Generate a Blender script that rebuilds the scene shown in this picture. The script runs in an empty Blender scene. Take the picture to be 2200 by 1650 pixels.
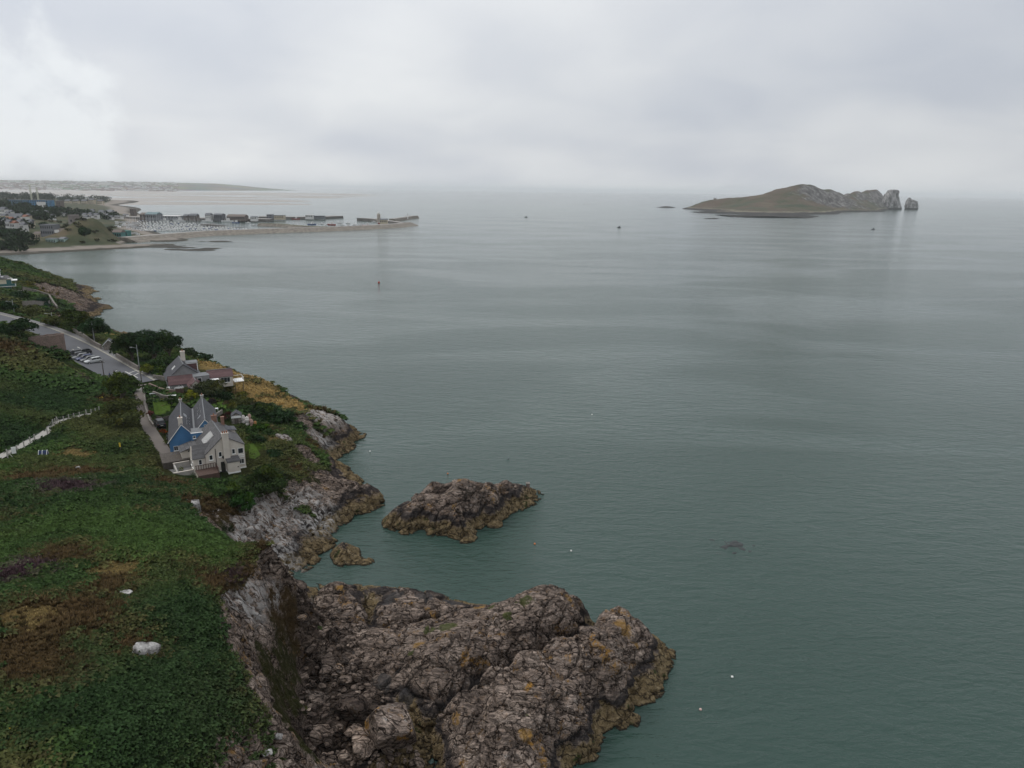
import bpy, bmesh, math, random
import numpy as np
from mathutils import Vector, Matrix

# ------------------------------------------------------------------ camera
F, PITCH, ROLL, H = 1526.0, math.radians(15.28), math.radians(0.77), 60.0
scene = bpy.context.scene
col = scene.collection
cam_d = bpy.data.cameras.new('camera'); cam = bpy.data.objects.new('camera', cam_d); col.objects.link(cam)
cam_d.sensor_width = 36.0; cam_d.lens = 36.0*F/2200.0
cam_d.clip_start = 0.5; cam_d.clip_end = 400000.0
cam.matrix_world = Matrix.Translation((0, 0, H)) @ Matrix.Rotation(math.pi/2-PITCH, 4, 'X') @ Matrix.Rotation(ROLL, 4, 'Z')
scene.camera = cam
# ------------------------------------------------------------------ sky: overcast, a break in the cloud low on the left
SUN_EL, SUN_AZ = math.radians(52), math.radians(-62)     # azimuth from +Y towards +X
wd = bpy.data.worlds.new('World'); scene.world = wd; wd.use_nodes = True
wn, wl = wd.node_tree.nodes, wd.node_tree.links
wn.clear()
def W(t, **k):
    n = wn.new(t)
    for a, v in k.items(): setattr(n, a, v)
    return n
def wmath(op, a, b=None, clamp=False):
    n = W('ShaderNodeMath', operation=op); n.use_clamp = clamp
    for i, v in enumerate((a, b)):
        if v is None: continue
        if isinstance(v, (int, float)): n.inputs[i].default_value = v
        else: wl.new(v, n.inputs[i])
    return n.outputs[0]
tc = W('ShaderNodeTexCoord'); sep = W('ShaderNodeSeparateXYZ'); wl.new(tc.outputs['Generated'], sep.inputs[0])
sky = W('ShaderNodeTexSky', sky_type='NISHITA', sun_disc=False)
sky.sun_elevation = SUN_EL; sky.sun_rotation = SUN_AZ; sky.altitude = 60; sky.air_density = 1.2; sky.dust_density = 3
zz = wmath('ADD', wmath('MAXIMUM', sep.outputs[2], 0.0), 0.30)
cx = wmath('DIVIDE', sep.outputs[0], zz); cy = wmath('DIVIDE', sep.outputs[1], zz)
cmb = W('ShaderNodeCombineXYZ'); wl.new(cx, cmb.inputs[0]); wl.new(cy, cmb.inputs[1])
def wnoise(vec, sc, det, rough=0.5, dist=0.0):
    n = W('ShaderNodeTexNoise'); n.inputs['Scale'].default_value = sc; n.inputs['Detail'].default_value = det
    n.inputs['Roughness'].default_value = rough; n.inputs['Distortion'].default_value = dist
    wl.new(vec, n.inputs['Vector']); return n.outputs[0]
big = wnoise(cmb.outputs[0], 0.85, 2, 0.4, 0.4)
fine = wnoise(cmb.outputs[0], 2.6, 4, 0.45, 0.5)
shape = wmath('ADD', wmath('MULTIPLY', big, 0.75), wmath('MULTIPLY', fine, 0.25))
ramp = W('ShaderNodeValToRGB'); wl.new(shape, ramp.inputs[0])
cr = ramp.color_ramp
cr.elements[0].position = 0.36; cr.elements[0].color = (0.470, 0.500, 0.555, 1)
cr.elements[1].position = 0.64; cr.elements[1].color = (0.675, 0.690, 0.700, 1)
e = cr.elements.new(0.5); e.color = (0.575, 0.595, 0.625, 1)
# a little brighter and cooler towards the west (left), greyer-blue to the east
tilt = wmath('MULTIPLY_ADD', sep.outputs[0], -0.16); tilt.node.inputs[2].default_value = 1.0
# overcast law: cloud is thinner to look through overhead than along the horizon
up_ = wmath('MAXIMUM', sep.outputs[2], 0.0); over = wmath('MULTIPLY_ADD', wmath('MULTIPLY', up_, wmath('ADD', up_, 0.4)), 0.65); over.node.inputs[2].default_value = 1.0
tilt = wmath('MULTIPLY', tilt, over)
cl1 = W('ShaderNodeVectorMath', operation='SCALE'); wl.new(ramp.outputs[0], cl1.inputs[0]); wl.new(tilt, cl1.inputs['Scale'])
# break in the cloud: brighter white cumulus seen below the edge of the rain cloud
nrm = W('ShaderNodeVectorMath', operation='NORMALIZE'); wl.new(tc.outputs['Generated'], nrm.inputs[0])
gap = W('ShaderNodeVectorMath', operation='DOT_PRODUCT'); wl.new(nrm.outputs[0], gap.inputs[0])
gdir = Vector((-0.585, 0.808, 0.040)).normalized(); gap.inputs[1].default_value = gdir
gmask = W('ShaderNodeMapRange', interpolation_type='SMOOTHSTEP')
gsum = wmath('ADD', gap.outputs['Value'], wmath('MULTIPLY', wmath('SUBTRACT', wnoise(nrm.outputs[0], 9.0, 5, 0.55), 0.5), 0.055))
wl.new(gsum, gmask.inputs[0]); gmask.inputs[1].default_value = 0.9885; gmask.inputs[2].default_value = 0.9985
lift = W('ShaderNodeMix', data_type='RGBA', blend_type='MIX')
wl.new(wmath('MULTIPLY', gmask.outputs[0], 0.72), lift.inputs[0])
wl.new(cl1.outputs[0], lift.inputs[6]); lift.inputs[7].default_value = (0.76, 0.79, 0.81, 1)
# clear strip low over the horizon on the left
cs = W('ShaderNodeVectorMath', operation='SCALE'); wl.new(lift.outputs[2], cs.inputs[0]); cs.inputs['Scale'].default_value = 11.9
mixs = W('ShaderNodeMix', data_type='RGBA'); mixs.inputs[0].default_value = 0.95
wl.new(sky.outputs[0], mixs.inputs[6]); wl.new(cs.outputs[0], mixs.inputs[7])
bg = W('ShaderNodeBackground'); bg.inputs[1].default_value = 0.10; wl.new(mixs.outputs[2], bg.inputs[0])
wo = W('ShaderNodeOutputWorld'); wl.new(bg.outputs[0], wo.inputs[0])
# ------------------------------------------------------------------ sun through the overcast
sd = bpy.data.lights.new('sun', 'SUN'); sd.energy = 1.1; sd.angle = math.radians(20); sd.color = (1.0, 0.96, 0.90)
so = bpy.data.objects.new('sun', sd); col.objects.link(so)
sdir = Vector((math.cos(SUN_EL)*math.sin(SUN_AZ), math.cos(SUN_EL)*math.cos(SUN_AZ), math.sin(SUN_EL)))
so.rotation_euler = sdir.to_track_quat('Z', 'Y').to_euler(); so.location = (-200, 100, 400)
scene.view_settings.view_transform = 'Standard'; scene.view_settings.look = 'None'
scene.view_settings.gamma = 1.0; scene.view_settings.exposure = 0.0; scene.view_settings.use_curve_mapping = False
scene.cycles.use_denoising = True
scene.cycles.max_bounces = 6; scene.cycles.diffuse_bounces = 2; scene.cycles.glossy_bounces = 2
scene.cycles.transmission_bounces = 2; scene.cycles.volume_bounces = 1; scene.cycles.transparent_max_bounces = 8

# ------------------------------------------------------------------ pixel -> place (photo pixels, 2200 wide)
def ray(px, py):
    x, y = (px-1100)/F, -(py-825)/F
    c, s = math.cos(ROLL), math.sin(ROLL); x, y = c*x-s*y, s*x+c*y
    cp, sp = math.cos(PITCH), math.sin(PITCH)
    return np.array([x, cp+y*sp, -sp+y*cp])
def P(px, py, z):                       # where the ray through a pixel meets height z
    r = ray(px, py); t = (z-H)/r[2]; return np.array([r[0]*t, r[1]*t, z])
def PD(px, py, Y):                      # where it meets the vertical plane at distance Y
    r = ray(px, py); t = Y/r[1]; return np.array([r[0]*t, Y, H+r[2]*t])

# ------------------------------------------------------------------ noise
def _h(ix, iy, iz, seed):
    with np.errstate(over='ignore'):
        h = (ix.astype(np.uint32)*np.uint32(374761393) + iy.astype(np.uint32)*np.uint32(668265263)
             + iz.astype(np.uint32)*np.uint32(2147483647) + np.uint32(seed*974711 & 0xffffffff))
        h = (h ^ (h >> np.uint32(13)))*np.uint32(1274126177)
        h = (h ^ (h >> np.uint32(16)))*np.uint32(2246822519)
        h ^= h >> np.uint32(15)
    return (h & np.uint32(0xffffff)).astype(np.float64)/16777216.0
def vnoise(p, seed=0):
    f = np.floor(p); i = f.astype(np.int64); t = p-f; t = t*t*(3-2*t); r = 0
    for a in (0, 1):
        wx = t[..., 0] if a else 1-t[..., 0]
        for b in (0, 1):
            wy = t[..., 1] if b else 1-t[..., 1]
            for c in (0, 1):
                wz = t[..., 2] if c else 1-t[..., 2]
                r = r + wx*wy*wz*_h(i[..., 0]+a, i[..., 1]+b, i[..., 2]+c, seed)
    return r
def fbm(p, octv=4, seed=0, gain=0.5):
    r = 0; a = 1.0; s = 0
    for o in range(octv):
        r = r+a*(vnoise(p*2.03**o+o*17.3, seed+o)-0.5); s += a; a *= gain
    return r/s*2                          # about -1..1
def worley(p, seed=0):
    f = np.floor(p); i = f.astype(np.int64)
    f1 = np.full(p.shape[:-1], 9.0); f2 = f1.copy(); cid = np.zeros_like(f1)
    for a in (-1, 0, 1):
        for b in (-1, 0, 1):
            for c in (-1, 0, 1):
                ix, iy, iz = i[..., 0]+a, i[..., 1]+b, i[..., 2]+c
                d = np.sqrt((ix+_h(ix, iy, iz, seed)-p[..., 0])**2+(iy+_h(ix, iy, iz, seed+1)-p[..., 1])**2
                            + (iz+_h(ix, iy, iz, seed+2)-p[..., 2])**2)
                k = d < f1
                f2 = np.where(k, f1, np.minimum(f2, d)); cid = np.where(k, _h(ix, iy, iz, seed+3), cid); f1 = np.where(k, d, f1)
    return f1, f2, cid
def sstep(a, b, x):
    t = np.clip((x-a)/(b-a), 0, 1); return t*t*(3-2*t)

# ------------------------------------------------------------------ interpolation through surveyed points
class Surf:
    def __init__(self, pts, c=2.0, seasmooth=0.0):
        self.p = np.array([q[:2] for q in pts], float); z = np.array([q[2] for q in pts], float)
        n = len(z); d = np.sqrt(((self.p[:, None]-self.p[None])**2).sum(-1)+c*c); self.c = c
        A = np.zeros((n+1, n+1)); A[:n, :n] = -d+np.eye(n)*-seasmooth; A[:n, n] = 1; A[n, :n] = 1
        self.w = np.linalg.lstsq(A, np.append(z, 0), rcond=None)[0]
    def __call__(self, x, y):
        x = np.asarray(x, float); y = np.asarray(y, float); r = np.full(x.shape, self.w[-1])
        for (a, b), w in zip(self.p, self.w[:-1]): r -= w*np.sqrt((x-a)**2+(y-b)**2+self.c**2)
        return r

# ------------------------------------------------------------------ objects
def tag(o, label=None, cat=None, group=None, kind=None):
    if label: o['label'] = label
    if cat: o['category'] = cat
    if group: o['group'] = group
    if kind: o['kind'] = kind
    return o
def mesh_np(name, v, f, mats=(), fm=None, smooth=False, attrs=None):
    """mesh from numpy: v (n,3), f (m,k)"""
    v = np.ascontiguousarray(v, np.float32).reshape(-1, 3); f = np.ascontiguousarray(f, np.int32); m, k = f.shape
    me = bpy.data.meshes.new(name); me.vertices.add(len(v)); me.vertices.foreach_set('co', v.ravel())
    me.loops.add(m*k); me.loops.foreach_set('vertex_index', f.ravel())
    me.polygons.add(m); me.polygons.foreach_set('loop_start', np.arange(0, m*k, k, dtype=np.int32))
    try: me.polygons.foreach_set('loop_total', np.full(m, k, np.int32))
    except Exception: pass
    for mt in mats: me.materials.append(mt)
    if fm is not None: me.polygons.foreach_set('material_index', np.ascontiguousarray(fm, np.int32))
    me.polygons.foreach_set('use_smooth', np.full(m, bool(smooth)))
    for an, (typ, arr) in (attrs or {}).items():
        at = me.attributes.new(an, typ, 'POINT')
        if typ == 'FLOAT': at.data.foreach_set('value', np.ascontiguousarray(arr, np.float32).ravel())
        else:
            a4 = np.ones((len(v), 4), np.float32); a4[:, :3] = np.asarray(arr).reshape(-1, 3); at.data.foreach_set('color', a4.ravel())
    me.update(); me.validate()
    return me
def link(name, me, parent=None, loc=None, rz=None):
    o = bpy.data.objects.new(name, me); col.objects.link(o)
    if parent is not None: o.parent = parent
    if loc is not None: o.location = [float(a) for a in loc]
    if rz is not None: o.rotation_euler = (0, 0, rz)
    return o
def empty(name, loc=(0, 0, 0), rz=0): return link(name, None, None, loc, rz)
def copy_tree(o, parent=None):
    c = o.copy(); col.objects.link(c); c.parent = parent
    for ch in [q for q in o.children]: copy_tree(ch, c)
    return c
def grid_faces(n, m):
    a = np.arange(n*m).reshape(n, m)
    return np.stack([a[:-1, :-1], a[1:, :-1], a[1:, 1:], a[:-1, 1:]], -1).reshape(-1, 4)
def grid_normals(V):
    du = np.gradient(V, axis=0); dv = np.gradient(V, axis=1); n = np.cross(du, dv)
    return n/np.maximum(np.linalg.norm(n, axis=-1, keepdims=True), 1e-9)

# ------------------------------------------------------------------ materials
class Mat:
    def __init__(self, name):
        self.m = bpy.data.materials.new(name); self.m.use_nodes = True
        self.t = self.m.node_tree; self.n = self.t.nodes; self.l = self.t.links; self.n.clear()
        self.out = self.n.new('ShaderNodeOutputMaterial')
        self.b = self.n.new('ShaderNodeBsdfPrincipled'); self.l.new(self.b.outputs[0], self.out.inputs[0])
        self.b.inputs['Specular IOR Level'].default_value = 0.2
        self._pos = None
    def set(self, k, v):
        i = self.b.inputs[k]
        if hasattr(v, 'is_linked') or hasattr(v, 'links'): self.l.new(v, i)
        else: i.default_value = (*v, 1) if isinstance(v, tuple) and len(v) == 3 else v
    def node(self, t, **k):
        n = self.n.new(t)
        for a, v in k.items(): setattr(n, a, v)
        return n
    def inp(self, i, v):
        if hasattr(v, 'links'): self.l.new(v, i)
        elif v is not None: i.default_value = (*v, 1) if isinstance(v, tuple) and len(v) == 3 and i.type == 'RGBA' else v
    def pos(self):                                 # position in metres, in the world
        if self._pos is None: self._pos = self.node('ShaderNodeNewGeometry')
        return self._pos.outputs['Position']
    def obj(self): return self.node('ShaderNodeTexCoord').outputs['Object']
    def scale(self, vec, s, rot=(0, 0, 0)):
        n = self.node('ShaderNodeMapping'); self.inp(n.inputs[0], vec); n.inputs['Scale'].default_value = s; n.inputs['Rotation'].default_value = rot
        return n.outputs[0]
    def noise(self, vec, sc, det=4, rough=0.55, dist=0.0, ou=0):
        n = self.node('ShaderNodeTexNoise'); self.inp(n.inputs['Vector'], vec)
        for k, v in (('Scale', sc), ('Detail', det), ('Roughness', rough), ('Distortion', dist)): n.inputs[k].default_value = v
        return n.outputs[ou]
    def voro(self, vec, sc, feature='DISTANCE_TO_EDGE', ou=0):
        n = self.node('ShaderNodeTexVoronoi', feature=feature); self.inp(n.inputs['Vector'], vec); n.inputs['Scale'].default_value = sc
        return n.outputs[ou]
    def math(self, op, a, b=None, c=None, clamp=False):
        n = self.node('ShaderNodeMath', operation=op); n.use_clamp = clamp
        for i, v in enumerate((a, b, c)): self.inp(n.inputs[i], v)
        return n.outputs[0]
    def rng(self, v, a, b, c=0.0, d=1.0, smooth=True):
        n = self.node('ShaderNodeMapRange'); n.interpolation_type = 'SMOOTHSTEP' if smooth else 'LINEAR'
        self.inp(n.inputs[0], v)
        for i, q in enumerate((a, b, c, d)): n.inputs[i+1].default_value = q
        return n.outputs[0]
    def mix(self, f, a, b, mode='MIX'):
        n = self.node('ShaderNodeMix', data_type='RGBA', blend_type=mode)
        self.inp(n.inputs[0], f); self.inp(n.inputs[6], a); self.inp(n.inputs[7], b); return n.outputs[2]
    def ramp(self, v, stops):
        n = self.node('ShaderNodeValToRGB'); self.inp(n.inputs[0], v); r = n.color_ramp
        while len(r.elements) < len(stops): r.elements.new(0.5)
        for e, (p, c) in zip(r.elements, stops): e.position = p; e.color = (*c, 1)
        return n.outputs[0]
    def attr(self, name, ou='Fac'):
        n = self.node('ShaderNodeAttribute'); n.attribute_name = name; return n.outputs[ou]
    def bump(self, h, dist, strength=1.0, normal=None):
        n = self.node('ShaderNodeBump'); self.inp(n.inputs['Height'], h); n.inputs['Distance'].default_value = dist
        n.inputs['Strength'].default_value = strength
        if normal is not None: self.l.new(normal, n.inputs['Normal'])
        return n.outputs[0]
_mc = {}
def plain(name, c, rough=0.7, var=0.12, sc=1.5, metal=0.0, spec=0.3, bump=0.0):
    """a painted or weathered surface: base colour with uneven tone"""
    if name in _mc: return _mc[name]
    M = Mat(name); v = M.noise(M.pos(), sc, 5, 0.6)
    lo = tuple(a*(1-var) for a in c); hi = tuple(min(1, a*(1+var)) for a in c)
    M.set('Base Color', M.ramp(v, [(0.3, lo), (0.7, hi)])); M.set('Roughness', rough); M.set('Metallic', metal)
    M.set('Specular IOR Level', spec)
    if bump: M.set('Normal', M.bump(v, bump))
    _mc[name] = M.m; return M.m
# ================================================================== THE SEA
def sea_mat():
    M = Mat('sea_water'); p = M.pos()
    big = M.noise(M.scale(p, (0.010, 0.004, 1)), 1.0, 3, 0.5)
    M.set('Base Color', M.mix(big, (0.021, 0.047, 0.037), (0.029, 0.058, 0.047)))
    M.set('Roughness', 0.13); M.set('IOR', 1.333); M.set('Specular IOR Level', 0.5)
    r1 = M.noise(M.scale(p, (0.16, 0.42, 1), (0, 0, 0.30)), 1.0, 3, 0.55, 0.6)      # swell
    r2 = M.noise(M.scale(p, (0.55, 1.25, 1), (0, 0, -0.18)), 1.0, 4, 0.6, 0.4)      # wind waves
    r3 = M.noise(M.scale(p, (2.6, 4.6, 1), (0, 0, 0.5)), 1.0, 3, 0.6)               # ripples
    gust = M.rng(M.noise(M.scale(p, (0.006, 0.014, 1), (0, 0, 0.2)), 1.0, 3, 0.55, 0.8), 0.35, 0.65, 0.20, 1.35)
    h = M.math('ADD', M.math('MULTIPLY', r1, 0.46), M.math('MULTIPLY', M.math('ADD', M.math('MULTIPLY', r2, 0.34), M.math('MULTIPLY', r3, 0.10)), gust))
    M.set('Normal', M.bump(h, 1.0, 0.85))
    return M.m
S = 110000.0
sea = link('sea', mesh_np('sea', [(-S, -S, 0), (S, -S, 0), (S, S, 0), (-S, S, 0)], [(0, 1, 2, 3)], [sea_mat()]))
tag(sea, kind='structure')

# ================================================================== ROCK
def rock_nodes(M, p, tide=True, warm=1.0, white=1.0, orange=1.0):
    """returns colour, bump height of weathered quartzite with lichen and a tide band"""
    z = M.node('ShaderNodeSeparateXYZ'); M.l.new(p, z.inputs[0]); z = z.outputs[2]
    n1 = M.noise(p, 0.35, 6, 0.62, 0.6); n2 = M.noise(p, 1.9, 7, 0.68, 0.3); n3 = M.noise(p, 9.0, 5, 0.7)
    st = M.noise(M.scale(p, (0.5, 2.6, 3.4), (0.5, 0.35, 0.6)), 1.0, 6, 0.62, 0.8)           # foliation
    c = M.ramp(n1, [(0.30, (0.100, 0.081, 0.069)), (0.48, (0.200, 0.162, 0.138)), (0.62, (0.290, 0.240, 0.205)), (0.8, (0.35, 0.305, 0.27))])
    c = M.mix(M.rng(st, 0.40, 0.62), M.mix(1.0, c, (0.50, 0.48, 0.47), 'MULTIPLY'), M.mix(1.0, c, (1.38, 1.32, 1.27), 'MULTIPLY'))
    c = M.mix(M.math('MULTIPLY', M.rng(M.noise(p, 0.9, 5, 0.7, 0.5), 0.56, 0.66), 0.40*warm), c, (0.20, 0.115, 0.055))   # iron stain
    wl_ = M.math('MULTIPLY', M.rng(n2, 0.57, 0.70), M.rng(M.noise(p, 0.22, 3, 0.5), 0.42, 0.62))
    c = M.mix(M.math('MULTIPLY', wl_, 0.75*white), c, (0.40, 0.375, 0.35))                  # pale lichen
    c = M.mix(M.math('MULTIPLY', M.rng(n3, 0.66, 0.72), 0.55*white), c, (0.52, 0.50, 0.48))
    cr1 = M.voro(M.scale(M.noise(p, 0.8, 2, 0.5, 0, 1), (2.2, 2.2, 2.2)), 1.0)
    warp = M.node('ShaderNodeVectorMath', operation='ADD'); M.l.new(p, warp.inputs[0])
    wn_ = M.node('ShaderNodeVectorMath', operation='SCALE'); M.l.new(M.noise(p, 0.7, 3, 0.5, 0, 1), wn_.inputs[0]); wn_.inputs['Scale'].default_value = 2.2
    M.l.new(wn_.outputs[0], warp.inputs[1]); wp = warp.outputs[0]
    va = M.voro(M.scale(wp, (0.30, 0.85, 0.7), (0.3, 0.2, 0.8)), 1.0); vb = M.voro(M.scale(wp, (1.1, 3.0, 2.2), (0.1, 0.5, 0.5)), 1.0)
    vc = M.voro(M.scale(wp, (5.5, 7.5, 6.0), (0.6, 0.1, 0.2)), 1.0)
    crack = M.math('MULTIPLY', M.rng(va, 0.0, 0.075), M.math('MULTIPLY', M.rng(vb, 0.0, 0.09, 0.52, 1.0), M.rng(vc, 0.0, 0.12, 0.86, 1.0)))
    c = M.mix(crack, M.mix(1.0, c, (0.10, 0.09, 0.085), 'MULTIPLY'), c)
    up = M.node('ShaderNodeSeparateXYZ'); M.l.new(M._pos.outputs['Normal'], up.inputs[0]); up = up.outputs[2]
    ol = M.math('MULTIPLY', M.rng(M.noise(p, 0.28, 6, 0.65, 0.9), 0.56, 0.66), M.math('MULTIPLY', M.rng(z, 2.6, 4.2), M.rng(M.noise(p, 2.6, 5, 0.7), 0.42, 0.58)))
    c = M.mix(M.math('MULTIPLY', ol, 0.85*orange), c, M.mix(n2, (0.235, 0.115, 0.022), (0.36, 0.20, 0.045)))          # xanthoria
    if tide:
        zt = M.math('ADD', M.math('MULTIPLY_ADD', M.attr('dry'), 2.6, z), M.math('MULTIPLY', M.math('SUBTRACT', M.noise(p, 0.45, 5, 0.65), 0.5), 2.6))
        c = M.mix(M.math('MULTIPLY', M.math('MULTIPLY', M.rng(zt, 2.1, 2.6), M.rng(zt, 3.8, 3.0)), 0.85), c, (0.022, 0.020, 0.021))   # black verrucaria band
        brown = M.ramp(M.noise(p, 1.4, 6, 0.7), [(0.30, (0.050, 0.036, 0.020)), (0.50, (0.190, 0.140, 0.074)), (0.70, (0.300, 0.235, 0.145))])
        brown = M.mix(M.rng(M.noise(p, 0.5, 4, 0.6), 0.60, 0.68), brown, (0.035, 0.045, 0.014))
        c = M.mix(M.rng(zt, 2.5, 1.9), c, M.mix(M.math('MULTIPLY', crack, 1.0), (0.03, 0.022, 0.014), brown))         # wrack and barnacles
        c = M.mix(M.rng(M.math('ADD', z, M.math('MULTIPLY', n2, 0.5)), 0.55, 0.28), c, (0.020, 0.017, 0.012))             # wet foot
    h = M.math('ADD', M.math('MULTIPLY', crack, 0.55), M.math('ADD', M.math('MULTIPLY', n2, 0.5), M.math('ADD', M.math('MULTIPLY', st, 0.6), M.math('MULTIPLY', n3, 0.10))))
    return c, h
def rock_mat(name, tide=True, vary=False, **k):
    M = Mat(name); p = M.pos(); c, h = rock_nodes(M, p, tide, **k)
    if vary:                                              # every boulder has its own tone
        oi = M.node('ShaderNodeObjectInfo'); c = M.mix(1.0, c, M.ramp(oi.outputs['Random'], [(0.0, (0.38, 0.37, 0.37)), (0.45, (0.80, 0.79, 0.78)), (0.85, (1.15, 1.14, 1.12)), (1.0, (1.7, 1.68, 1.62))]), 'MULTIPLY')
    g = M.attr('grass'); gc = M.ramp(M.noise(p, 1.1, 4, 0.6), [(0.35, (0.036, 0.050, 0.012)), (0.65, (0.080, 0.088, 0.028))])
    c = M.mix(M.rng(M.math('ADD', g, M.math('MULTIPLY', M.math('SUBTRACT', M.noise(p, 1.0, 7, 0.75), 0.5), 2.2)), 0.62, 0.85, 0, .85), c, gc)
    pl = M.attr('pale'); c = M.mix(M.math('MULTIPLY', M.rng(M.math('ADD', pl, M.math('MULTIPLY', M.math('SUBTRACT', M.noise(p, 1.0, 4, 0.6), 0.5), 0.6)), 0.40, 0.6), 0.85), c, M.mix(M.noise(p, 3.0, 4, 0.6), (0.19, 0.175, 0.165), (0.27, 0.25, 0.24)))
    lo = M.attr('lich'); c = M.mix(M.rng(M.math('ADD', lo, M.math('MULTIPLY', M.math('SUBTRACT', M.noise(p, 1.1, 7, 0.75), 0.5), 2.4)), 0.62, 0.95, 0, 0.62), c, M.mix(M.noise(p, 2.2, 4, 0.6), (0.21, 0.105, 0.022), (0.37, 0.225, 0.06)))
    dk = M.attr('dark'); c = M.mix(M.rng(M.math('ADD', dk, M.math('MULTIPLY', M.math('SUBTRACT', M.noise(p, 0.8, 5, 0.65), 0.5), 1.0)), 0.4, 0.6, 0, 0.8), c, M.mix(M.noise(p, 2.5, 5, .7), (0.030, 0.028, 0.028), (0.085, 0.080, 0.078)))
    M.set('Base Color', c); M.set('Roughness', 0.9); M.set('Specular IOR Level', 0.08)
    M.set('Normal', M.bump(h, 0.27, 0.9)); return M.m
def rockify(V, mask, amp=1.0, seed=0, fol=(0.5, 0.35, 0.6)):
    """break a smooth surface into blocks, ledges and joints, along its normals"""
    N = grid_normals(V); p = V.copy()
    w = np.stack([fbm(p/7.0, 3, seed+40), fbm(p/7.0+9, 3, seed+50), fbm(p/7.0+31, 3, seed+60)], -1)*1.6
    q = p+w; Rm = np.array(Matrix.Rotation(fol[2], 3, 'Z') @ Matrix.Rotation(fol[0], 3, 'X') @ Matrix.Rotation(fol[1], 3, 'Y'))
    q = q @ Rm.T
    d = fbm(p/9.0, 3, seed)*0.55
    f1, f2, c = worley(q/np.array([5.5, 3.2, 3.0]), seed+7); d += (c-0.5)*0.60-0.75*(1-sstep(0.0, 0.09, f2-f1))
    f1, f2, c = worley(q/np.array([2.2, 1.2, 1.3]), seed+17); d += (c-0.5)*0.20-0.24*(1-sstep(0.0, 0.09, f2-f1))
    f1, f2, c = worley(q/np.array([0.95, 0.55, 0.7]), seed+27); d += (c-0.5)*0.05-0.06*(1-sstep(0.0, 0.16, f2-f1))
    d += fbm(p/1.1, 3, seed+5)*0.07
    return V+N*(d*mask*amp)[..., None]

# ================================================================== COAST: surveyed heights
def PP(*r): return [tuple(P(*q)) for q in r]
coast_pts = PP(
    # near hill
    (0, 1650, 23), (200, 1650, 22), (400, 1650, 19), (540, 1650, 14.8),
    (0, 1500, 23.5), (200, 1500, 22.5), (400, 1500, 20), (520, 1500, 16.6),
    (0, 1400, 23.5), (310, 1405, 21), (430, 1400, 19), (0, 1250, 22.5), (200, 1250, 21.5), (350, 1250, 20),
    (0, 1130, 20.5), (200, 1130, 19.5), (400, 1132, 18.5), (500, 1182, 18), (590, 1218, 16), (560, 1236, 16.4), (530, 1218, 17.4), (612, 1240, 14.2),
    (0, 1030, 17.2), (150, 1030, 17), (300, 1040, 15.5), (380, 1065, 15.0),
    (0, 985, 15.2), (105, 925, 15), (210, 882, 14.5), (250, 950, 14), (330, 1000, 12.4),
    # hill left of the road
    (0, 900, 17.5), (100, 880, 16), (200, 850, 14.8), (0, 800, 19.5), (100, 800, 17.5), (180, 800, 15.6),
    (0, 728, 22), (60, 742, 19.5), (130, 765, 16.6), (220, 812, 14.4),
    # road, lane, gardens
    (0, 680, 19), (80, 702, 17.5), (140, 722, 16.5), (200, 760, 15.2), (260, 795, 14.4), (305, 815, 14),
    (310, 905, 12.5), (355, 970, 11.5), (380, 1010, 11), (470, 1022, 11), (535, 1006, 11), (450, 880, 12), (380, 850, 12.6),
    (395, 800, 13), (340, 770, 13.5), (240, 745, 14.4), (190, 710, 14.8), (100, 690, 16.5), (480, 860, 11.5), (540, 900, 10.8), (560, 960, 10.4),
    # cliff edge of the near hill and its foot
    (478, 1292, 18), (505, 1370, 17), (545, 1450, 15.8), (585, 1530, 14.3), (622, 1590, 12.3), (660, 1650, 10),
    (625, 1250, 12), (650, 1290, 7), (652, 1350, 3.6), (645, 1420, 3.5), (645, 1500, 3), (655, 1580, 2.6), (690, 1640, 2.0),
    (590, 1290, 12.5), (600, 1400, 8.5), (600, 1480, 8.5), (640, 1590, 7),
    # boulder gully
    (700, 1350, 3.4), (720, 1450, 3.0), (740, 1550, 2.2), (800, 1640, 1.6), (850, 1560, 1.6), (800, 1480, 2.0), (690, 1540, 2.8),
    # gully behind the near hill
    (500, 1162, 7), (560, 1192, 3.5), (605, 1216, 1.2), (640, 1243, 0), (440, 1112, 12),
    # house cliff
    (430, 1062, 12), (500, 1062, 10.2), (545, 1040, 10.3), (600, 1008, 9.8), (622, 960, 9.4), (612, 900, 9.6), (632, 872, 8.6),
    (555, 1085, 8.2), (600, 1110, 5.6), (640, 1150, 3.2), (580, 1150, 5.2), (640, 1060, 6.4), (690, 1035, 4.8), (755, 1035, 4.6), (800, 1050, 2.6),
    (665, 905, 7.8), (700, 900, 7), (740, 905, 5), (760, 935, 1.6), (650, 985, 6.8), (690, 960, 4.6), (720, 1090, 2.8), (700, 1130, 1.8), (660, 1190, 1.4),
    (776, 948, 0), (768, 966, 0), (722, 990, 0), (755, 1012, 0), (815, 1062, 0), (812, 1088, 0), (760, 1112, 0), (722, 1142, 0), (728, 1172, 0), (690, 1202, 0),
    # grass promontory skyline
    (640, 858, 7.2), (560, 812, 7.8), (460, 780, 8.4), (380, 748, 9), (300, 735, 9.5), (245, 722, 10), (520, 850, 10), (580, 860, 9.3), (430, 800, 11.5),
    # far headland
    (0, 556, 17), (60, 573, 13), (130, 613, 8), (160, 628, 5.0), (20, 622, 14), (75, 652, 12), (100, 640, 11), (100, 672, 12.5), (40, 660, 15), (0, 640, 18),
    (150, 640, 5.5), (150, 660, 5), (182, 648, 3.2), (200, 645, 1.2), (210, 644, 0.3), (175, 632, 3.5), (165, 672, 4), (205, 682, 0), (130, 690, 9), (180, 695, 5.5), (215, 700, 3.5), (228, 714, 0), (150, 675, 6))
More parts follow.
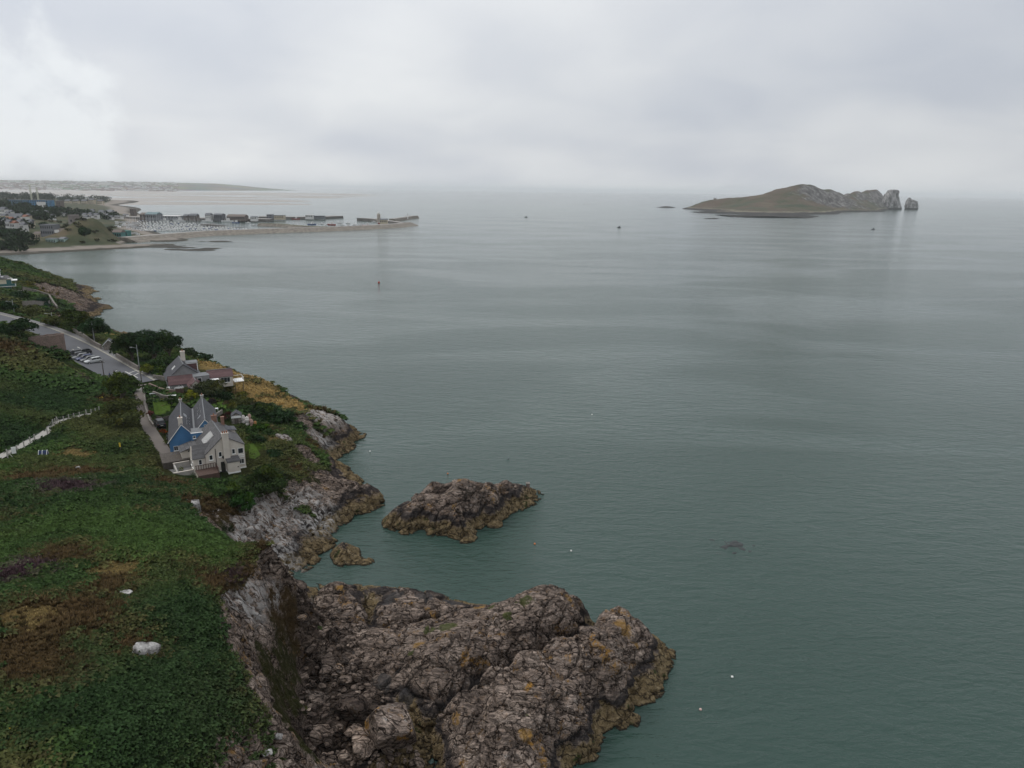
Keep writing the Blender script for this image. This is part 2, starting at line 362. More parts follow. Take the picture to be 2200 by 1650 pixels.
def off(px, py, z, dx, dy, z2):
    q = P(px, py, z); return (q[0]+dx, q[1]+dy, z2)
coast_pts += [off(640, 858, 7.2, 7, 8, -1.5), off(560, 812, 7.8, 7, 10, -1.5), off(460, 780, 8.4, 6, 12, -1.5), off(380, 748, 9, 6, 13, -1.5),
              off(300, 735, 9.5, 5, 14, -1.5), off(245, 722, 10, 8, 14, 0), off(130, 613, 8, 10, 20, -2), off(60, 573, 13, 12, 25, -2), off(0, 556, 17, 10, 32, -2),
              off(740, 905, 5, 5, 8, -1.5), off(590, 1218, 16, 2, 9, 3.0), off(500, 1182, 18, 1, 9, 10.0), off(400, 1132, 18.5, -1, 9, 13.6)]
coast_pts += [(-150, 100, 28), (-150, 50, 35), (-60, 28, 28), (-40, 12, 26), (-100, 60, 30), (-8, 20, 14), (-18, 30, 16), (-260, 180, 38), (-200, 120, 34), (-250, 250, 34), (-330, 330, 40),
              (-300, 300, 26), (-420, 430, 26), (-380, 480, 8), (5, 70, -2.5), (10, 100, -3), (-10, 108, -3), (0, 140, -3), (-15, 165, -3), (-18, 195, -4), (-40, 225, -4),
              (-80, 255, -4), (-95, 292, -3), (-140, 335, -3), (-170, 385, -3), (-200, 430, -4), (-290, 480, -4), (-10, 55, 0.5), (10, 40, -1), (-5, 90, -2.5), (-22, 102, -1.5),
              (-60, 300, -3), (-100, 400, -4), (0, 220, -5), (40, 100, -4), (40, 180, -5), (-20, 122, -2)]
coast = Surf(coast_pts, 1.6)

# road, lane and pads (centre lines in the world)
road_line = np.array(PP((-120, 655, 22), (0, 683, 19), (80, 705, 17.5), (150, 734, 16.2), (205, 764, 15.1), (262, 798, 14.3), (305, 822, 13.9)))
lane_line = np.array(PP((303, 826, 13.8), (300, 850, 13.2), (306, 885, 12.7), (322, 925, 12.1), (348, 962, 11.6), (372, 1000, 11.0)))
drive_line = np.array(PP((310, 812, 13.8), (345, 822, 13.4), (378, 838, 13.0)))
path_line = np.array(PP((-60, 1012, 15.4), (0, 982, 15.1), (50, 955, 15.1), (100, 930, 15.0), (118, 908, 14.9), (160, 897, 14.6), (212, 884, 14.4)))
def near_line(x, y, L):
    """distance to a polyline and its height there"""
    best = np.full(np.shape(x), 1e9); zb = np.zeros(np.shape(x))
    for a, b in zip(L[:-1], L[1:]):
        d = b-a; t = np.clip(((x-a[0])*d[0]+(y-a[1])*d[1])/(d[0]**2+d[1]**2), 0, 1)
        r = np.hypot(x-a[0]-t*d[0], y-a[1]-t*d[1]); k = r < best
        best = np.where(k, r, best); zb = np.where(k, a[2]+t*d[2], zb)
    return best, zb
ROAD_W, LANE_W, DRIVE_W, PATH_W = 4.6, 1.05, 1.9, 0.9
pads = []                                   # (x, y, radius, z, blend) flat ground under houses
def pad(px, py, z, r, bl=3.0): q = P(px, py, z); pads.append((q[0], q[1], r, z, bl))
pad(480, 985, 11.0, 7.5); pad(425, 990, 11.0, 4.5); pad(410, 905, 11.8, 9.0); pad(390, 800, 13.0, 8.0); pad(20, 622, 14, 9); pad(345, 880, 12.4, 3.5); pad(500, 905, 11.5, 3.0)
pad(180, 778, 15.4, 6.0); pad(205, 792, 15.0, 5.0)
def gz(x, y):
    x = np.asarray(x, float); y = np.asarray(y, float); z = coast(x, y)
    for a, b, r, h, bl in pads:
        w = 1-sstep(r, r+bl, np.hypot(x-a, y-b)); z = z*(1-w)+h*w
    for L, hw, bl in ((path_line, PATH_W, 1.5), (drive_line, DRIVE_W, 2.0), (lane_line, LANE_W, 1.6), (road_line, ROAD_W, 3.5)):
        r, h = near_line(x, y, L); w = 1-sstep(hw+0.3, hw+bl, r); z = z*(1-w)+(h-0.06)*w
    return z
def slope(x, y, e=0.7):
    return np.hypot(coast(x+e, y)-coast(x-e, y), coast(x, y+e)-coast(x, y-e))/(2*e)
# patches of plant cover: (photo px, py, z, radius m, kind)
KINDS = dict(bracken=(0.0235, 0.042, 0.0135), bright=(0.033, 0.057, 0.0155), dark=(0.0155, 0.030, 0.0115), rust=(0.080, 0.053, 0.026), straw=(0.21, 0.155, 0.065),
             olive=(0.048, 0.049, 0.018), heather=(0.060, 0.036, 0.042), lawn=(0.050, 0.085, 0.012), gold=(0.32, 0.225, 0.090), gorse=(0.085, 0.070, 0.012))
_pv = [(100, 1330, 22.5, 5, 'rust'), (40, 1420, 23, 4, 'rust'), (120, 1450, 23, 3.5, 'rust'), (200, 1330, 21.5, 3.5, 'rust'), (160, 1200, 20.5, 4, 'rust'), (260, 1225, 20.5, 3, 'straw'), (250, 1270, 20.5, 3, 'rust'), (60, 1330, 23, 2.2, 'straw'),
       (30, 1235, 22, 3.2, 'heather'), (70, 1225, 22, 2.5, 'heather'), (490, 1560, 15.5, 3.2, 'rust'), (470, 1610, 15.5, 3.0, 'rust'), (540, 1520, 15, 1.8, 'rust'), (140, 1560, 22.5, 1.8, 'rust'),
       (40, 1620, 23, 3, 'olive'), (110, 1560, 23, 3, 'dark'), (160, 1620, 22, 2, 'bright'), (520, 1620, 14, 3, 'olive'), (600, 1600, 12, 3, 'olive'), (440, 1240, 19, 2.5, 'rust'), (520, 1240, 17, 2, 'heather'), (390, 1205, 19, 2.5, 'rust'),
       (330, 1170, 19, 7, 'bright'), (200, 1110, 19, 8, 'bright'), (450, 1190, 18, 4, 'bright'), (350, 1500, 21, 9, 'dark'), (430, 1350, 19, 5, 'dark'), (300, 1390, 21, 2.2, 'rust'), (100, 1010, 17, 5, 'rust'), (190, 1000, 16, 4, 'rust'), (150, 960, 15.5, 3.5, 'straw'),
       (40, 1020, 17, 4, 'rust'), (260, 1080, 17, 6, 'bracken'), (150, 1050, 17.5, 5, 'heather'), (80, 850, 17.5, 9, 'dark'), (50, 930, 16, 6, 'dark'), (60, 780, 19, 8, 'olive'), (10, 745, 21, 8, 'rust'), (110, 770, 18, 6, 'olive'), (190, 815, 15.5, 2.6, 'heather'), (240, 858, 14.5, 4, 'rust'),
       (170, 770, 16, 2.5, 'lawn'), (150, 755, 16.4, 2.0, 'lawn'), (130, 865, 16, 6, 'dark'), (345, 880, 12.4, 2.6, 'lawn'), (540, 965, 10.5, 3.0, 'lawn'), (478, 865, 11.8, 3.5, 'lawn'), (340, 1000, 12, 5, 'olive'), (370, 1035, 13, 4, 'rust'),
       (560, 840, 9, 9, 'gold'), (500, 805, 9, 8, 'gold'), (610, 880, 9, 5, 'gold'), (465, 787, 9, 6, 'gold'), (270, 735, 10, 7, 'gold'), (540, 868, 10, 5, 'olive'), (600, 905, 9.6, 4, 'dark'), (560, 890, 10, 5, 'dark'), (600, 950, 9.5, 2.5, 'straw'), (585, 925, 9.6, 2.5, 'rust'),
       (520, 1085, 9.5, 4, 'bright'), (470, 1050, 11, 5, 'bracken'), (590, 1020, 10, 3, 'dark'), (480, 1100, 9, 4, 'rust'), (640, 1010, 7, 2.6, 'rust'), (430, 1090, 12.5, 3, 'rust'), (690, 950, 6, 3, 'rust'), (80, 600, 11, 16, 'olive'), (50, 585, 13, 14, 'bright'), (100, 625, 9, 12, 'gorse'), (20, 570, 16, 16, 'bracken'),
       (500, 832, 10, 4, 'olive'), (520, 812, 8.6, 10, 'gold'), (600, 862, 9, 8, 'gold'), (565, 832, 8.6, 9, 'gold'), (540, 846, 9.4, 6, 'gold'), (482, 794, 8.8, 8, 'gold'), (632, 878, 8.6, 5, 'gold'), (625, 862, 7.6, 5, 'gold'), (455, 782, 8.6, 6, 'gold'), (255, 728, 10.2, 9, 'gold'), (545, 822, 8, 2.5, 'olive'), (600, 1340, 9.5, 4, 'olive'), (625, 1420, 7, 4, 'olive'), (600, 1470, 9.5, 3.5, 'olive'), (585, 1310, 12, 3, 'olive'), (560, 1262, 15, 2.5, 'rust'), (600, 1252, 13.5, 2.5, 'rust'), (625, 1530, 9, 3.5, 'olive'), (640, 1590, 8, 3, 'olive'), (480, 1262, 18, 2.2, 'rust'), (590, 850, 9, 2.0, 'olive')]
patches = [(P(a, b, c)[0], P(a, b, c)[1], r, np.array(KINDS[k])) for a, b, c, r, k in _pv]
def cover(x, y, seed=3):
    """colour of the plant cover at a place"""
    p = np.stack([x, y, np.zeros_like(x)], -1)
    n = fbm(p/14, 4, seed); n2 = fbm(p/4.5, 3, seed+8); n3 = fbm(p/26+5, 3, seed+20)
    c = np.array(KINDS['bracken'])*np.ones(x.shape+(1,))
    for nn, lo, hi, k in ((n, 0.05, 0.40, 'bright'), (-n, 0.08, 0.42, 'dark'), (n3, 0.10, 0.36, 'olive'), (n2*0.6-n3*0.8, 0.22, 0.48, 'rust')):
        w = sstep(lo, hi, nn)[..., None]*0.75; c = c*(1-w)+np.array(KINDS[k])*w
    for a, b, r, k in patches:
        w = (1-sstep(r*0.55, r*1.25, np.hypot(x-a, y-b)+n2*r*0.45))[..., None]*0.92; c = c*(1-w)+k*w
    return c

def coast_mat():
    M = Mat('hillside_ground'); p = M.pos()
    rc, h = rock_nodes(M, p, True, warm=0.8, white=1.25, orange=0.8)
    g = M.attr('Col', 'Color'); gv = M.mix(1.0, g, M.ramp(M.noise(p, 1.6, 6, 0.65), [(0.3, (0.45, 0.45, 0.45)), (0.7, (1.25, 1.2, 1.1))]), 'MULTIPLY')
    rc = M.mix(M.math('MULTIPLY', M.attr('dry'), 0.75), rc, M.mix(1.0, rc, (0.30, 0.28, 0.26), 'MULTIPLY'))
    f = M.rng(M.math('ADD', M.attr('rock'), M.math('MULTIPLY', M.math('SUBTRACT', M.noise(p, 0.8, 8, 0.75), 0.5), 1.7)), 0.40, 0.60)
    wht = M.math('MULTIPLY', M.attr('white'), M.rng(M.noise(M.scale(p, (0.9, 2.2, 0.55), (0.4, 0.3, 0.5)), 1.0, 6, 0.7), 0.44, 0.56))
    rc = M.mix(M.math('MULTIPLY', wht, 0.8), rc, (0.46, 0.44, 0.42))
    M.set('Base Color', M.mix(f, gv, rc)); M.set('Roughness', 0.95); M.set('Specular IOR Level', 0.03)
    M.set('Normal', M.bump(h, 0.32, 0.9)); return M.m
M_COAST = coast_mat()
white_spots = [(P(a, b, c), r) for a, b, c, r in ((485, 1305, 15.5, 3.2), (525, 1298, 14.5, 3.2), (570, 1280, 13, 2), (600, 1080, 8, 5), (560, 1110, 6.5, 5), (530, 1160, 5, 5), (570, 1170, 4, 5), (610, 945, 8.5, 3), (690, 890, 7, 6), (700, 930, 6, 4), (470, 1100, 10, 2), (660, 1100, 4, 6), (640, 1000, 6.5, 3), (580, 1210, 3, 6), (430, 1090, 12, 1.5))]
rock_spots = [(P(a, b, c), r) for a, b, c, r in ((560, 1105, 7, 4.5), (600, 1095, 6.5, 5), (640, 1060, 6.4, 4), (530, 1150, 6, 5), (580, 1180, 4, 5), (660, 980, 6, 4), (680, 940, 5.5, 4), (700, 895, 7, 6), (650, 905, 8, 3), (612, 945, 8.8, 2.2), (590, 1140, 5, 6), (480, 1115, 9, 2.5), (640, 1130, 4, 6), (490, 1312, 15.5, 2.2), (545, 1305, 13, 2.5), 
    (120, 625, 7, 14), (140, 650, 5, 14), (160, 640, 4, 14), (125, 685, 8, 7), (165, 690, 5, 10), (215, 700, 3, 8), (735, 1035, 4, 8), (690, 1070, 4.5, 6), (610, 1590, 11, 1.6))]
def dry_at(x, y):                                     # storm beach of the gully, above the weed
    d = np.zeros(np.shape(x))
    for a, b in ((690, 1360), (720, 1420), (710, 1480), (740, 1540), (690, 1580), (780, 1430)): q = P(a, b, 2.6); d = np.maximum(d, 1-sstep(4.0, 7.5, np.hypot(x-q[0], y-q[1])))
    for a, b, z, r in ((150, 645, 5, 26), (185, 650, 2, 16), (170, 692, 4, 12)): q = P(a, b, z); d = np.maximum(d, .5*(1-sstep(r*.6, r, np.hypot(x-q[0], y-q[1]))))
    return d
mixed_spots = [(P(a, b, c), r) for a, b, c, r in ((590, 1330, 10, 5), (620, 1400, 7, 5), (590, 1450, 10, 5), (630, 1480, 6, 4), (620, 1540, 9, 5), (640, 1600, 8, 4), (470, 1110, 10, 4), (450, 1085, 12, 4), (660, 1020, 6.5, 4), (640, 980, 7.5, 4), (680, 960, 5.5, 3))]
def rock_at(x, y, z):
    m = np.zeros(np.shape(x)); nz = fbm(np.stack([x, y, z], -1)/5.0, 3, 90)
    for q_, r_ in rock_spots: m = np.maximum(m, 1-sstep(r_*0.55, r_*1.2, np.sqrt((x-q_[0])**2+(y-q_[1])**2+(z-q_[2])**2)+nz*r_*0.35))
    return m
def coast_piece(name, xs, ys, dz=0.0, seed=0, amp=1.0):
    X, Y = np.meshgrid(xs, ys, indexing='ij'); Z = gz(X, Y); s = slope(X, Y)
    p = np.stack([X, Y, Z], -1); nz = fbm(p/5.0, 3, 90)
    rock = sstep(0.72, 1.30, s+nz*0.38)
    rock = np.maximum(rock, 1-sstep(2.6, 4.6, Z+nz*1.2))
    r1, _ = near_line(X, Y, road_line); r2, _ = near_line(X, Y, lane_line); r3, _ = near_line(X, Y, drive_line)
    clear = sstep(0.0, 4.0, np.minimum(np.minimum(r1-ROAD_W, r2-LANE_W), r3-DRIVE_W))
    for a, b, r, h, bl in pads: clear = clear*sstep(r-0.5, r+2.5, np.hypot(X-a, Y-b))
    for q_, r_ in rock_spots: rock = np.maximum(rock, 1-sstep(r_*0.55, r_*1.2, np.sqrt((X-q_[0])**2+(Y-q_[1])**2+(Z-q_[2])**2)+nz*r_*0.35))
    for q_, r_ in mixed_spots: rock = np.minimum(rock, 1-0.58*(1-sstep(r_*0.6, r_*1.2, np.sqrt((X-q_[0])**2+(Y-q_[1])**2+(Z-q_[2])**2))))
    rock = rock*clear
    bumps = (1-rock)*clear*(fbm(p/3.2, 3, 33)*0.42+fbm(p/11.0, 2, 35)*0.5)
    V = p.copy(); V[..., 2] += bumps
    V = rockify(V, rock*sstep(-2.5, 0.5, Z)*(1-0.75*dry_at(X, Y)*sstep(5.5, 4.0, Z)), amp, 11)
    V[..., 2] += dz
    wh = np.zeros(X.shape)
    for q, r in white_spots: wh = np.maximum(wh, 1-sstep(r*0.5, r*1.3, np.sqrt((X-q[0])**2+(Y-q[1])**2+(Z-q[2])**2)))
    c = cover(X, Y)*0.78
    me = mesh_np(name, V, grid_faces(*X.shape), [M_COAST], None, True, {'dry': ('FLOAT', dry_at(X, Y)), 'rock': ('FLOAT', rock), 'white': ('FLOAT', wh), 'Col': ('FLOAT_COLOR', c)})
    return tag(link(name, me), kind='structure')
coast_piece('hillside', np.r_[np.arange(-160, -70, 0.9), np.arange(-70, 8, 0.32)], np.r_[np.arange(16, 52, 0.6), np.arange(52, 150.01, 0.32)], amp=1.45)
coast_piece('coast_slope', np.r_[np.arange(-330, -130, 1.6), np.arange(-130, 10, 0.65)], np.arange(149.6, 262, 0.65), -0.12, amp=1.25)
coast_piece('headland', np.r_[np.arange(-470, -300, 2.2), np.arange(-300, -90, 1.0)], np.arange(261, 520, 1.1), -0.2, amp=2.0)

# ================================================================== SEA ROCKS
def rock_thing(name, pts, x0, x1, y0, y1, st, seed, amp, mat, fol, marks=(), c=1.0, post=None):
    sf = Surf(pts, c, 0.12); X, Y = np.meshgrid(np.arange(x0, x1, st), np.arange(y0, y1, st), indexing='ij')
    Z = np.maximum(sf(X, Y), -2.2); V = np.stack([X, Y, Z], -1)
    if post is not None: V[..., 2] = post(X, Y, V[..., 2])
    V = rockify(V, sstep(-2.2, -0.8, Z), amp, seed, fol)
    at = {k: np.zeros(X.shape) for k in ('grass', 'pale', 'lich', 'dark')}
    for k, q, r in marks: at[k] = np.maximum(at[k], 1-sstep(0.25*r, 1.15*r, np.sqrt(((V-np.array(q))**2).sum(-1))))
    keep = (Z > -2.15); fc = grid_faces(*X.shape); kf = keep.ravel()[fc].any(1)
    fc = fc[kf]; us, inv = np.unique(fc, return_inverse=True); fc = inv.reshape(fc.shape)
    me = mesh_np(name, V.reshape(-1, 3)[us], fc, [mat], None, True, {**{k: ('FLOAT', v.ravel()[us]) for k, v in at.items()}, 'dry': ('FLOAT', dry_at(X, Y).ravel()[us])})
    return link(name, me), sf
M_ROCK = rock_mat('sea_rock'); 
fg_pts = PP((1250, 1650, 0), (1300, 1600, 0), (1362, 1560, 0), (1430, 1490, 0), (1442, 1450, 0), (1418, 1400, 2.4), (1380, 1340, 4.6), (1322, 1308, 6.0), (1282, 1330, 4.6),
    (1262, 1338, 2.0), (1250, 1300, 4.0), (1222, 1272, 5.8), (1170, 1261, 6.4), (1100, 1282, 6.0), (1042, 1300, 5.0), (1010, 1296, 2.0), (930, 1275, 2.6), (880, 1266, 3.2), (820, 1268, 2.8), (792, 1296, 2.0), (770, 1290, 3.6), (722, 1251, 4.8), (690, 1272, 3.4), (672, 1296, 2.0),
    (1200, 1330, 5.8), (1100, 1330, 6.8), (1000, 1350, 6.4), (900, 1370, 5.2), (800, 1370, 3.8), (740, 1345, 3.6), (700, 1350, 2.8), (1150, 1372, 5.4), (1050, 1390, 5.8),
        (1330, 1355, 6.8), (1300, 1430, 6.3), (1200, 1425, 7.0), (1100, 1465, 7.0), (1010, 1500, 6.5), (970, 1545, 5.4), (1150, 1550, 6.4), (1250, 1500, 5.2), (1340, 1450, 4.6), (1255, 1580, 3.0), (1305, 1520, 2.4), (1400, 1440, 2.2), (1360, 1500, 1.4),
    (1000, 1620, 4.6), (1100, 1640, 5.0), (1200, 1640, 2.6), (830, 1420, 3.4), (830, 1480, 2.2), (872, 1510, 1.2), (900, 1570, 0.7), (925, 1650, -0.6), (900, 1440, 5.0), (925, 1520, 3.6), (800, 1440, 2.0), (760, 1400, 2.2))
for _a, _b, _z in ((1245, 1362, 6.2), (1190, 1382, 6.4), (1120, 1412, 6.6), (1050, 1444, 6.6), (990, 1482, 6.3)):      # lip of the southern dome and the cleft behind it
    _q = P(_a, _b, _z); fg_pts += [tuple(_q), (_q[0]-0.5, _q[1]+2.3, _z-4.6), (_q[0]-1.0, _q[1]+4.2, _z-1.5)]
fg_pts += [(0, 47, 3.5), (8, 47, 0), (-8, 45, 2), (-12, 50, -1), (2, 40, -1), (12, 40, -2), (16, 55, -2), (24, 72, -2), (27, 80, -2), (24, 88, -2), (16, 92, -2), (11.5, 90.5, -0.5), (6, 95, -2), (-4, 96.5, -2), (-12, 99, -1.5), (-20, 101, -1.5), (-26, 101, -1.5), (-29, 92, -1), (-27, 84, -1),
           (-22, 76, -1), (-20, 68, -1), (-17, 60, -1.5), (-15, 55, -1.5), (20, 92, -3), (30, 70, -3), (22, 60, -3)]
def carve(L, depth, w):
    L = np.array(L)
    def f(X, Y, Z): r, h = near_line(X, Y, L); return Z-depth*np.exp(-(r/w)**2)*sstep(0.5, 2.5, Z)
    return f
_lip = np.array([P(*q)+np.array([-.25, 1.0, 0]) for q in ((1275, 1340, 4.5), (1240, 1365, 5.8), (1190, 1384, 6.2), (1120, 1412, 6.4), (1050, 1444, 6.4), (990, 1482, 6.1), (930, 1535, 4.0))])
_c1 = carve(_lip, 3.2, 0.85); _c2 = carve([P(*q) for q in ((790, 1292, 2.5), (800, 1345, 3.6), (860, 1348, 4.2), (940, 1325, 4.5), (1015, 1305, 4.0))], 1.6, 0.8); _c3 = carve([P(*q) for q in ((1120, 1412, 6), (1100, 1360, 6.3), (1030, 1330, 5.6))], 1.0, .6); _c4 = carve([P(*q) for q in ((1250, 1400, 6), (1300, 1470, 5.2), (1290, 1560, 2.5))], 1.0, .5); _c5 = carve([P(*q) for q in ((1040, 1470, 6.5), (1030, 1560, 6), (1060, 1650, 4.5))], 1.1, .55)
def fg_post(X, Y, Z):
    for c_ in (_c1, _c2, _c3, _c4, _c5): Z = c_(X, Y, Z)
    return Z
fg, fg_s = rock_thing('rock_promontory', fg_pts, -30, 27, 42, 103, 0.17, 101, 1.0, M_ROCK, (0.9, 0.2, 0.5),
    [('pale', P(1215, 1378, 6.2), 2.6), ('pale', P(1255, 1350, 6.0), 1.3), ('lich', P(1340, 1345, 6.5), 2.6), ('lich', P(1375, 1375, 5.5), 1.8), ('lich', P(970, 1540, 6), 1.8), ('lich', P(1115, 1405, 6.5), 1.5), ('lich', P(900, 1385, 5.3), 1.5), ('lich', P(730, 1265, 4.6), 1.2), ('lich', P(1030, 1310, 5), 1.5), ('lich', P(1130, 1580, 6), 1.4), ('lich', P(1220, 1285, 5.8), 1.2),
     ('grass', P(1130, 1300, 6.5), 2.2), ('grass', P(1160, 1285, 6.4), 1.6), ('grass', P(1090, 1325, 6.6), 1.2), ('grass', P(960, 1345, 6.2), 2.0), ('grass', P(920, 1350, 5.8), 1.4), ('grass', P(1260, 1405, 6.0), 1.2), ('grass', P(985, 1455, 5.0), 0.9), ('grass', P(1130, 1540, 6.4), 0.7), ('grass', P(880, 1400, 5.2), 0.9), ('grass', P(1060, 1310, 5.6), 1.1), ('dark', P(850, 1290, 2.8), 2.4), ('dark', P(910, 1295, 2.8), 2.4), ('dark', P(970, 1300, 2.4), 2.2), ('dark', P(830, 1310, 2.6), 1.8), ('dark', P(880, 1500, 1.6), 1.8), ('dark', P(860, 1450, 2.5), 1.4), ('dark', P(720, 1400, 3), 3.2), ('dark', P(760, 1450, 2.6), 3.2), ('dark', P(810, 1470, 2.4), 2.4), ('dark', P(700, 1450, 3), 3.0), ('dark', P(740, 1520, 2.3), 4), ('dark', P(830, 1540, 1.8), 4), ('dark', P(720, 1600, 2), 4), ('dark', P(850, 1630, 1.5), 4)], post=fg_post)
tag(fg, 'huge domed dark grey and brown rock with orange lichen, joined to the cliff foot', 'rock')
is_pts = PP((820, 1128, 0), (850, 1142, 0), (905, 1140, 0), (970, 1158, 0), (1035, 1135, 0), (1080, 1118, 0), (1120, 1092, 0), (1147, 1052, 0),
    (845, 1098, 2.6), (880, 1076, 4.2), (905, 1052, 5.4), (930, 1032, 6.2), (985, 1028, 6.6), (1040, 1036, 6.0), (1062, 1050, 5.6), (1085, 1035, 5.0), (1110, 1038, 3.2),
    (900, 1095, 3.4), (960, 1078, 5.2), (1010, 1060, 6.3), (1050, 1072, 4.6), (985, 1105, 4.2), (930, 1118, 2.4), (960, 1128, 1.8), (1000, 1122, 2.0), (1040, 1105, 2.0), (1080, 1085, 2.0), (1100, 1070, 2.2), (1125, 1062, 1.5), (870, 1118, 2.2), (1064, 1085, 3.6), (840, 1115, 1.6), (945, 1058, 4.6))
def isoff(px, py, z, dx, dy): q = P(px, py, z); return (q[0]+dx, q[1]+dy, -2)
is_pts += [isoff(845, 1098, 2.6, -3, 3), isoff(905, 1052, 5.4, -3, 5), isoff(930, 1032, 6.2, -2, 6), isoff(985, 1028, 6.6, 0, 6), isoff(1040, 1036, 6, 1, 6), isoff(1115, 1040, 2.5, 1, 6), isoff(1147, 1052, 0, 3, 2), isoff(1120, 1092, 0, 3, -2),
           isoff(1035, 1135, 0, 2, -4), isoff(970, 1158, 0, 0, -4), isoff(905, 1140, 0, -1, -4), isoff(820, 1128, 0, -4, 0), isoff(850, 1142, 0, -2, -3)]
islet, is_s = rock_thing('rock_islet', is_pts, -29, 9, 108, 147, 0.17, 202, 1.15, rock_mat('islet_rock', warm=1.2, white=1.35, orange=1.0), (0.6, 0.5, -0.3),
    [('lich', P(980, 1088, 5), 1.6), ('lich', P(1010, 1095, 4.4), 1.3), ('lich', P(1060, 1070, 5.4), 2.0)])
tag(islet, 'craggy brown rock islet standing alone in the water off the cliffs', 'rock')
sm_pts = PP((708, 1206, 0), (725, 1216, 0), (760, 1217, 0), (790, 1207, 0), (784, 1192, 0.8), (758, 1180, 1.7), (735, 1178, 1.7), (715, 1194, 1.0))
c0 = P(750, 1200, 0); sm_pts += [(c0[0]+dx, c0[1]+dy, -2) for dx, dy in ((-6, 0), (-5, 5), (0, 8), (5, 6), (6.5, 0), (5, -4), (0, -4.5), (-4, -4))]
sm, _ = rock_thing('tidal_rock', sm_pts, c0[0]-7, c0[0]+7, c0[1]-6, c0[1]+9, 0.15, 303, 0.5, M_ROCK, (0.3, 0.2, 0.4), c=2.5)
tag(sm, 'small low weedy brown rock between the house cliff and the islet', 'rock')
# stump of a beacon on the islet
b0 = P(1134, 1046, 1.6)
# ================================================================== PLANT COVER ON THE SLOPES
def veg_mask(x, y):
    """1 where plants grow"""
    z = gz(x, y); s = slope(x, y); p = np.stack([x, y, z], -1); nz = fbm(p/5.0, 3, 90)
    ok = 1-sstep(0.85, 1.45, s+nz*0.38)
    ok = ok*sstep(3.2, 5.0, z+nz*1.2)*(1-rock_at(x, y, z))
    for L, hw in ((road_line, ROAD_W+0.5), (lane_line, LANE_W+0.15), (drive_line, DRIVE_W+0.2), (path_line, PATH_W-0.1)):
        r, _ = near_line(x, y, L); ok = ok*(r > hw+0.15*nz)
    return ok, z
def leaf_mat(name, trans=0.15):
    M = Mat(name); a = M.attr('Col', 'Color'); v = M.noise(M.pos(), 3.0, 3, 0.6)
    M.set('Base Color', M.mix(1.0, a, M.ramp(v, [(0.3, (0.8, 0.8, 0.8)), (0.7, (1.2, 1.2, 1.2))]), 'MULTIPLY')); M.set('Roughness', 0.9); M.set('Specular IOR Level', 0.02)
    return M.m
M_LEAF = leaf_mat('leaves')
rng = np.random.default_rng(5)
def fern(nf, r, h, wid, seed):
    g = np.random.default_rng(seed); v = []; f = []; sh = []
    for k in range(nf):
        a = 2*math.pi*(k+g.uniform(-.35, .35))/nf; L = r*g.uniform(.7, 1.15); hh = h*g.uniform(.7, 1.2); w = wid*g.uniform(.8, 1.2)
        d = np.array([math.cos(a), math.sin(a), 0]); t = np.array([-d[1], d[0], 0]); b = len(v)
        v += [d*0.04*r, d*L*.55+t*w+[0, 0, hh], d*L*.55-t*w+[0, 0, hh*g.uniform(.85, 1.1)], d*L+[0, 0, hh*g.uniform(.35, .8)]]
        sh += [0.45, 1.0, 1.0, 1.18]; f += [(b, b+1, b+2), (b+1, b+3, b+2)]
    return np.array(v), np.array(f), np.array(sh)
def tuft(nb, r, h, seed):
    g = np.random.default_rng(seed); v = []; f = []; sh = []
    for k in range(nb):
        a = g.uniform(0, 2*math.pi); q = np.array([math.cos(a), math.sin(a), 0]); o = q*r*g.uniform(0, .5); t = np.array([-q[1], q[0], 0])*0.09*g.uniform(.7, 1.5); b = len(v)
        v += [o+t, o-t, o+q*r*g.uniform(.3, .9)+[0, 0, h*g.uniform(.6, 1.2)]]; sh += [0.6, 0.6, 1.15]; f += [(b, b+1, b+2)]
    return np.array(v), np.array(f), np.array(sh)
def scatter(name, temps, x, y, z, sc, c, extra=None):
    """one mesh of many small plants"""
    n = len(x); which = rng.integers(0, len(temps), n); VV = []; FF = []; CC = []; base = 0
    for ti, (tv, tf, ts) in enumerate(temps):
        k = np.where(which == ti)[0]; m = len(k)
        if not m: continue
        a = rng.uniform(0, 2*math.pi, m); ca, sa = np.cos(a), np.sin(a)
        px_ = tv[None, :, 0]*ca[:, None]-tv[None, :, 1]*sa[:, None]; py_ = tv[None, :, 0]*sa[:, None]+tv[None, :, 1]*ca[:, None]
        s = sc[k][:, None]; hz = s*rng.uniform(.75, 1.3, m)[:, None]
        V = np.stack([x[k][:, None]+px_*s, y[k][:, None]+py_*s, z[k][:, None]+tv[None, :, 2]*hz], -1)
        VV.append(V.reshape(-1, 3)); FF.append((tf[None]+(np.arange(m)*len(tv))[:, None, None]+base).reshape(-1, 3)); base += m*len(tv)
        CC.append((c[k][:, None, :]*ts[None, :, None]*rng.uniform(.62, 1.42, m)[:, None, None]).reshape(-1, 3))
    me = mesh_np(name, np.concatenate(VV), np.concatenate(FF), [M_LEAF], None, False, {'Col': ('FLOAT_COLOR', np.concatenate(CC))})
    return link(name, me)
def cand(x0, x1, y0, y1, st):
    X, Y = np.meshgrid(np.arange(x0, x1, st), np.arange(y0, y1, st)); X = X.ravel()+rng.uniform(-.5, .5, X.size)*st; Y = Y.ravel()+rng.uniform(-.5, .5, Y.size)*st
    k = (X > -0.80*Y-10) & (X < 0.05*Y+12); return X[k], Y[k]          # the side of the coast that is in view
terr_bump = lambda x, y, z: fbm(np.stack([x, y, z], -1)/3.2, 3, 33)*0.42+fbm(np.stack([x, y, z], -1)/11.0, 2, 35)*0.5
FERNS = [fern(7, 0.62, 0.36, 0.17, q) for q in range(4)]+[fern(6, 0.5, 0.45, 0.15, 9)]
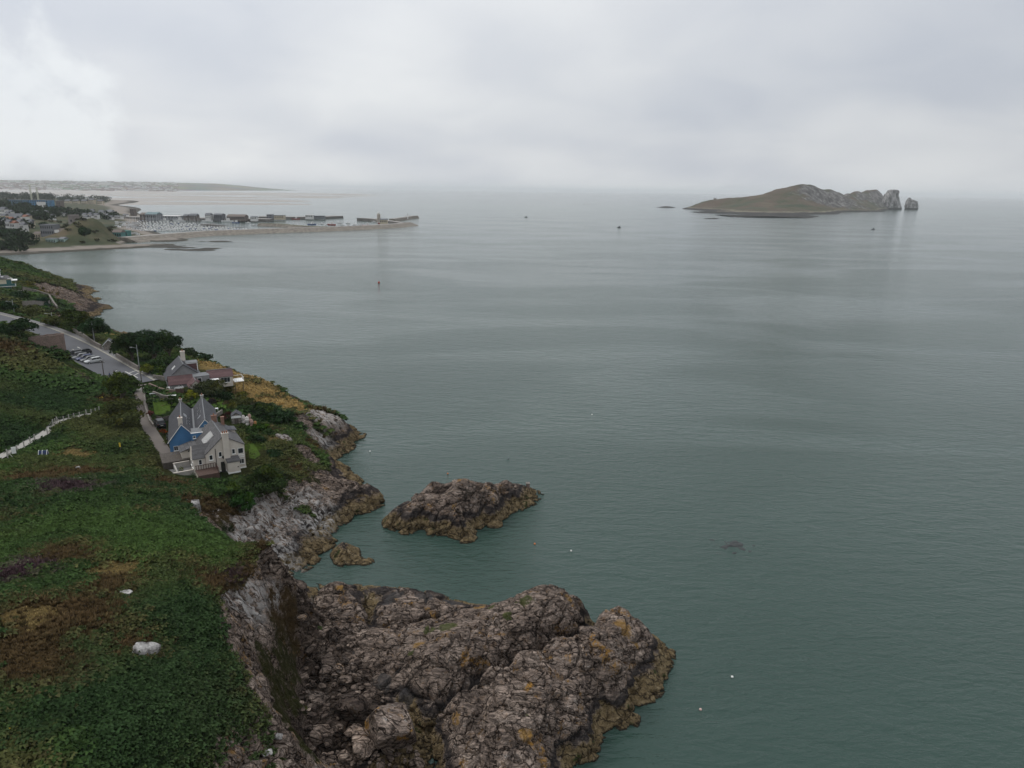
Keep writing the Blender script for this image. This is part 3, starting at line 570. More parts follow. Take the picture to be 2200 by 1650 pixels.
FERNS_FAR = [fern(6, 0.62, 0.40, 0.24, q+20) for q in range(4)]
TUFTS = [tuft(11, 0.42, 0.42, q) for q in range(4)]
def _ft(o, rz_, *r): return ((o[0], o[1]), math.radians(rz_), *r)
_A = P(529, 1004, 11.0)-3.15*np.array([math.cos(math.radians(32.3)), math.sin(math.radians(32.3)), 0])
FOOT = [_ft(_A, 32.3, -10.8, 3.6, -3.6, 11.0), _ft(P(389, 912, 17.3), 24.8, -2.8, 7.2, -2.0, 18.6), _ft(P(384, 800, 13), 28, -5, 12, -2, 10), _ft(P(26, 628, 14), 34, -10, 4.5, -3, 9), _ft(P(190, 782, 15.3), -32, -7, 7, -3.6, 3.6), _ft(P(360, 945, 11.6), 30, -3.0, 2.4, -2.4, 3.4), _ft(P(388, 985, 11), 30, -3, 4, -6, 4)]
def grow(x0, x1, y0, y1, st, ferns, size, tag_, density_pad=True):
    X, Y = cand(x0, x1, y0, y1, st); ok, Z = veg_mask(X, Y)
    cl = np.ones(X.shape)
    for (a, b), rz_, x0, x1, y0, y1 in FOOT:
        u = (X-a)*math.cos(rz_)+(Y-b)*math.sin(rz_); w = -(X-a)*math.sin(rz_)+(Y-b)*math.cos(rz_); cl = cl*~((u > x0) & (u < x1) & (w > y0) & (w < y1))
    for lx, ly, lr in ((P(348, 880, 12.4)[0], P(348, 880, 12.4)[1], 2.6), (P(480, 868, 11.7)[0], P(480, 868, 11.7)[1], 2.4), (P(546, 970, 10.7)[0], P(546, 970, 10.7)[1], 1.6)): cl = cl*(np.hypot(X-lx, Y-ly) > lr)
    k = (ok > rng.uniform(0.15, 0.85, X.size)) & (cl > 0); X, Y, Z = X[k], Y[k], Z[k]
    Z = Z+terr_bump(X, Y, Z)-0.05; jit = 0.5+st*1.1; C = cover(X+rng.normal(0, jit, X.size), Y+rng.normal(0, jit, X.size))
    p = np.stack([X, Y, Z*0], -1)
    dry = C[:, 0] > C[:, 1]*1.12
    sz = size*(0.75+0.5*rng.random(X.size))*(1+0.45*fbm(p/2.6, 2, 70))
    for a, b, r, h, bl in pads:
        inn = np.hypot(X-a, Y-b) < r+1; sz = np.where(inn, sz*0.42, sz); Z = np.where(inn, gz(X, Y)-.03, Z)
    lawn = C[:, 1] > 0.068; sz = np.where(lawn, sz*0.5, sz)
    flower = rng.random(X.size) < 0.0022; C[flower] = (0.30, 0.22, 0.02); sz = np.where(flower, sz*.45, sz)
    f = ~dry; res = []
    if f.sum(): res.append(tag(scatter('bracken', ferns, X[f], Y[f], Z[f], sz[f], C[f]*1.30), 'green bracken fronds covering the %s' % tag_, 'bracken', kind='stuff'))
    f = dry
    if f.sum(): res.append(tag(scatter('dry_grass', TUFTS, X[f], Y[f], Z[f], sz[f]*1.05, C[f]*1.25), 'rust brown and straw coloured grass patches on the %s' % tag_, 'dry grass', kind='stuff'))
    return res
grow(-75, 4, 24, 78, 0.33, FERNS, 0.78, 'nearest hill in the foreground')
grow(-115, -15, 78, 150, 0.50, FERNS, 1.0, 'middle slopes round the houses')
grow(-215, -30, 150, 262, 1.0, FERNS_FAR, 1.75, 'slopes beside the road')
grow(-360, -140, 262, 470, 1.7, FERNS_FAR, 2.6, 'far headland')

# ================================================================== TREES AND SHRUBS
M_BARK = plain('bark', (0.075, 0.060, 0.046), 0.9, 0.3, 3.0)
def tube(pts, rad, n=6):
    pts = [np.array(p, float) for p in pts]; V = []; Fc = []
    for i, p in enumerate(pts):
        d = pts[min(i+1, len(pts)-1)]-pts[max(i-1, 0)]; d = d/max(np.linalg.norm(d), 1e-9)
        u = np.cross(d, [0.3, 0.9, 0.2]); u /= np.linalg.norm(u); w = np.cross(d, u)
        for k in range(n): a = 2*math.pi*k/n; V.append(p+(u*math.cos(a)+w*math.sin(a))*rad[i])
    for i in range(len(pts)-1):
        for k in range(n): Fc.append((i*n+k, i*n+(k+1) % n, (i+1)*n+(k+1) % n, (i+1)*n+k))
    return V, Fc
def make_tree(name, label, cat, px, py, z, w, h, colr, seed=0, leaf=0.30, nleaf=1800, depth=None, trunk=0.28, lean=(0, 0), group=None, bare=0.0, world=None):
    g = np.random.default_rng(seed*7+1); b = np.array(world) if world is not None else P(px, py, z); b[2] = float(gz(b[0], b[1]))-0.1
    root = empty(name, b); tag(root, label, cat, group); depth = depth or w
    # limbs
    V = []; Fc = []
    def add(q):
        o = len(V); V.extend(q[0]); Fc.extend([tuple(i+o for i in f) for f in q[1]])
    top = np.array([lean[0]*h, lean[1]*h, h*trunk+0.15*h]); r0 = 0.045*h+0.03*w*0.3
    add(tube([(0, 0, 0), top*0.5+g.normal(0, .03*h, 3)*[1, 1, 0], top], [r0, r0*.75, r0*.6])); tips = []
    nl = 6+int(w/2)
    lobes = []
    for k in range(nl):
        a = 2*math.pi*(k+g.uniform(-.3, .3))/nl; rr = g.uniform(.25, .80); q = np.array([math.cos(a)*w*.5*rr+lean[0]*h, math.sin(a)*depth*.5*rr+lean[1]*h, h*(trunk+g.uniform(.22, .62)*(1.12-0.45*rr))])
        add(tube([top*g.uniform(.5, 1), (top+q)/2+g.normal(0, .04*h, 3), q], [r0*.5, r0*.3, r0*.12], 5)); lobes.append((q, g.uniform(.26, .40)))
    lobes.append((np.array([lean[0]*h, lean[1]*h, h*.70]), .36))
    for k in range(3): lobes.append((np.array([g.uniform(-.22, .22)*w+lean[0]*h, g.uniform(-.22, .22)*depth+lean[1]*h, h*g.uniform(.45, .78)]), g.uniform(.2, .34)))
    fv = np.array(V); fcs = np.array(Fc)
    link('trunk', mesh_np('trunk', fv, fcs, [M_BARK], None, True), root)
    # crown of leaves
    wts = np.array([l[1]**2 for l in lobes]); wts /= wts.sum(); which = g.choice(len(lobes), nleaf, p=wts)
    cen = np.array([l[0] for l in lobes])[which]; rad = np.array([l[1] for l in lobes])[which]
    d = g.normal(0, 1, (nleaf, 3)); d /= np.linalg.norm(d, axis=1, keepdims=True); d[:, 2] = np.where(d[:, 2] < -0.35, -d[:, 2], d[:, 2])
    r = g.uniform(.55, 1.06, nleaf)**0.6
    pos = cen+d*(r*rad)[:, None]*np.array([w*.62, depth*.62, h*.62]); pos += fbm(pos/1.2+seed, 2, seed)[:, None]*d*0.4
    keep = (pos[:, 2] > 0.12*h*(trunk > 0.2)) & (vnoise(pos/0.9+seed*3.1, seed+5) > 0.22+bare); pos = pos[keep]; d = d[keep]; n = len(pos)
    nrm = d+g.normal(0, .55, (n, 3)); nrm /= np.linalg.norm(nrm, axis=1, keepdims=True)
    u = np.cross(nrm, g.normal(0, 1, (n, 3))); u /= np.linalg.norm(u, axis=1, keepdims=True); v = np.cross(nrm, u)
    s = leaf*g.uniform(.6, 1.5, n)[:, None]
    Q = np.stack([pos-u*s, pos+v*s*.55, pos+u*s, pos-v*s*.55], 1).reshape(-1, 3)
    colr = np.array(colr); tone = (0.55+0.9*vnoise(pos/1.5+50, seed+2))*g.uniform(.7, 1.3, n)
    cc = colr[None]*tone[:, None]; yel = vnoise(pos/2.2+11, seed+9) > 0.66; cc[yel] = cc[yel]*[1.45, 1.25, .8]
    cr_ = link('crown', mesh_np('crown', Q, np.arange(n*4).reshape(n, 4), [M_LEAF], None, False, {'Col': ('FLOAT_COLOR', np.repeat(cc, 4, 0))}), root)
    return root
G_D, G_M, G_O, G_Y = (0.017, 0.035, 0.014), (0.029, 0.053, 0.016), (0.054, 0.062, 0.021), (0.085, 0.100, 0.016)
TL = [  # name, label, category, px, py, z, width, height, colour, seed, leaf, n
 ('sycamore_tree', 'dark leafy tree with yellow green tips beside the road junction', 'tree', 268, 868, 13.4, 8.0, 7.4, (0.030, 0.048, 0.013), 1, .26, 4000),
 ('willow_bush', 'broad olive green bush at the end of the path fence', 'bush', 262, 912, 13.2, 9.6, 6.0, (0.052, 0.062, 0.022), 2, .24, 4200),
 ('seaside_tree', 'tallest dark green tree above the slate-roofed house', 'tree', 335, 782, 13.4, 12.0, 9.6, G_D, 3, .30, 4200),
 ('seaside_tree', 'dark tree left of the tallest one, behind the roadside wall', 'tree', 287, 784, 13.6, 10.5, 8.6, (0.017, 0.032, 0.012), 4, .30, 3600),
 ('seaside_tree', 'dark tree at the right end of the clump, nearest the sea', 'tree', 366, 768, 12.6, 8.0, 7.0, G_D, 5, .30, 2600),
 ('laurel_bush', 'mid green bush beside the slate-roofed house', 'bush', 335, 800, 13.6, 6.0, 4.2, G_M, 6, .26, 1800),
 ('laurel_bush', 'yellow green bush under the dark roadside trees', 'bush', 318, 806, 13.8, 4.0, 3.2, G_Y, 7, .22, 1300),
 ('ivy_bush', 'green ivy mass in front of the maroon-roofed wing', 'bush', 348, 812, 13.4, 4.6, 3.0, G_M, 8, .22, 1500),
 ('roadside_tree', 'green tree behind the lamp post, beyond the roadside wall', 'tree', 205, 742, 14.6, 8.5, 7.6, G_D, 9, .30, 2800),
 ('roadside_tree', 'yellow-topped green tree left of the lamp post', 'tree', 168, 722, 15.2, 9.5, 8.0, (0.030, 0.044, 0.011), 10, .30, 3000),
 ('roadside_bush', 'low scrub bush beside the bend of the road', 'bush', 120, 708, 16.2, 7.0, 3.4, G_O, 11, .28, 1500),
 ('hawthorn_tree', 'dark spreading tree above the round stone wall', 'tree', 42, 728, 20.0, 9.5, 5.6, G_D, 12, .28, 3000),
 ('thicket', 'dense thicket with bare grey stems beside the hedge', 'bush', 440, 848, 12.2, 10.0, 4.0, (0.036, 0.044, 0.019), 13, .22, 4200),
 ('golden_shrub', 'yellow green shrub beside the brown gate', 'bush', 411, 864, 12.2, 3.0, 3.2, G_Y, 14, .17, 1500),
 ('elder_bush', 'large round green bush right of the cream house', 'bush', 574, 1040, 10.3, 7.6, 5.4, (0.024, 0.040, 0.013), 15, .22, 3800),
 ('windswept_tree', 'small dark windswept tree on the skyline by the dry grass', 'tree', 446, 779, 8.4, 4.4, 2.6, G_D, 16, .22, 1100),
 ('round_shrub', 'dark round shrub left of the blue house roof', 'bush', 369, 868, 12.4, 2.4, 2.2, G_D, 17, .16, 900),
 ('garden_shrub', 'dark red-leaved shrub behind the small shed', 'bush', 492, 902, 11.4, 3.0, 2.0, (0.050, 0.018, 0.016), 18, .16, 800),
 ('flower_bush', 'red-flowering bush beside the lane garden', 'bush', 323, 895, 12.4, 1.8, 1.5, (0.110, 0.040, 0.034), 19, .13, 600),
 ('flower_bush', 'red-flowering bush in front of the blue house', 'bush', 352, 932, 12.0, 1.8, 1.5, (0.120, 0.036, 0.020), 20, .13, 600),
 ('garden_bush', 'low green bush below the garden lawn', 'bush', 345, 898, 12.3, 3.4, 1.3, G_M, 21, .16, 800),
 ('courtyard_bush', 'big dark bush in front of the glass-fronted house', 'bush', 46, 650, 13.5, 9.5, 4.4, G_D, 22, .42, 2200),
 ('courtyard_bush', 'dark bush on the terrace between the stone walls', 'bush', 90, 655, 12.0, 8.0, 4.6, (0.014, 0.034, 0.020), 23, .38, 1600),
 ('verge_tree', 'dark tree behind the leftmost lamp post', 'tree', 12, 676, 18.0, 8.0, 4.6, G_D, 24, .36, 2000),
 ('verge_bush', 'scrubby green bush below the courtyard wall', 'bush', 60, 684, 16.0, 9.0, 3.8, G_O, 25, .34, 1800),
 ('verge_bush', 'grey green bush right of the courtyard, above the rocks', 'bush', 140, 694, 12.0, 8.0, 3.6, (0.030, 0.042, 0.024), 26, .34, 1600),
 ('slope_bush', 'dark scrub bush at the cliff edge above the pale crag', 'bush', 605, 905, 9.6, 6.0, 2.4, G_D, 27, .26, 1600),
 ('slope_bush', 'dark scrub bush between the shed and the dry grass', 'bush', 565, 895, 10.2, 6.5, 2.6, (0.018, 0.032, 0.012), 28, .26, 1700),
 ('slope_bush', 'bright green brambles right of the stacked white pots', 'bush', 560, 925, 10.6, 5.0, 1.8, (0.026, 0.056, 0.010), 29, .22, 1400),
 ('slope_bush', 'green scrub in front of the clipped hedge end', 'bush', 520, 872, 11.0, 6.0, 2.0, G_O, 30, .24, 1500),
 ('slope_bush', 'dark ivy hanging over the cliff below the cream house', 'bush', 525, 1090, 9.0, 4.6, 3.4, (0.016, 0.040, 0.010), 31, .22, 1800),
 ('slope_bush', 'low green scrub on the bank below the brown deck', 'bush', 470, 1056, 11.0, 7.0, 1.8, G_M, 32, .22, 1800),
 ('garden_tree', 'dark purple-grey shrub at the corner of the garden lawn', 'bush', 458, 868, 11.9, 2.0, 1.6, (0.024, 0.020, 0.020), 33, .16, 600),
 ('skyline_bush', 'low dark scrub on the skyline right of the tall trees', 'bush', 400, 768, 9.6, 9.0, 2.6, (0.020, 0.032, 0.012), 34, .3, 1700),
 ('wall_bush', 'green bush hiding the lane wall by the junction', 'bush', 330, 842, 13.2, 2.6, 1.3, G_M, 35, .18, 700)]
for t in TL: make_tree(*t, trunk=0.05 if t[2] == 'bush' else 0.2)
for k, (a, b, z_, w_, h_, c_) in enumerate(((500, 880, 11.3, 3.0, 1.6, G_O), (530, 888, 10.8, 3.4, 1.7, G_M), (548, 880, 10.4, 3.2, 1.5, (0.060, 0.058, 0.034)), (512, 868, 11.2, 2.8, 1.4, (0.065, 0.060, 0.036)), (585, 905, 9.8, 3.6, 1.8, G_D), (575, 935, 10.2, 3.0, 1.6, G_M), (590, 985, 10, 3.0, 1.7, G_D), (548, 948, 10.6, 3.2, 1.9, G_M), (540, 930, 10.8, 2.6, 1.6, G_M), (560, 955, 10.4, 2.8, 1.7, G_D), (610, 1000, 9.6, 2.6, 1.4, G_O), (490, 870, 11.5, 2.2, 1.2, (0.060, 0.055, 0.036)), (470, 850, 11.9, 3.2, 1.8, G_O), (455, 830, 12, 4.0, 2.0, G_M), (490, 838, 10.8, 3.6, 1.7, G_O), (520, 850, 10.4, 3.4, 1.4, G_O))):
    make_tree('scrub_bush', 'low scrub bush on the slope right of the houses', 'bush', a, b, z_, w_, h_, c_, 60+k, .2, 700, trunk=.05, group='scrub right of the houses')
# lawns
def lawn(name, pts, z):
    q = [P(a, b, z) for a, b in pts]; c = np.mean(q, 0); V = [c]+[c+(v-c)*k for k in (.5, 1.) for v in q]; n = len(q); V = np.array(V); V[:, 2] = gz(V[:, 0], V[:, 1])+.10
    Fc = [(0, 1+k, 1+(k+1) % n) for k in range(n)]+[t for k in range(n) for t in ((1+k, 1+n+k, 1+n+(k+1) % n), (1+k, 1+n+(k+1) % n, 1+(k+1) % n))]
    tag(link(name, mesh_np(name, V, np.array(Fc), [M_LAWN])), kind='structure')
M_LAWN = plain('mown_grass', (0.046, 0.076, 0.014), .95, .35, 1.6, spec=.02)
lawn('lawn', [(328, 866), (350, 862), (366, 866), (366, 880), (360, 893), (342, 898), (332, 888)], 12.45); lawn('lawn', [(462, 858), (486, 864), (500, 874), (488, 882), (470, 876)], 11.7); lawn('lawn', [(534, 952), (540, 952), (552, 966), (560, 982), (548, 990), (536, 988)], 10.7); lawn('verge', [(140, 752), (158, 762), (176, 778), (166, 776), (146, 762)], 16.0); lawn('lawn', [(30, 652), (52, 648), (62, 655), (40, 660)], 14.0)
# clipped hedge
def hedge(name, label, a, b, wid, hgt, colr, seed, n=3600):
    a = P(*a); b = P(*b); L = np.linalg.norm((b-a)[:2]); g = np.random.default_rng(seed); rz = math.atan2(b[1]-a[1], b[0]-a[0])
    root = empty(name, (a[0], a[1], float(gz(a[0], a[1]))-0.1), rz); tag(root, label, 'hedge')
    dz = float(gz(b[0], b[1])-gz(a[0], a[1]))
    f = g.integers(0, 4, n); t = g.random(n); s = g.random(n)
    x = t*L; y = np.where(f == 0, -wid/2, np.where(f == 1, wid/2, (s-.5)*wid)); z = np.where(f <= 1, s*hgt, hgt)+g.normal(0, .06, n)
    pos = np.stack([x, y+g.normal(0, .06, n), z+x/L*dz], -1); nrm = g.normal(0, 1, (n, 3)); nrm /= np.linalg.norm(nrm, axis=1, keepdims=True)
    u = np.cross(nrm, g.normal(0, 1, (n, 3))); u /= np.linalg.norm(u, axis=1, keepdims=True); v = np.cross(nrm, u); q = 0.16*g.uniform(.6, 1.4, n)[:, None]
    Q = np.stack([pos-u*q, pos+v*q*.6, pos+u*q, pos-v*q*.6], 1).reshape(-1, 3); cc = np.array(colr)[None]*g.uniform(.6, 1.4, n)[:, None]
    link('foliage', mesh_np('foliage', Q, np.arange(n*4).reshape(n, 4), [M_LEAF], None, False, {'Col': ('FLOAT_COLOR', np.repeat(cc, 4, 0))}), root)
    V = []; Fc = []
    for k in range(int(L/0.8)):
        q = tube([(k*.8+.3, 0, 0), (k*.8+.35, .05, hgt*.5), (k*.8+.3, -.1, hgt*.85)], [.05, .04, .02], 4); o = len(V); V += q[0]; Fc += [tuple(i+o for i in f) for f in q[1]]
    link('stems', mesh_np('stems', np.array(V)+[0, 0, 0], np.array(Fc), [M_BARK]), root)
hedge('clipped_hedge', 'long dark clipped hedge behind the blue house garden', (426, 852, 12.2), (500, 862, 11.4), 1.3, 1.9, G_D, 51)
# ================================================================== BUILDING TOOLS
class MB:
    def __init__(s): s.v = []; s.f = []
    def add(s, v, f):
        o = len(s.v); s.v += [tuple(map(float, q)) for q in v]; s.f += [tuple(i+o for i in q) for q in f]; return s
    def box(s, x0, x1, y0, y1, z0, z1):
        return s.add([(x0, y0, z0), (x1, y0, z0), (x1, y1, z0), (x0, y1, z0), (x0, y0, z1), (x1, y0, z1), (x1, y1, z1), (x0, y1, z1)],
                     [(3, 2, 1, 0), (4, 5, 6, 7), (0, 1, 5, 4), (1, 2, 6, 5), (2, 3, 7, 6), (3, 0, 4, 7)])
    def extr(s, poly, vec):                       # poly: list of 3D points, extruded along vec
        n = len(poly); p = [np.array(q, float) for q in poly]; w = np.array(vec, float)
        f = [tuple(range(n))[::-1], tuple(range(n, 2*n))]+[(i, (i+1) % n, (i+1) % n+n, i+n) for i in range(n)]
        return s.add(p+[q+w for q in p], f)
    def slab(s, a, b, c, d, t):                   # a tilted roof slab of thickness t below its four corners
        u = np.cross(np.array(b)-np.array(a), np.array(d)-np.array(a)); u = u/np.linalg.norm(u)*t
        if u[2] < 0: u = -u
        return s.extr([np.array(q)-u for q in (a, b, c, d)], u)
    def tube(s, pts, rad, n=6):
        q = tube(pts, rad if hasattr(rad, '__len__') else [rad]*len(pts), n); s.add(*q)
        k = len(q[0]); o = len(s.v)-k; s.f += [tuple(o+i for i in range(n))[::-1], tuple(o+k-n+i for i in range(n))]; return s
    def cyl(s, c, r, h, n=12, r2=None):
        c = np.array(c, float); r2 = r if r2 is None else r2
        v = [c+[r*math.cos(2*math.pi*k/n), r*math.sin(2*math.pi*k/n), 0] for k in range(n)]+[c+[r2*math.cos(2*math.pi*k/n), r2*math.sin(2*math.pi*k/n), h] for k in range(n)]
        return s.add(v, [tuple(range(n))[::-1], tuple(range(n, 2*n))]+[(k, (k+1) % n, (k+1) % n+n, k+n) for k in range(n)])
    def me(s, name, mat, smooth=False):
        m = bpy.data.meshes.new(name); m.from_pydata(s.v, [], s.f); m.materials.append(mat)
        if smooth: m.polygons.foreach_set('use_smooth', [True]*len(m.polygons))
        m.update(); return m
    def build(s, name, mat, parent=None, loc=None, rz=None, smooth=False): return link(name, s.me(name, mat, smooth), parent, loc, rz)
def part(name, mat, parent, *boxes, loc=None, rz=None):
    m = MB()
    for b in boxes: m.box(*b)
    return m.build(name, mat, parent, loc, rz)
def slate_mat(name, c, course=0.28, dark=0.55):
    M = Mat(name); o = M.obj(); s = M.node('ShaderNodeSeparateXYZ'); M.l.new(o, s.inputs[0])
    br = M.node('ShaderNodeTexBrick'); br.inputs['Scale'].default_value = 1.0; br.inputs['Mortar Size'].default_value = 0.018
    br.inputs['Brick Width'].default_value = 0.42; br.inputs['Row Height'].default_value = course
    cm = M.node('ShaderNodeCombineXYZ'); M.l.new(s.outputs[1], cm.inputs[0]); M.l.new(M.math('MULTIPLY', s.outputs[2], 1.5), cm.inputs[1]); M.l.new(cm.outputs[0], br.inputs['Vector'])
    br.inputs['Color1'].default_value = (*[a*1.25 for a in c], 1); br.inputs['Color2'].default_value = (*[a*0.78 for a in c], 1); br.inputs['Mortar'].default_value = (*[a*dark for a in c], 1)
    n = M.noise(M.pos(), 0.9, 5, 0.65)
    M.set('Base Color', M.mix(M.rng(n, 0.45, 0.7, 0, .5), br.outputs[0], tuple(min(1, a*1.45+.012) for a in c))); M.set('Roughness', 0.6)
    M.set('Normal', M.bump(br.outputs['Fac'], -0.02)); return M.m
M_SLATE = slate_mat('grey_slate', (0.056, 0.057, 0.064)); M_SLATE2 = slate_mat('weathered_slate', (0.080, 0.077, 0.078)); M_MAROON = slate_mat('maroon_tiles', (0.105, 0.058, 0.058))
M_CREAM = plain('cream_render', (0.50, 0.455, 0.40), 0.9, 0.10, 0.7); M_CREAM2 = plain('yellowed_render', (0.52, 0.48, 0.37), 0.9, 0.15, 0.8); M_WHITE = plain('white_paint', (0.72, 0.72, 0.70), 0.6, 0.05)
M_BLUE = plain('blue_render', (0.055, 0.155, 0.300), 0.85, 0.10, 0.8); M_GLASS = plain('window_glass', (0.022, 0.026, 0.030), 0.08, 0.2, 2.0, spec=0.6)
M_DECK = plain('deck_timber', (0.075, 0.045, 0.035), 0.75, 0.25, 3.0); M_BRICK = plain('red_brick', (0.20, 0.115, 0.085), 0.9, 0.25, 3.0); M_CONC = plain('concrete', (0.33, 0.315, 0.29), 0.9, 0.18, 0.9)
M_GREY = plain('grey_render', (0.20, 0.20, 0.20), 0.9, 0.15); M_DARK = plain('black_plastic', (0.015, 0.015, 0.016), 0.5, 0.2); M_TIMBER = plain('weathered_timber', (0.080, 0.068, 0.058), 0.85, 0.3, 3.0)
M_STEEL = plain('galvanised_steel', (0.33, 0.34, 0.35), 0.45, 0.1, metal=0.5); M_LEAD = plain('lead_flashing', (0.13, 0.135, 0.14), 0.6, 0.1); M_FLOOR = plain('paving', (0.14, 0.136, 0.132), 0.9, 0.2)
M_POT = plain('terracotta', (0.26, 0.12, 0.07), 0.8, 0.2); M_TEAL = plain('teal_glass', (0.05, 0.13, 0.13), 0.2, 0.2, spec=0.5)
def stone_mat(name, c1, c2, mort, sc=2.2):
    M = Mat(name); p = M.pos(); v = M.node('ShaderNodeTexVoronoi'); M.l.new(p, v.inputs['Vector']); v.inputs['Scale'].default_value = sc
    d = M.voro(p, sc); c = M.mix(M.noise(v.outputs['Position'], 3.0, 2), c1, c2); c = M.mix(M.rng(d, .02, .08), mort, c)
    c = M.mix(M.rng(M.noise(p, 0.5, 5, .65), .5, .7, 0, .5), c, (0.10, 0.095, 0.075)); M.set('Base Color', c); M.set('Roughness', 0.92); M.set('Normal', M.bump(M.rng(d, 0, .15), .08)); return M.m
M_STONE = stone_mat('rubble_stone', (0.17, 0.15, 0.13), (0.31, 0.28, 0.25), (0.12, 0.11, 0.10)); M_STONER = stone_mat('red_rubble_stone', (0.17, 0.115, 0.095), (0.30, 0.22, 0.185), (0.13, 0.11, 0.095))
def window(parent, x, z, w, h, y=0.0, face='-y', pane=M_GLASS, frame=M_WHITE, bars=0, sill=True):
    """a window in a wall face: frame > pane, sill; x along the wall, z centre"""
    m = MB(); t = 0.06
    for b in ((-w/2, -w/2+t, -.05, .02, -h/2, h/2), (w/2-t, w/2, -.05, .02, -h/2, h/2), (-w/2+t, w/2-t, -.05, .02, h/2-t, h/2), (-w/2+t, w/2-t, -.05, .02, -h/2, -h/2+t)): m.box(*b)
    for k in range(bars): u = -w/2+(k+1)*w/(bars+1); m.box(u-.02, u+.02, -.045, .015, -h/2+t, h/2-t)
    rz = {'-y': 0, '+x': math.pi/2, '+y': math.pi, '-x': -math.pi/2}[face]
    loc = {'-y': (x, y, z), '+y': (x, y, z), '+x': (y, x, z), '-x': (y, x, z)}[face]
    o = m.build('window', frame, parent, loc, rz); part('pane', pane, o, (-w/2+t, w/2-t, -.02, .03, -h/2+t, h/2-t))
    if sill: part('sill', frame, o, (-w/2-.06, w/2+.06, -.14, .02, -h/2-.08, -h/2-.003))
    return o
def gable_roof(parent, x0, x1, xr, y0, y1, zl, zr, za, mat, ov=0.25, t=0.12, ridge=None, axis='y', name='roof'):
    """two slabs meeting in a ridge that runs along local y"""
    m = MB(); kl = (za-zl)/(xr-x0); kr = (za-zr)/(x1-xr)
    m.slab((x0-ov, y0-ov, zl-kl*ov+t), (xr, y0-ov, za+t), (xr, y1+ov, za+t), (x0-ov, y1+ov, zl-kl*ov+t), t)
    m.slab((xr, y0-ov, za+t), (x1+ov, y0-ov, zr-kr*ov+t), (x1+ov, y1+ov, zr-kr*ov+t), (xr, y1+ov, za+t), t)
    o = m.build(name, mat, parent)
    if ridge: part('ridge_tile', ridge, o, (xr-.09, xr+.09, y0-ov-.02, y1+ov+.02, za+t-.04, za+t+.04))
    return o
def gable_wall(parent, x0, x1, xr, y0, y1, zl, zr, za, mat, z0=-0.6, name='wall'):
    return MB().extr([(x0, y0, z0), (x1, y0, z0), (x1, y0, zr), (xr, y0, za), (x0, y0, zl)], (0, y1-y0, 0)).build(name, mat, parent)
def chimney(parent, x, y, z0, z1, w, d, mat, pots=2):
    c = part('chimney', mat, parent, (x-w/2, x+w/2, y-d/2, y+d/2, z0, z1), (x-w/2-.06, x+w/2+.06, y-d/2-.06, y+d/2+.06, z1, z1+.12))
    for k in range(pots): MB().cyl((x+(k-(pots-1)/2)*.34, y, z1+.12), .12, .38, 10, .10).build('chimney_pot', M_POT, c)
    return c

# ================================================================== CREAM HOUSE ON THE CLIFF
RZ = math.radians(32.3); A = P(529, 1004, 11.0); ux = np.array([math.cos(RZ), math.sin(RZ), 0])
O = A-3.15*ux; house = empty('cream_house', (O[0], O[1], 11.0), RZ)
tag(house, 'two-storey cream house with grey slate roof and brown deck on the cliff edge', 'house')
gable_wall(house, -3.4, 3.15, -0.3, 0, 10.6, 3.7, 4.45, 6.5, M_CREAM)
rf = gable_roof(house, -3.4, 3.15, -0.3, 0, 10.6, 3.7, 4.45, 6.5, M_SLATE2, 0.12, 0.12, M_LEAD)
sk = MB().slab((-3.0, 3.4, 4.43), (-1.35, 3.4, 5.90), (-1.35, 6.2, 5.90), (-3.0, 6.2, 4.43), .30).build('rooflight', plain('polycarbonate', (0.50, 0.49, 0.47), .5, .08), rf)
for k in range(7): MB().slab((-3.0, 3.58+k*.4, 4.47), (-1.35, 3.58+k*.4, 5.94), (-1.35, 3.64+k*.4, 5.94), (-3.0, 3.64+k*.4, 4.47), .06).build('glazing_bar', M_LEAD, sk)
part('plinth', M_WHITE, house, (-2.0, 3.19, -.04, 10.7, -.6, .28))
chimney(house, 0.05, -0.16, 1.9, 7.05, 1.05, .58, M_CREAM, 3)
part('chimney_breast', M_CREAM, house, (-.42, .52, -.42, -.004, 1.6, 5.9))
shed = part('porch', M_CREAM, house, (-.15, 1.85, -1.7, -.004, -.6, 2.15)); MB().slab((-.3, -1.85, 2.18), (2.0, -1.85, 2.18), (2.0, 0, 2.62), (-.3, 0, 2.62), .1).build('porch_roof', M_SLATE2, shed)
part('plinth', M_WHITE, shed, (-.18, 1.88, -1.73, -.01, -.6, .25)); part('vent', M_DARK, shed, (1.4, 1.6, -1.72, -1.69, .95, 1.15))
for x, z, w, h in ((-2.55, 3.0, .6, .95), (-1.0, 3.3, .55, .95), (1.25, 3.45, .55, .95)): window(house, x, z, w, h)
window(house, 2.45, 1.35, .95, .95, bars=1)
bw = window(house, 2.45, 3.35, .95, 1.05, sill=False)
bal = part('balustrade', M_WHITE, house, (1.95, 2.95, -.30, -.22, 2.62, 2.70), (1.95, 2.95, -.30, -.22, 2.18, 2.26))
for k in range(5): part('baluster', M_WHITE, bal, (1.99+k*.22, 2.07+k*.22, -.29, -.23, 2.26, 2.62))
part('door', plain('dark_door', (0.025, 0.025, 0.022), .5), house, (-1.05, -.32, -.05, .02, 0, 1.85))
dp = MB(); dp.tube([(-1.75, -.08, 4.5), (-1.75, -.08, .5), (-1.3, -.12, .1), (-.6, -.3, .02)], .055).build('drainpipe', M_DARK, house)
MB().cyl((0, 0, 0), .28, .05, 14).build('satellite_dish', M_DARK, house, (-.55, -.22, 2.75)).rotation_euler = (math.radians(70), 0, .5)
MB().tube([(-.55, -.2, 2.7), (-.5, -.004, 2.6)], .02).build('dish_arm', M_DARK, house)
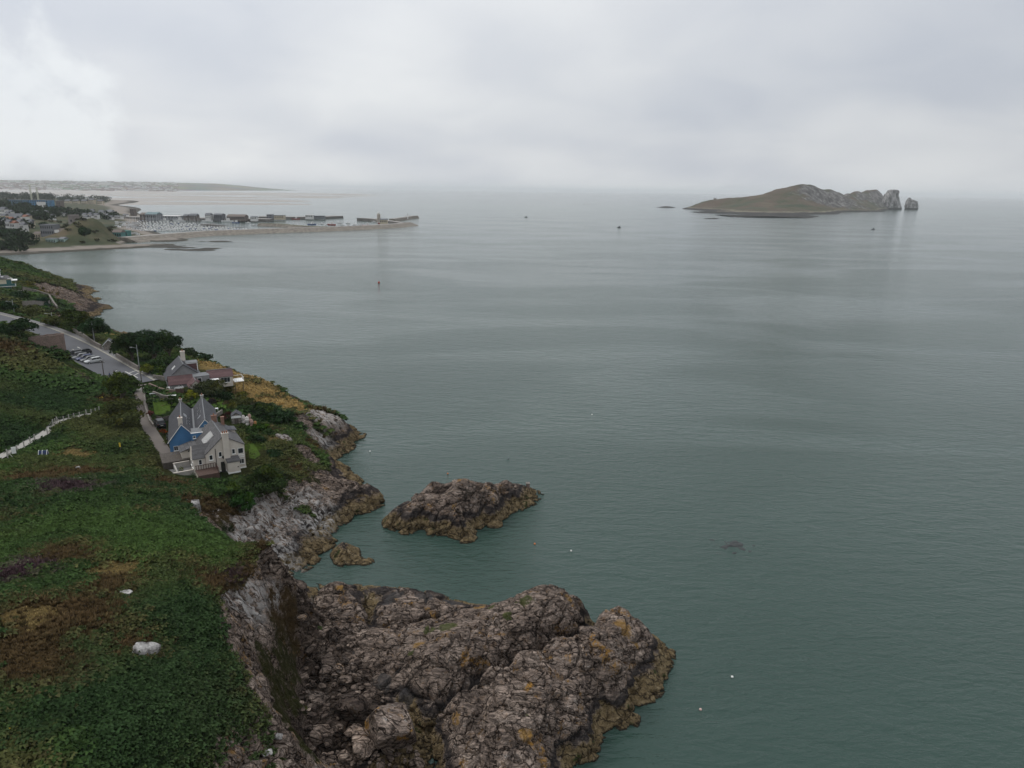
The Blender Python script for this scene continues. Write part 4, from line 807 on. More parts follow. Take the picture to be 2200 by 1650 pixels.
# right side windows
for y, z in ((2.2, 1.4), (5.4, 1.4), (8.4, 1.4), (2.6, 3.5), (7.6, 3.5)): window(house, y, z, 1.0, 1.0, y=3.15, face='+x')
dm = part('dormer', M_CREAM, house, (1.2, 3.0, 6.6, 8.8, 4.2, 5.25)); MB().slab((.6, 6.4, 5.75), (3.3, 6.4, 5.25), (3.3, 9.0, 5.25), (.6, 9.0, 5.75), .1).build('dormer_roof', M_SLATE, dm)
chimney(house, 0.1, 10.2, 5.6, 7.4, .9, .5, M_BRICK, 1); chimney(house, 1.5, 9.9, 4.6, 7.0, .55, .5, M_BRICK, 0)
# left wing with its own hipped roof, rear wing
wg = part('side_wing', M_CREAM, house, (-5.35, -3.41, .35, 4.6, -.6, 3.15))
m = MB(); m.slab((-5.6, .1, 3.12), (-2.9, .1, 3.12), (-2.0, 2.5, 5.0), (-5.2, 2.5, 4.9), .12); m.slab((-5.2, 2.5, 4.9), (-2.0, 2.5, 5.0), (-2.9, 4.85, 3.12), (-5.6, 4.85, 3.12), .12)
wr = m.build('wing_roof', M_SLATE2, wg); MB().extr([(-5.35, .35, 3.15), (-5.35, 4.6, 3.15), (-5.35, 2.5, 4.78)], (.2, 0, 0)).build('wing_gable', M_CREAM, wg)
window(wg, -4.3, 2.35, .55, .95, y=.35); window(wg, 1.6, 1.6, .8, 1.0, y=-5.35, face='-x'); window(wg, 3.3, 1.6, .8, 1.0, y=-5.35, face='-x')
rw = part('rear_wing', M_CREAM, house, (-6.4, -3.41, 6.6, 9.6, -.6, 2.7)); MB().slab((-6.7, 6.3, 2.7), (-3.0, 6.3, 3.75), (-3.0, 9.9, 3.75), (-6.7, 9.9, 2.7), .12).build('wing_roof', M_SLATE2, rw)
# deck on a rendered base
dk = part('deck', M_DECK, house, (-5.3, -1.95, -3.2, -.06, 1.05, 1.2))
for k in range(17): part('deck_board', M_DECK, dk, (-5.3, -1.95, -3.18+k*.18, -3.02+k*.18, 1.2, 1.23))
part('deck_base', M_CREAM2, house, (-5.2, -2.05, -3.1, -.06, -1.6, 1.05))
for k in range(6): part('deck_fascia_board', M_DECK, dk, (-5.34, -1.91, -3.27, -3.21, .25+k*.165, .40+k*.165))
rl = part('deck_rail', M_DECK, dk, (-5.3, -1.95, -.35, -.28, 2.0, 2.08), (-2.02, -1.95, -3.2, -.35, 2.0, 2.08))
for k in range(9): part('deck_picket', M_DECK, rl, (-5.2+k*.4, -5.1+k*.4, -.34, -.29, 1.23, 2.0))
for k in range(7): part('deck_picket', M_DECK, rl, (-2.01, -1.96, -3.1+k*.42, -3.0+k*.42, 1.23, 2.0))
# terraces on the left, stepping down behind a pale retaining wall
tr = part('terrace', M_FLOOR, house, (-10.2, -5.36, -2.2, 5.6, -1.6, .05))
part('parapet', M_CONC, tr, (-9.6, -5.36, -2.5, -2.22, -1.6, .55), (-10.45, -10.21, -2.5, 2.2, -1.6, .55), (-9.9, -5.37, 1.4, 1.62, .05, .75), (-8.1, -7.85, 1.63, 5.8, .05, .9), (-8.1, -5.4, 5.62, 5.84, -.6, 1.0))
part('parapet_coping', M_CREAM, tr, (-9.7, -5.36, -2.56, -2.16, .55, .62), (-9.95, -5.37, 1.36, 1.66, .75, .82), (-8.15, -5.4, 5.58, 5.88, 1.0, 1.07))
tb = empty('garden_table', (0, 0, 0)); q = house.matrix_basis
def at_house(x, y, z): return np.array([O[0]+x*math.cos(RZ)-y*math.sin(RZ), O[1]+x*math.sin(RZ)+y*math.cos(RZ), 11+z])
tb.location = at_house(-7.7, -1.0, .05); tb.rotation_euler = (0, 0, RZ+.2); tag(tb, 'pale round-ended table on the terrace left of the brown deck', 'table')
MB().cyl((0, 0, .68), .62, .06, 16).build('table_top', plain('pale_table', (0.52, 0.49, 0.45), .6), tb)
for a in (0.8, 2.4, 3.9, 5.5): part('leg', M_STEEL, tb, (.45*math.cos(a)-.03, .45*math.cos(a)+.03, .45*math.sin(a)-.03, .45*math.sin(a)+.03, 0, .68))
def pot_plant(name, label, p, s, col_, seed):
    r = empty(name, p); tag(r, label, 'plant pot'); MB().cyl((0, 0, 0), .16*s, .34*s, 12, .22*s).build('pot', M_DARK, r)
    g = np.random.default_rng(seed); V = []
    for k in range(120):
        d = g.normal(0, 1, 3); d /= np.linalg.norm(d); c = np.array([0, 0, .62*s])+d*.34*s*g.uniform(.5, 1); u = g.normal(0, 1, 3); u /= np.linalg.norm(u); w = np.cross(u, d)
        V += [c-u*.09*s, c+w*.06*s, c+u*.09*s]
    link('foliage', mesh_np('foliage', np.array(V), np.arange(360).reshape(-1, 3), [M_LEAF], None, False, {'Col': ('FLOAT_COLOR', np.tile(np.array(col_), (360, 1))*np.repeat(g.uniform(.6, 1.4, 120), 3)[:, None])}), r)
pot_plant('plant_pot', 'dark plant pot at the inner corner of the paved terrace', at_house(-6.0, -1.7, .05), 1.5, G_M, 1)
pot_plant('plant_pot', 'plant pot with yellow green leaves on the upper terrace', at_house(-7.2, 2.6, .05), 1.4, G_Y, 2)
pot_plant('plant_pot', 'dark plant pot against the white-coped terrace wall', at_house(-8.9, -1.9, .05), 1.2, G_O, 3)
# plank-roofed lean-to behind the terrace
lt = empty('lean_to_shed', at_house(-9.6, 6.2, 0), RZ); tag(lt, 'low shed with dark plank roof between the cream and blue houses', 'shed')
part('wall', M_TIMBER, lt, (0, 4.6, 0, 3.6, -.6, 1.2))
for k in range(16): MB().slab((-.15+k*.305, -.2, 1.25), (.12+k*.305, -.2, 1.25), (.12+k*.305, 3.8, 1.75), (-.15+k*.305, 3.8, 1.75), .05).build('roof_plank', M_TIMBER, lt)

# ================================================================== BLUE HOUSE
RB = math.radians(24.8); Bq = P(389, 912, 17.3); bh = empty('blue_house', (Bq[0], Bq[1], 11.7), RB)
tag(bh, 'blue house with two parallel grey slate roofs and white gable trim', 'house')
def at_blue(x, y, z): return np.array([Bq[0]+x*math.cos(RB)-y*math.sin(RB), Bq[1]+x*math.sin(RB)+y*math.cos(RB), 11.7+z])
gable_wall(bh, -2.3, 2.05, 0, 0, 16.6, 2.5, 3.2, 5.5, M_BLUE); gable_wall(bh, 2.06, 6.4, 4.1, 1.4, 18.0, 3.2, 2.7, 5.6, M_BLUE)
r1 = gable_roof(bh, -2.3, 2.0, 0, 0, 16.6, 2.5, 3.3, 5.5, M_SLATE, .22, .12, M_LEAD); r2 = gable_roof(bh, 2.15, 6.4, 4.1, 1.4, 18.0, 3.3, 2.7, 5.6, M_SLATE, .10, .12, M_LEAD)
part('valley_gutter', M_LEAD, bh, (1.72, 2.42, .1, 17.2, 3.30, 3.52))
def barge(x0, x1, xr, y, zl, zr, za):
    m = MB(); m.extr([(x0-.3, y-.30, zl-.32), (xr, y-.30, za+.02), (xr, y-.30, za+.16), (x0-.3, y-.30, zl-.14)], (0, .06, 0)); m.extr([(xr, y-.30, za+.02), (x1+.2, y-.30, zr-.32), (x1+.2, y-.30, zr-.14), (xr, y-.30, za+.16)], (0, .06, 0))
    return m.build('bargeboard', M_WHITE, bh)
barge(-2.3, 2.0, 0, 0, 2.5, 3.3, 5.5); barge(2.15, 6.4, 4.1, 1.4, 3.3, 2.7, 5.6)
chimney(bh, -.1, .9, 4.6, 6.6, .75, .6, M_CREAM, 1); chimney(bh, 0, 16.2, 5.0, 5.95, .6, .5, M_CONC, 1); chimney(bh, 4.1, 17.4, 5.0, 6.05, .6, .5, M_CONC, 1)
ext = part('front_extension', M_BLUE, bh, (1.5, 5.6, -1.7, 1.38, -.6, 4.15)); part('parapet_coping', M_WHITE, ext, (1.44, 5.66, -1.76, -1.56, 4.15, 4.23)); part('flat_roof', M_LEAD, ext, (1.5, 5.6, -1.55, 1.38, 4.16, 4.19))
window(bh, -1.3, 1.1, .75, .9, bars=1); window(ext, 2.4, 1.5, .6, .6, y=-1.7); window(bh, 4.1, 4.3, .5, .6, y=1.4); window(ext, 2.0, 3.4, .5, .5, y=-1.7)
po = part('porch', M_BLUE, bh, (.2, 1.49, -1.2, -.004, -.6, 1.7)); MB().slab((.1, -1.4, 1.75), (1.49, -1.4, 2.2), (1.49, -.01, 2.2), (.1, -.01, 1.75), .08).build('porch_roof', M_SLATE, po)
for y in (3.5, 7, 10.5, 14): window(bh, y, 1.1, .8, .9, y=-2.3, face='-x')
for y in (5, 9, 13): window(bh, y, 1.2, .9, .9, y=6.4, face='+x')
def rooflight(parent, xr, y, z, kx, side, mat, w=.55, l=.9):      # flush roof window on a slope
    x0 = xr+side*kx; dz = -1; s = (5.5-3.3)/2.0 if abs(xr) < 1 else (5.6-3.3)/1.95
    a = (x0, y, z-abs(kx)*s+.17); b = (x0+side*l*.6, y, z-(abs(kx)+l*.6)*s+.17)
    f = MB().slab(a, b, (b[0], y+w, b[2]), (a[0], y+w, a[2]), .06).build('rooflight', M_STEEL, parent)
    e = .05; MB().slab((a[0]+side*e, y+e, a[2]+.012-e*s), (b[0]-side*e, y+e, b[2]+.012+e*s), (b[0]-side*e, y+w-e, b[2]+.012+e*s), (a[0]+side*e, y+w-e, a[2]+.012-e*s), .02).build('pane', mat, f)
M_SKYL = plain('bright_pane', (0.42, 0.44, 0.46), .15, .1, spec=.6)
for y in (3.0, 3.9, 4.8, 6.2, 8.2): rooflight(r1, 0, y, 5.5, .9, 1, M_GLASS)
for y in (7.4, 8.3): rooflight(r1, 0, y, 5.5, .45, 1, M_SKYL)
for y in (8.6, 9.6, 11.4, 13.6): rooflight(r2, 4.1, y, 5.6, .6, -1, M_GLASS)
rooflight(r2, 4.1, 6.6, 5.6, .7, -1, M_SKYL)
cn = part('conservatory_edge', M_WHITE, bh, (6.62, 6.75, 3.0, 7.6, 1.9, 2.5))

# ================================================================== SLATE AND MAROON ROOFED HOUSE
RM = math.radians(30); Mq = P(393, 783, 18.4); mh = empty('slate_house', (Mq[0], Mq[1], 13.0), RM)
tag(mh, 'low house with grey slate main roof, maroon tiled wings and white sunroom', 'house')
def bx_gable(parent, x0, x1, y0, y1, ze, za, mat, rmat, nm, axis='x', ov=.25):
    """a wing whose ridge runs along x"""
    w = MB().extr([(x0, y0, -.6), (x0, y1, -.6), (x0, y1, ze), (x0, (y0+y1)/2, za), (x0, y0, ze)], (x1-x0, 0, 0)).build(nm, mat, parent); k = (za-ze)/((y1-y0)/2); ym = (y0+y1)/2; t = .12
    m = MB(); m.slab((x0-ov, y0-ov, ze-k*ov+t), (x1+ov, y0-ov, ze-k*ov+t), (x1+ov, ym, za+t), (x0-ov, ym, za+t), t); m.slab((x0-ov, ym, za+t), (x1+ov, ym, za+t), (x1+ov, y1+ov, ze-k*ov+t), (x0-ov, y1+ov, ze-k*ov+t), t)
    r = m.build(nm+'_roof' if nm != 'wall' else 'roof', rmat, parent if nm == 'wall' else w); part('ridge_tile', M_LEAD, r, (x0-ov, x1+ov, ym-.1, ym+.1, za+t-.02, za+t+.07)); return w, r
LM = 9.5
gable_wall(mh, -3.9, 3.6, 0, 0, LM, 2.0, 2.6, 5.4, M_GREY); mr = gable_roof(mh, -3.9, 3.6, 0, 0, LM, 2.0, 2.6, 5.4, M_SLATE, .25, .12, M_LEAD)
chimney(mh, .6, 5.6, 4.4, 7.4, 1.0, .7, M_CREAM, 1)
dmr = part('dormer', M_MAROON, mh, (.9, 3.4, 2.6, 5.0, 2.6, 5.0)); part('dormer_trim', M_WHITE, dmr, (.85, 3.46, 2.52, 2.59, 4.86, 5.06), (3.3, 3.46, 2.52, 2.59, 3.0, 4.86)); part('dormer_roof', M_LEAD, dmr, (.8, 3.55, 2.46, 5.1, 5.07, 5.16))
for y in (3.4, 4.2): MB().slab((-2.3, y, 3.55), (-1.5, y, 4.35), (-1.5, y+.35, 4.35), (-2.3, y+.35, 3.55), .05).build('rooflight', M_WHITE, mr)
w1, _ = bx_gable(mh, -3.6, 1.4, -3.6, -.01, 1.6, 3.2, M_GREY, M_MAROON, 'front_wing')
w2 = MB().extr([(.2, -7.4, -.6), (3.2, -7.4, -.6), (3.2, -7.4, 1.5), (1.7, -7.4, 2.9), (.2, -7.4, 1.5)], (0, 3.78, 0)).build('annexe', M_CREAM, mh); gable_roof(w2, .2, 3.2, 1.7, -7.4, -3.62, 1.5, 1.5, 2.9, M_MAROON, .2, .1, M_LEAD, name='annexe_roof')
w4 = part('link_block', M_GREY, mh, (1.66, 5.2, -3.6, -.01, -.6, 2.9)); part('flat_roof', M_LEAD, w4, (1.6, 5.26, -3.66, -.02, 2.9, 2.98))
w3, _ = bx_gable(mh, 5.21, 10.6, -2.6, 1.6, 2.0, 3.3, M_CREAM, M_MAROON, 'sea_wing')
window(w4, 3.0, 2.1, .9, .9, y=-3.6); window(w3, 6.6, 1.1, 1.2, 1.1, y=-2.6, bars=1); window(w3, 8.9, 1.1, 2.2, 1.3, y=-2.6, bars=2); window(w1, -1.4, .8, .9, .8, y=-3.6); window(w2, 1.7, .8, .7, .8, y=-7.4)
by = part('sunroom', M_WHITE, mh, (5.3, 7.2, -4.1, -2.61, -.6, .3), (5.3, 5.4, -4.1, -4.0, .3, 1.7), (7.1, 7.2, -4.1, -4.0, .3, 1.7), (5.25, 7.25, -4.15, -2.61, 1.7, 1.8)); part('pane', M_GLASS, by, (5.4, 7.1, -4.08, -4.04, .3, 1.7), (7.13, 7.17, -4.0, -2.62, .3, 1.7))
bc = part('balcony', M_WHITE, mh, (10.9, 13.2, -2.5, .6, .2, .35)); part('balcony_rail', M_WHITE, bc, (10.9, 13.2, -2.5, -2.44, 1.15, 1.22), (13.14, 13.2, -2.5, .6, 1.15, 1.22), (10.9, 13.2, .54, .6, 1.15, 1.22))
for k in range(6): part('rail_post', M_WHITE, bc, (10.95+k*.44, 11.0+k*.44, -2.49, -2.45, .35, 1.15))
for k in range(4): part('rail_post', M_WHITE, bc, (13.15, 13.19, -1.9+k*.7, -1.85+k*.7, .35, 1.15))
part('balcony_post', M_TIMBER, bc, (12.9, 13.02, -2.4, -2.28, -4.0, .2)); part('balcony_post', M_TIMBER, bc, (11.0, 11.12, -2.4, -2.28, -4.0, .2))

# ================================================================== GLASS-FRONTED HOUSE ON THE HEADLAND
Gq = P(26, 628, 14.0); gh = empty('modern_house', (Gq[0], Gq[1], 14.0), math.radians(34)); tag(gh, 'three-level house with white trim and teal glass balconies at the left edge', 'house')
part('wall', M_GREY, gh, (-9, 0, 0, 8, -1, 3.0)); up = part('upper_storey', M_CREAM2, gh, (-9, .4, -.4, 7.5, 3.01, 5.8)); tp = part('top_storey', M_WHITE, gh, (-9, -3.2, 2, 7, 5.81, 9.2)); MB().slab((-9.2, -.8, 6.0), (.8, -.8, 6.0), (-.6, 2.2, 7.3), (-9.2, 2.2, 7.3), .15).build('roof', M_SLATE2, gh)
part('roof', M_LEAD, tp, (-9.2, -2.9, 1.7, 7.2, 9.2, 9.4)); part('gable_trim', M_WHITE, gh, (-.8, 1.0, -.9, 0, 5.9, 6.15), (-3.2, -2.2, .3, 1.9, 6.6, 7.0))
bb = part('balcony', M_WHITE, gh, (-4.6, 1.6, -2.0, -.41, 2.75, 3.0), (.41, 1.9, -2.0, 6, 2.75, 3.0)); part('balcony_glass', M_TEAL, bb, (-4.6, 1.6, -2.0, -1.94, 3.0, 4.0), (1.84, 1.9, -1.94, 6, 3.0, 4.0)); part('sun_screen', M_TEAL, gh, (-1.4, .44, -.46, -.41, 3.3, 5.5)); part('lower_glass', M_TEAL, gh, (-3.6, .05, -.07, -.01, .3, 2.6))
b2 = part('canopy', M_WHITE, gh, (.42, 2.6, -1.8, 3, 5.2, 5.4)); part('terrace', M_CONC, gh, (.05, 4.2, -2.6, 3.0, -1.5, .3))
for x in (-7.6, -5.8): window(up, x, 4.4, 1.1, 1.3, y=-.4, bars=1)
for x in (-7.8, -6.0, -4.4): window(gh, x, 1.5, 1.0, 1.4, y=0)
window(tp, -4.6, 7.4, 1.6, 1.0, y=2); window(tp, -6.8, 7.4, 1.4, 1.0, y=2)

# ================================================================== ROAD, LANE, PATH
def ribbon(L, hw, up=0.0, off=0.0, n=8):
    """strip along a polyline; returns verts, faces"""
    L = np.array(L, float); t = np.linspace(0, 1, len(L)); tt = np.linspace(0, 1, (len(L)-1)*n+1); S = np.stack([np.interp(tt, t, L[:, k]) for k in range(3)], -1)
    for _ in range(3*n//2): S[1:-1] = (S[:-2]+2*S[1:-1]+S[2:])/4
    d = np.gradient(S, axis=0); nr = np.stack([-d[:, 1], d[:, 0]], -1); nr /= np.linalg.norm(nr, axis=1, keepdims=True)
    hwl = hw if hasattr(hw, '__len__') else (hw, hw); a = S.copy(); b = S.copy(); a[:, :2] += nr*(off+hwl[0]); b[:, :2] += nr*(off-hwl[1]); a[:, 2] += up; b[:, 2] += up
    V = np.stack([a, b], 1).reshape(-1, 3); f = [(2*i, 2*i+1, 2*i+3, 2*i+2) for i in range(len(S)-1)]; return V, np.array(f), S, nr
def asphalt(name, c):
    M = Mat(name); p = M.pos(); n = M.noise(p, 0.25, 5, .65); n2 = M.noise(p, 6, 3, .6)
    M.set('Base Color', M.mix(n2, M.mix(n, tuple(a*.75 for a in c), tuple(a*1.2 for a in c)), M.mix(n, tuple(a*.9 for a in c), tuple(a*1.4 for a in c)))); M.set('Roughness', .85); return M.m
M_ASPH = asphalt('asphalt', (0.088, 0.090, 0.097)); M_PAVE = asphalt('footway', (0.135, 0.132, 0.130)); M_LANE = asphalt('gravel_lane', (0.125, 0.108, 0.096)); M_LINE = plain('road_paint', (0.42, 0.39, 0.30), .8, .2); M_LINEW = plain('white_road_paint', (0.50, 0.49, 0.45), .8, .2)
def strip(name, L, hw, up, mat, off=0.0, kind='structure'):
    V, f, S, n = ribbon(L, hw, up, off); o = link(name, mesh_np(name, V, f, [mat])); 
    if kind: tag(o, kind=kind)
    return o
strip('road', road_line, (3.2, 4.4), .02, M_ASPH); strip('footway', road_line, .8, .10, M_PAVE, 4.0); strip('lane', lane_line, LANE_W+.1, .012, M_LANE); strip('driveway', drive_line, DRIVE_W, .030, M_ASPH)
rd = [o for o in bpy.data.objects if o.name == 'road'][0]
V, f, S_, N_ = ribbon(road_line, .09, .028, 2.9); link('edge_line', mesh_np('edge_line', V, f, [M_LINE]), rd)
V, f, *_ = ribbon(road_line, .10, .09, 3.15); link('kerb', mesh_np('kerb', V, f, [M_CONC]), rd)
# painted bays, junction hatching
def flat(name, pts, mat, parent, dz): 
    m = MB(); z = [float(max(gz(q[0], q[1])+.06, 0))+dz for q in pts]; m.add([(q[0], q[1], zz) for q, zz in zip(pts, z)], [tuple(range(len(pts)))]); return m.build(name, mat, parent)
def Q(px, py, z): return P(px, py, z)
flat('parking_apron', [Q(150, 768, 15.7), Q(160, 752, 15.8), Q(216, 772, 15.1), Q(262, 806, 14.6), Q(232, 812, 14.6)], M_ASPH, rd, .012)
flat('painted_bay', [Q(196, 788, 15.1), Q(212, 779, 15.1), Q(228, 787, 15.0), Q(210, 796, 15.0)], plain('pink_paint', (0.30, 0.20, 0.22), .85, .15), rd, .022)
flat('painted_bay', [Q(210.5, 796, 15.0), Q(228.5, 787, 15.0), Q(250, 800, 14.7), Q(232, 809, 14.7)], plain('light_blue_paint', (0.17, 0.27, 0.34), .85, .15), rd, .022)
def mark(a, b, w=.13): 
    a, b = P(*a), P(*b); d = (b-a)[:2]; n = np.array([-d[1], d[0]])/np.linalg.norm(d)*w; flat('road_marking', [(a[0]+n[0], a[1]+n[1]), (b[0]+n[0], b[1]+n[1]), (b[0]-n[0], b[1]-n[1]), (a[0]-n[0], a[1]-n[1])], M_LINEW, rd, .034)
for a, b in (((262, 806, 14.3), (300, 795, 14.1)), ((276, 812, 14.2), (304, 800, 14.0)), ((266, 797, 14.3), (296, 812, 14.0)), ((298, 793, 14.1), (311, 806, 13.9)), ((155, 748, 16), (161, 749.5, 16)), ((166, 744, 16), (172, 746, 16)), ((252, 803, 14.5), (228, 786, 15.0))): mark(a, b)
strip('footpath', path_line, PATH_W, .03, plain('pale_path', (0.30, 0.285, 0.26), .95, .15, .8))
# stone steps from the lane to the junction
st = empty('stone_steps', P(303, 842, 13.2)); tag(st, 'flight of stone steps between the lane and the junction', 'steps')
for k in range(6): part('step', M_CONC, st, (-1.1, 1.1, k*.42-1.2, k*.42-.8, -.5, .10+k*.12))
st.rotation_euler = (0, 0, math.radians(8))
# walls
def wall_line(name, label, pts, hgt, thk, mat, cope=None):
    pts = [np.array(q) for q in pts]; o0 = pts[0]; r = empty(name, (o0[0], o0[1], 0)); tag(r, label, 'wall')
    for a, b in zip(pts[:-1], pts[1:]):
        d = (b-a)[:2]; L = np.linalg.norm(d); n = np.array([-d[1], d[0]])/L*thk/2; za, zb = float(gz(a[0], a[1])), float(gz(b[0], b[1]))
        m = MB(); ring = lambda q, z0, z1: [(q[0]+n[0]-o0[0], q[1]+n[1]-o0[1], z0), (q[0]-n[0]-o0[0], q[1]-n[1]-o0[1], z0), (q[0]-n[0]-o0[0], q[1]-n[1]-o0[1], z1), (q[0]+n[0]-o0[0], q[1]+n[1]-o0[1], z1)]
        m.add(ring(a, za-.8, za+hgt)+ring(b, zb-.8, zb+hgt), [(3, 2, 1, 0), (4, 5, 6, 7), (0, 1, 5, 4), (1, 2, 6, 5), (2, 3, 7, 6), (3, 0, 4, 7)]); m.build('wall_section', mat, r)
    return r
wall_line('roadside_wall', 'low stone wall along the seaward side of the road', PP((160, 722, 15.6), (182, 733, 15.4), (205, 747, 15.2), (218, 753, 15.0)), 1.3, .4, M_STONE)
wall_line('roadside_wall', 'low pale stone wall under the dark roadside trees', PP((250, 768, 14.8), (270, 780, 14.5), (298, 797, 14.1)), 1.2, .4, M_STONE)
wall_line('lane_wall', 'low wall between the driveway and the slate-roofed house', PP((330, 816, 13.6), (352, 820, 13.4), (375, 829, 13.0), (384, 838, 12.9)), 1.0, .35, M_STONE)
wall_line('garden_wall', 'stone garden wall along the lane edge beside the lawn', PP((311, 855, 12.9), (313, 880, 12.6), (322, 908, 12.2), (330, 918, 12.1)), .7, .3, M_STONE)
wall_line('terrace_wall', 'terrace wall with pots between the lawn and the driveway', PP((330, 852, 12.9), (350, 860, 12.6), (372, 862, 12.5)), 1.0, .4, M_STONE)
wall_line('upper_garden_wall', 'brown stone garden wall below the white car', PP((322, 838, 13.2), (348, 845, 12.9), (384, 848, 12.7)), 1.1, .4, M_STONER)
wall_line('courtyard_wall', 'curved stone retaining wall of the headland courtyard', PP((52, 665, 14.5), (75, 662, 12.8), (95, 655, 12.2), (106, 648, 11.8)), 3.0, .5, M_STONE)
wall_line('quay_wall', 'stone wall running down to the rocks from the courtyard corner', PP((106, 638, 11.2), (116, 655, 9.5), (124, 668, 8.2)), 2.2, .6, M_STONE)
wall_line('rear_courtyard_wall', 'grey stone wall behind the courtyard terrace', PP((50, 628, 13.5), (75, 630, 12.5), (106, 637, 11.2)), 2.4, .5, M_STONE)
g0 = wall_line('boundary_gate', 'dark brown timber gate beside the golden shrub', PP((378, 848, 12.8), (397, 848, 12.6)), 1.6, .12, M_DECK); g0['category'] = 'gate'
# round stone enclosure
tw = empty('round_stone_wall', (*((P(70, 748, 17.6)+P(136, 750, 17.0))/2)[:2], 0)); tag(tw, 'round red-brown rubble stone enclosure wall beside the road', 'wall')
c = np.array(tw.location); R0 = 4.4; n = 30
for k in range(n):
    a0, a1 = 2*math.pi*k/n, 2*math.pi*(k+1)/n; m = MB(); v = []
    for a in (a0, a1):
        zb = float(gz(c[0]+R0*math.cos(a), c[1]+.75*R0*math.sin(a)))
        for rr in (R0, R0-.5):
            for z in (min(zb-1, 15.5), 20.9-.5*math.cos(a-2.8)+.06*math.sin(k*2.3)): v.append((rr*math.cos(a), .75*rr*math.sin(a), z))
    m.add(v, [(0, 4, 5, 1), (2, 3, 7, 6), (1, 5, 7, 3), (0, 2, 6, 4)]); m.build('wall_section', M_STONER, tw)
cp_ = MB(); cp_.cyl((0, 0, 18.4), R0*.7, .1, 24).build('floor', M_FLOOR, tw)
# small gatehouse gable by the sea wall
gp = P(236, 757, 14.7); gt = empty('gatehouse', (gp[0], gp[1], float(gz(gp[0], gp[1]))), math.radians(25)); tag(gt, 'tiny stone gatehouse with white-edged gable by the roadside', 'hut')
gable_wall(gt, -1.3, 1.3, 0, 0, 3, 1.7, 1.7, 3.0, M_STONE); gable_roof(gt, -1.3, 1.3, 0, 0, 3, 1.7, 1.7, 3.0, M_SLATE, .2, .1); m = MB(); m.extr([(-1.55, -.25, 1.45), (0, -.25, 3.02), (0, -.25, 3.2), (-1.55, -.25, 1.62)], (0, .05, 0)); m.extr([(0, -.25, 3.02), (1.55, -.25, 1.45), (1.55, -.25, 1.62), (0, -.25, 3.2)], (0, .05, 0)); m.build('bargeboard', M_WHITE, gt)
# ------------------------------------------------------------------ poles, lamps
def lamp_post(label, px, py, z, h, arm=1.6, mat=M_STEEL, pole=False):
    b = P(px, py, z); b[2] = float(gz(b[0], b[1])); r = empty('utility_pole' if pole else 'lamp_post', b); tag(r, label, 'pole' if pole else 'lamp post')
    MB().tube([(0, 0, -.5), (0, 0, h*.5), (0, 0, h)], [.13, .105, .08], 8).build('pole', mat, r)
    if arm:
        a = MB().tube([(0, 0, h*.86), (-arm*.7, -.1, h*.90), (-arm, -.1, h*.90)], .035).build('arm', M_STEEL, r); part('lamp_head', M_STEEL, a, (-arm-.5, -arm+.05, -.22, .02, h*.885, h*.915))
    else:
        part('crossarm', mat, r, (-.6, .6, -.05, .05, h*.93, h*.955))
        for k in (-1, 0, 1): MB().cyl((k*.5, 0, h*.955), .04, .12, 8).build('insulator', M_WHITE, r)
    return r
lamp_post('tall grey lamp post beside the roadside wall, right of the yellow-topped tree', 204, 741, 15.3, 6.2); lamp_post('lamp post furthest left beside the road', 31, 674, 18.2, 5.4); lamp_post('lamp post among the bushes at the bend of the road', 115, 702, 16.4, 4.2)
lamp_post('dark wooden pole behind the painted parking bays', 224, 812, 14.5, 4.6, 0, M_TIMBER, True); lamp_post('dark wooden pole at the top of the stone steps', 307, 842, 13.4, 5.0, 0, M_TIMBER, True); lamp_post('slim lamp post in front of the dark roadside trees', 300, 795, 14.1, 6.5, 1.2)
# ------------------------------------------------------------------ path fence
fr = empty('path_fence', path_line[1]); tag(fr, 'post and wire fence with pale posts along the hillside path', 'fence'); fo = np.array(fr.location)
fps = [P(a, b, 15.0-.003*a) for a, b in ((17, 985), (38, 974), (53, 965), (66, 956), (76, 950), (103, 937), (115, 917), (120, 915), (124, 914), (138, 910), (149, 905), (160, 902), (172, 899), (186, 893), (197, 892), (206, 890), (214, 886))]
tops = []
for k, q in enumerate(fps):
    z = float(gz(q[0], q[1])); h = 1.30+(.25 if k in (0, 8) else 0); part('post', M_CONC, fr, (q[0]-fo[0]-.07, q[0]-fo[0]+.07, q[1]-fo[1]-.07, q[1]-fo[1]+.07, z-fo[2]-.4, z-fo[2]+h)); tops.append(np.array([q[0]-fo[0], q[1]-fo[1], z-fo[2]+h]))
for k in (0, 8): MB().tube([tops[k]-[0, 0, .2], tops[k]+[.9, -.1, -1.35]], .05, 4).build('brace', M_CONC, fr)
for h in (.15, .5, .85): MB().tube([t-[0, 0, h] for t in tops], .012, 4).build('wire', M_STEEL, fr)
nb = empty('notice_board', P(31, 977, 15.1)); tag(nb, 'white notice board standing at the path fence', 'notice board'); nb.location.z = float(gz(nb.location.x, nb.location.y)); nb.rotation_euler = (0, 0, .5)
part('panel', M_WHITE, nb, (-.32, .32, -.03, .03, .3, 1.5)); part('post', M_TIMBER, nb, (-.26, -.18, .031, .11, -.4, 1.5), (.18, .26, .031, .11, -.4, 1.5))
ym = empty('marker_post', P(259, 964, 13.8)); ym.location.z = float(gz(ym.location.x, ym.location.y)); tag(ym, 'yellow marker post in the bracken below the olive bush', 'post'); part('post', M_TIMBER, ym, (-.06, .06, -.06, .06, -.4, .8)); part('marker_plate', plain('yellow_paint', (0.55, 0.40, 0.04), .6), ym, (-.14, .14, -.09, -.061, .55, 1.35))
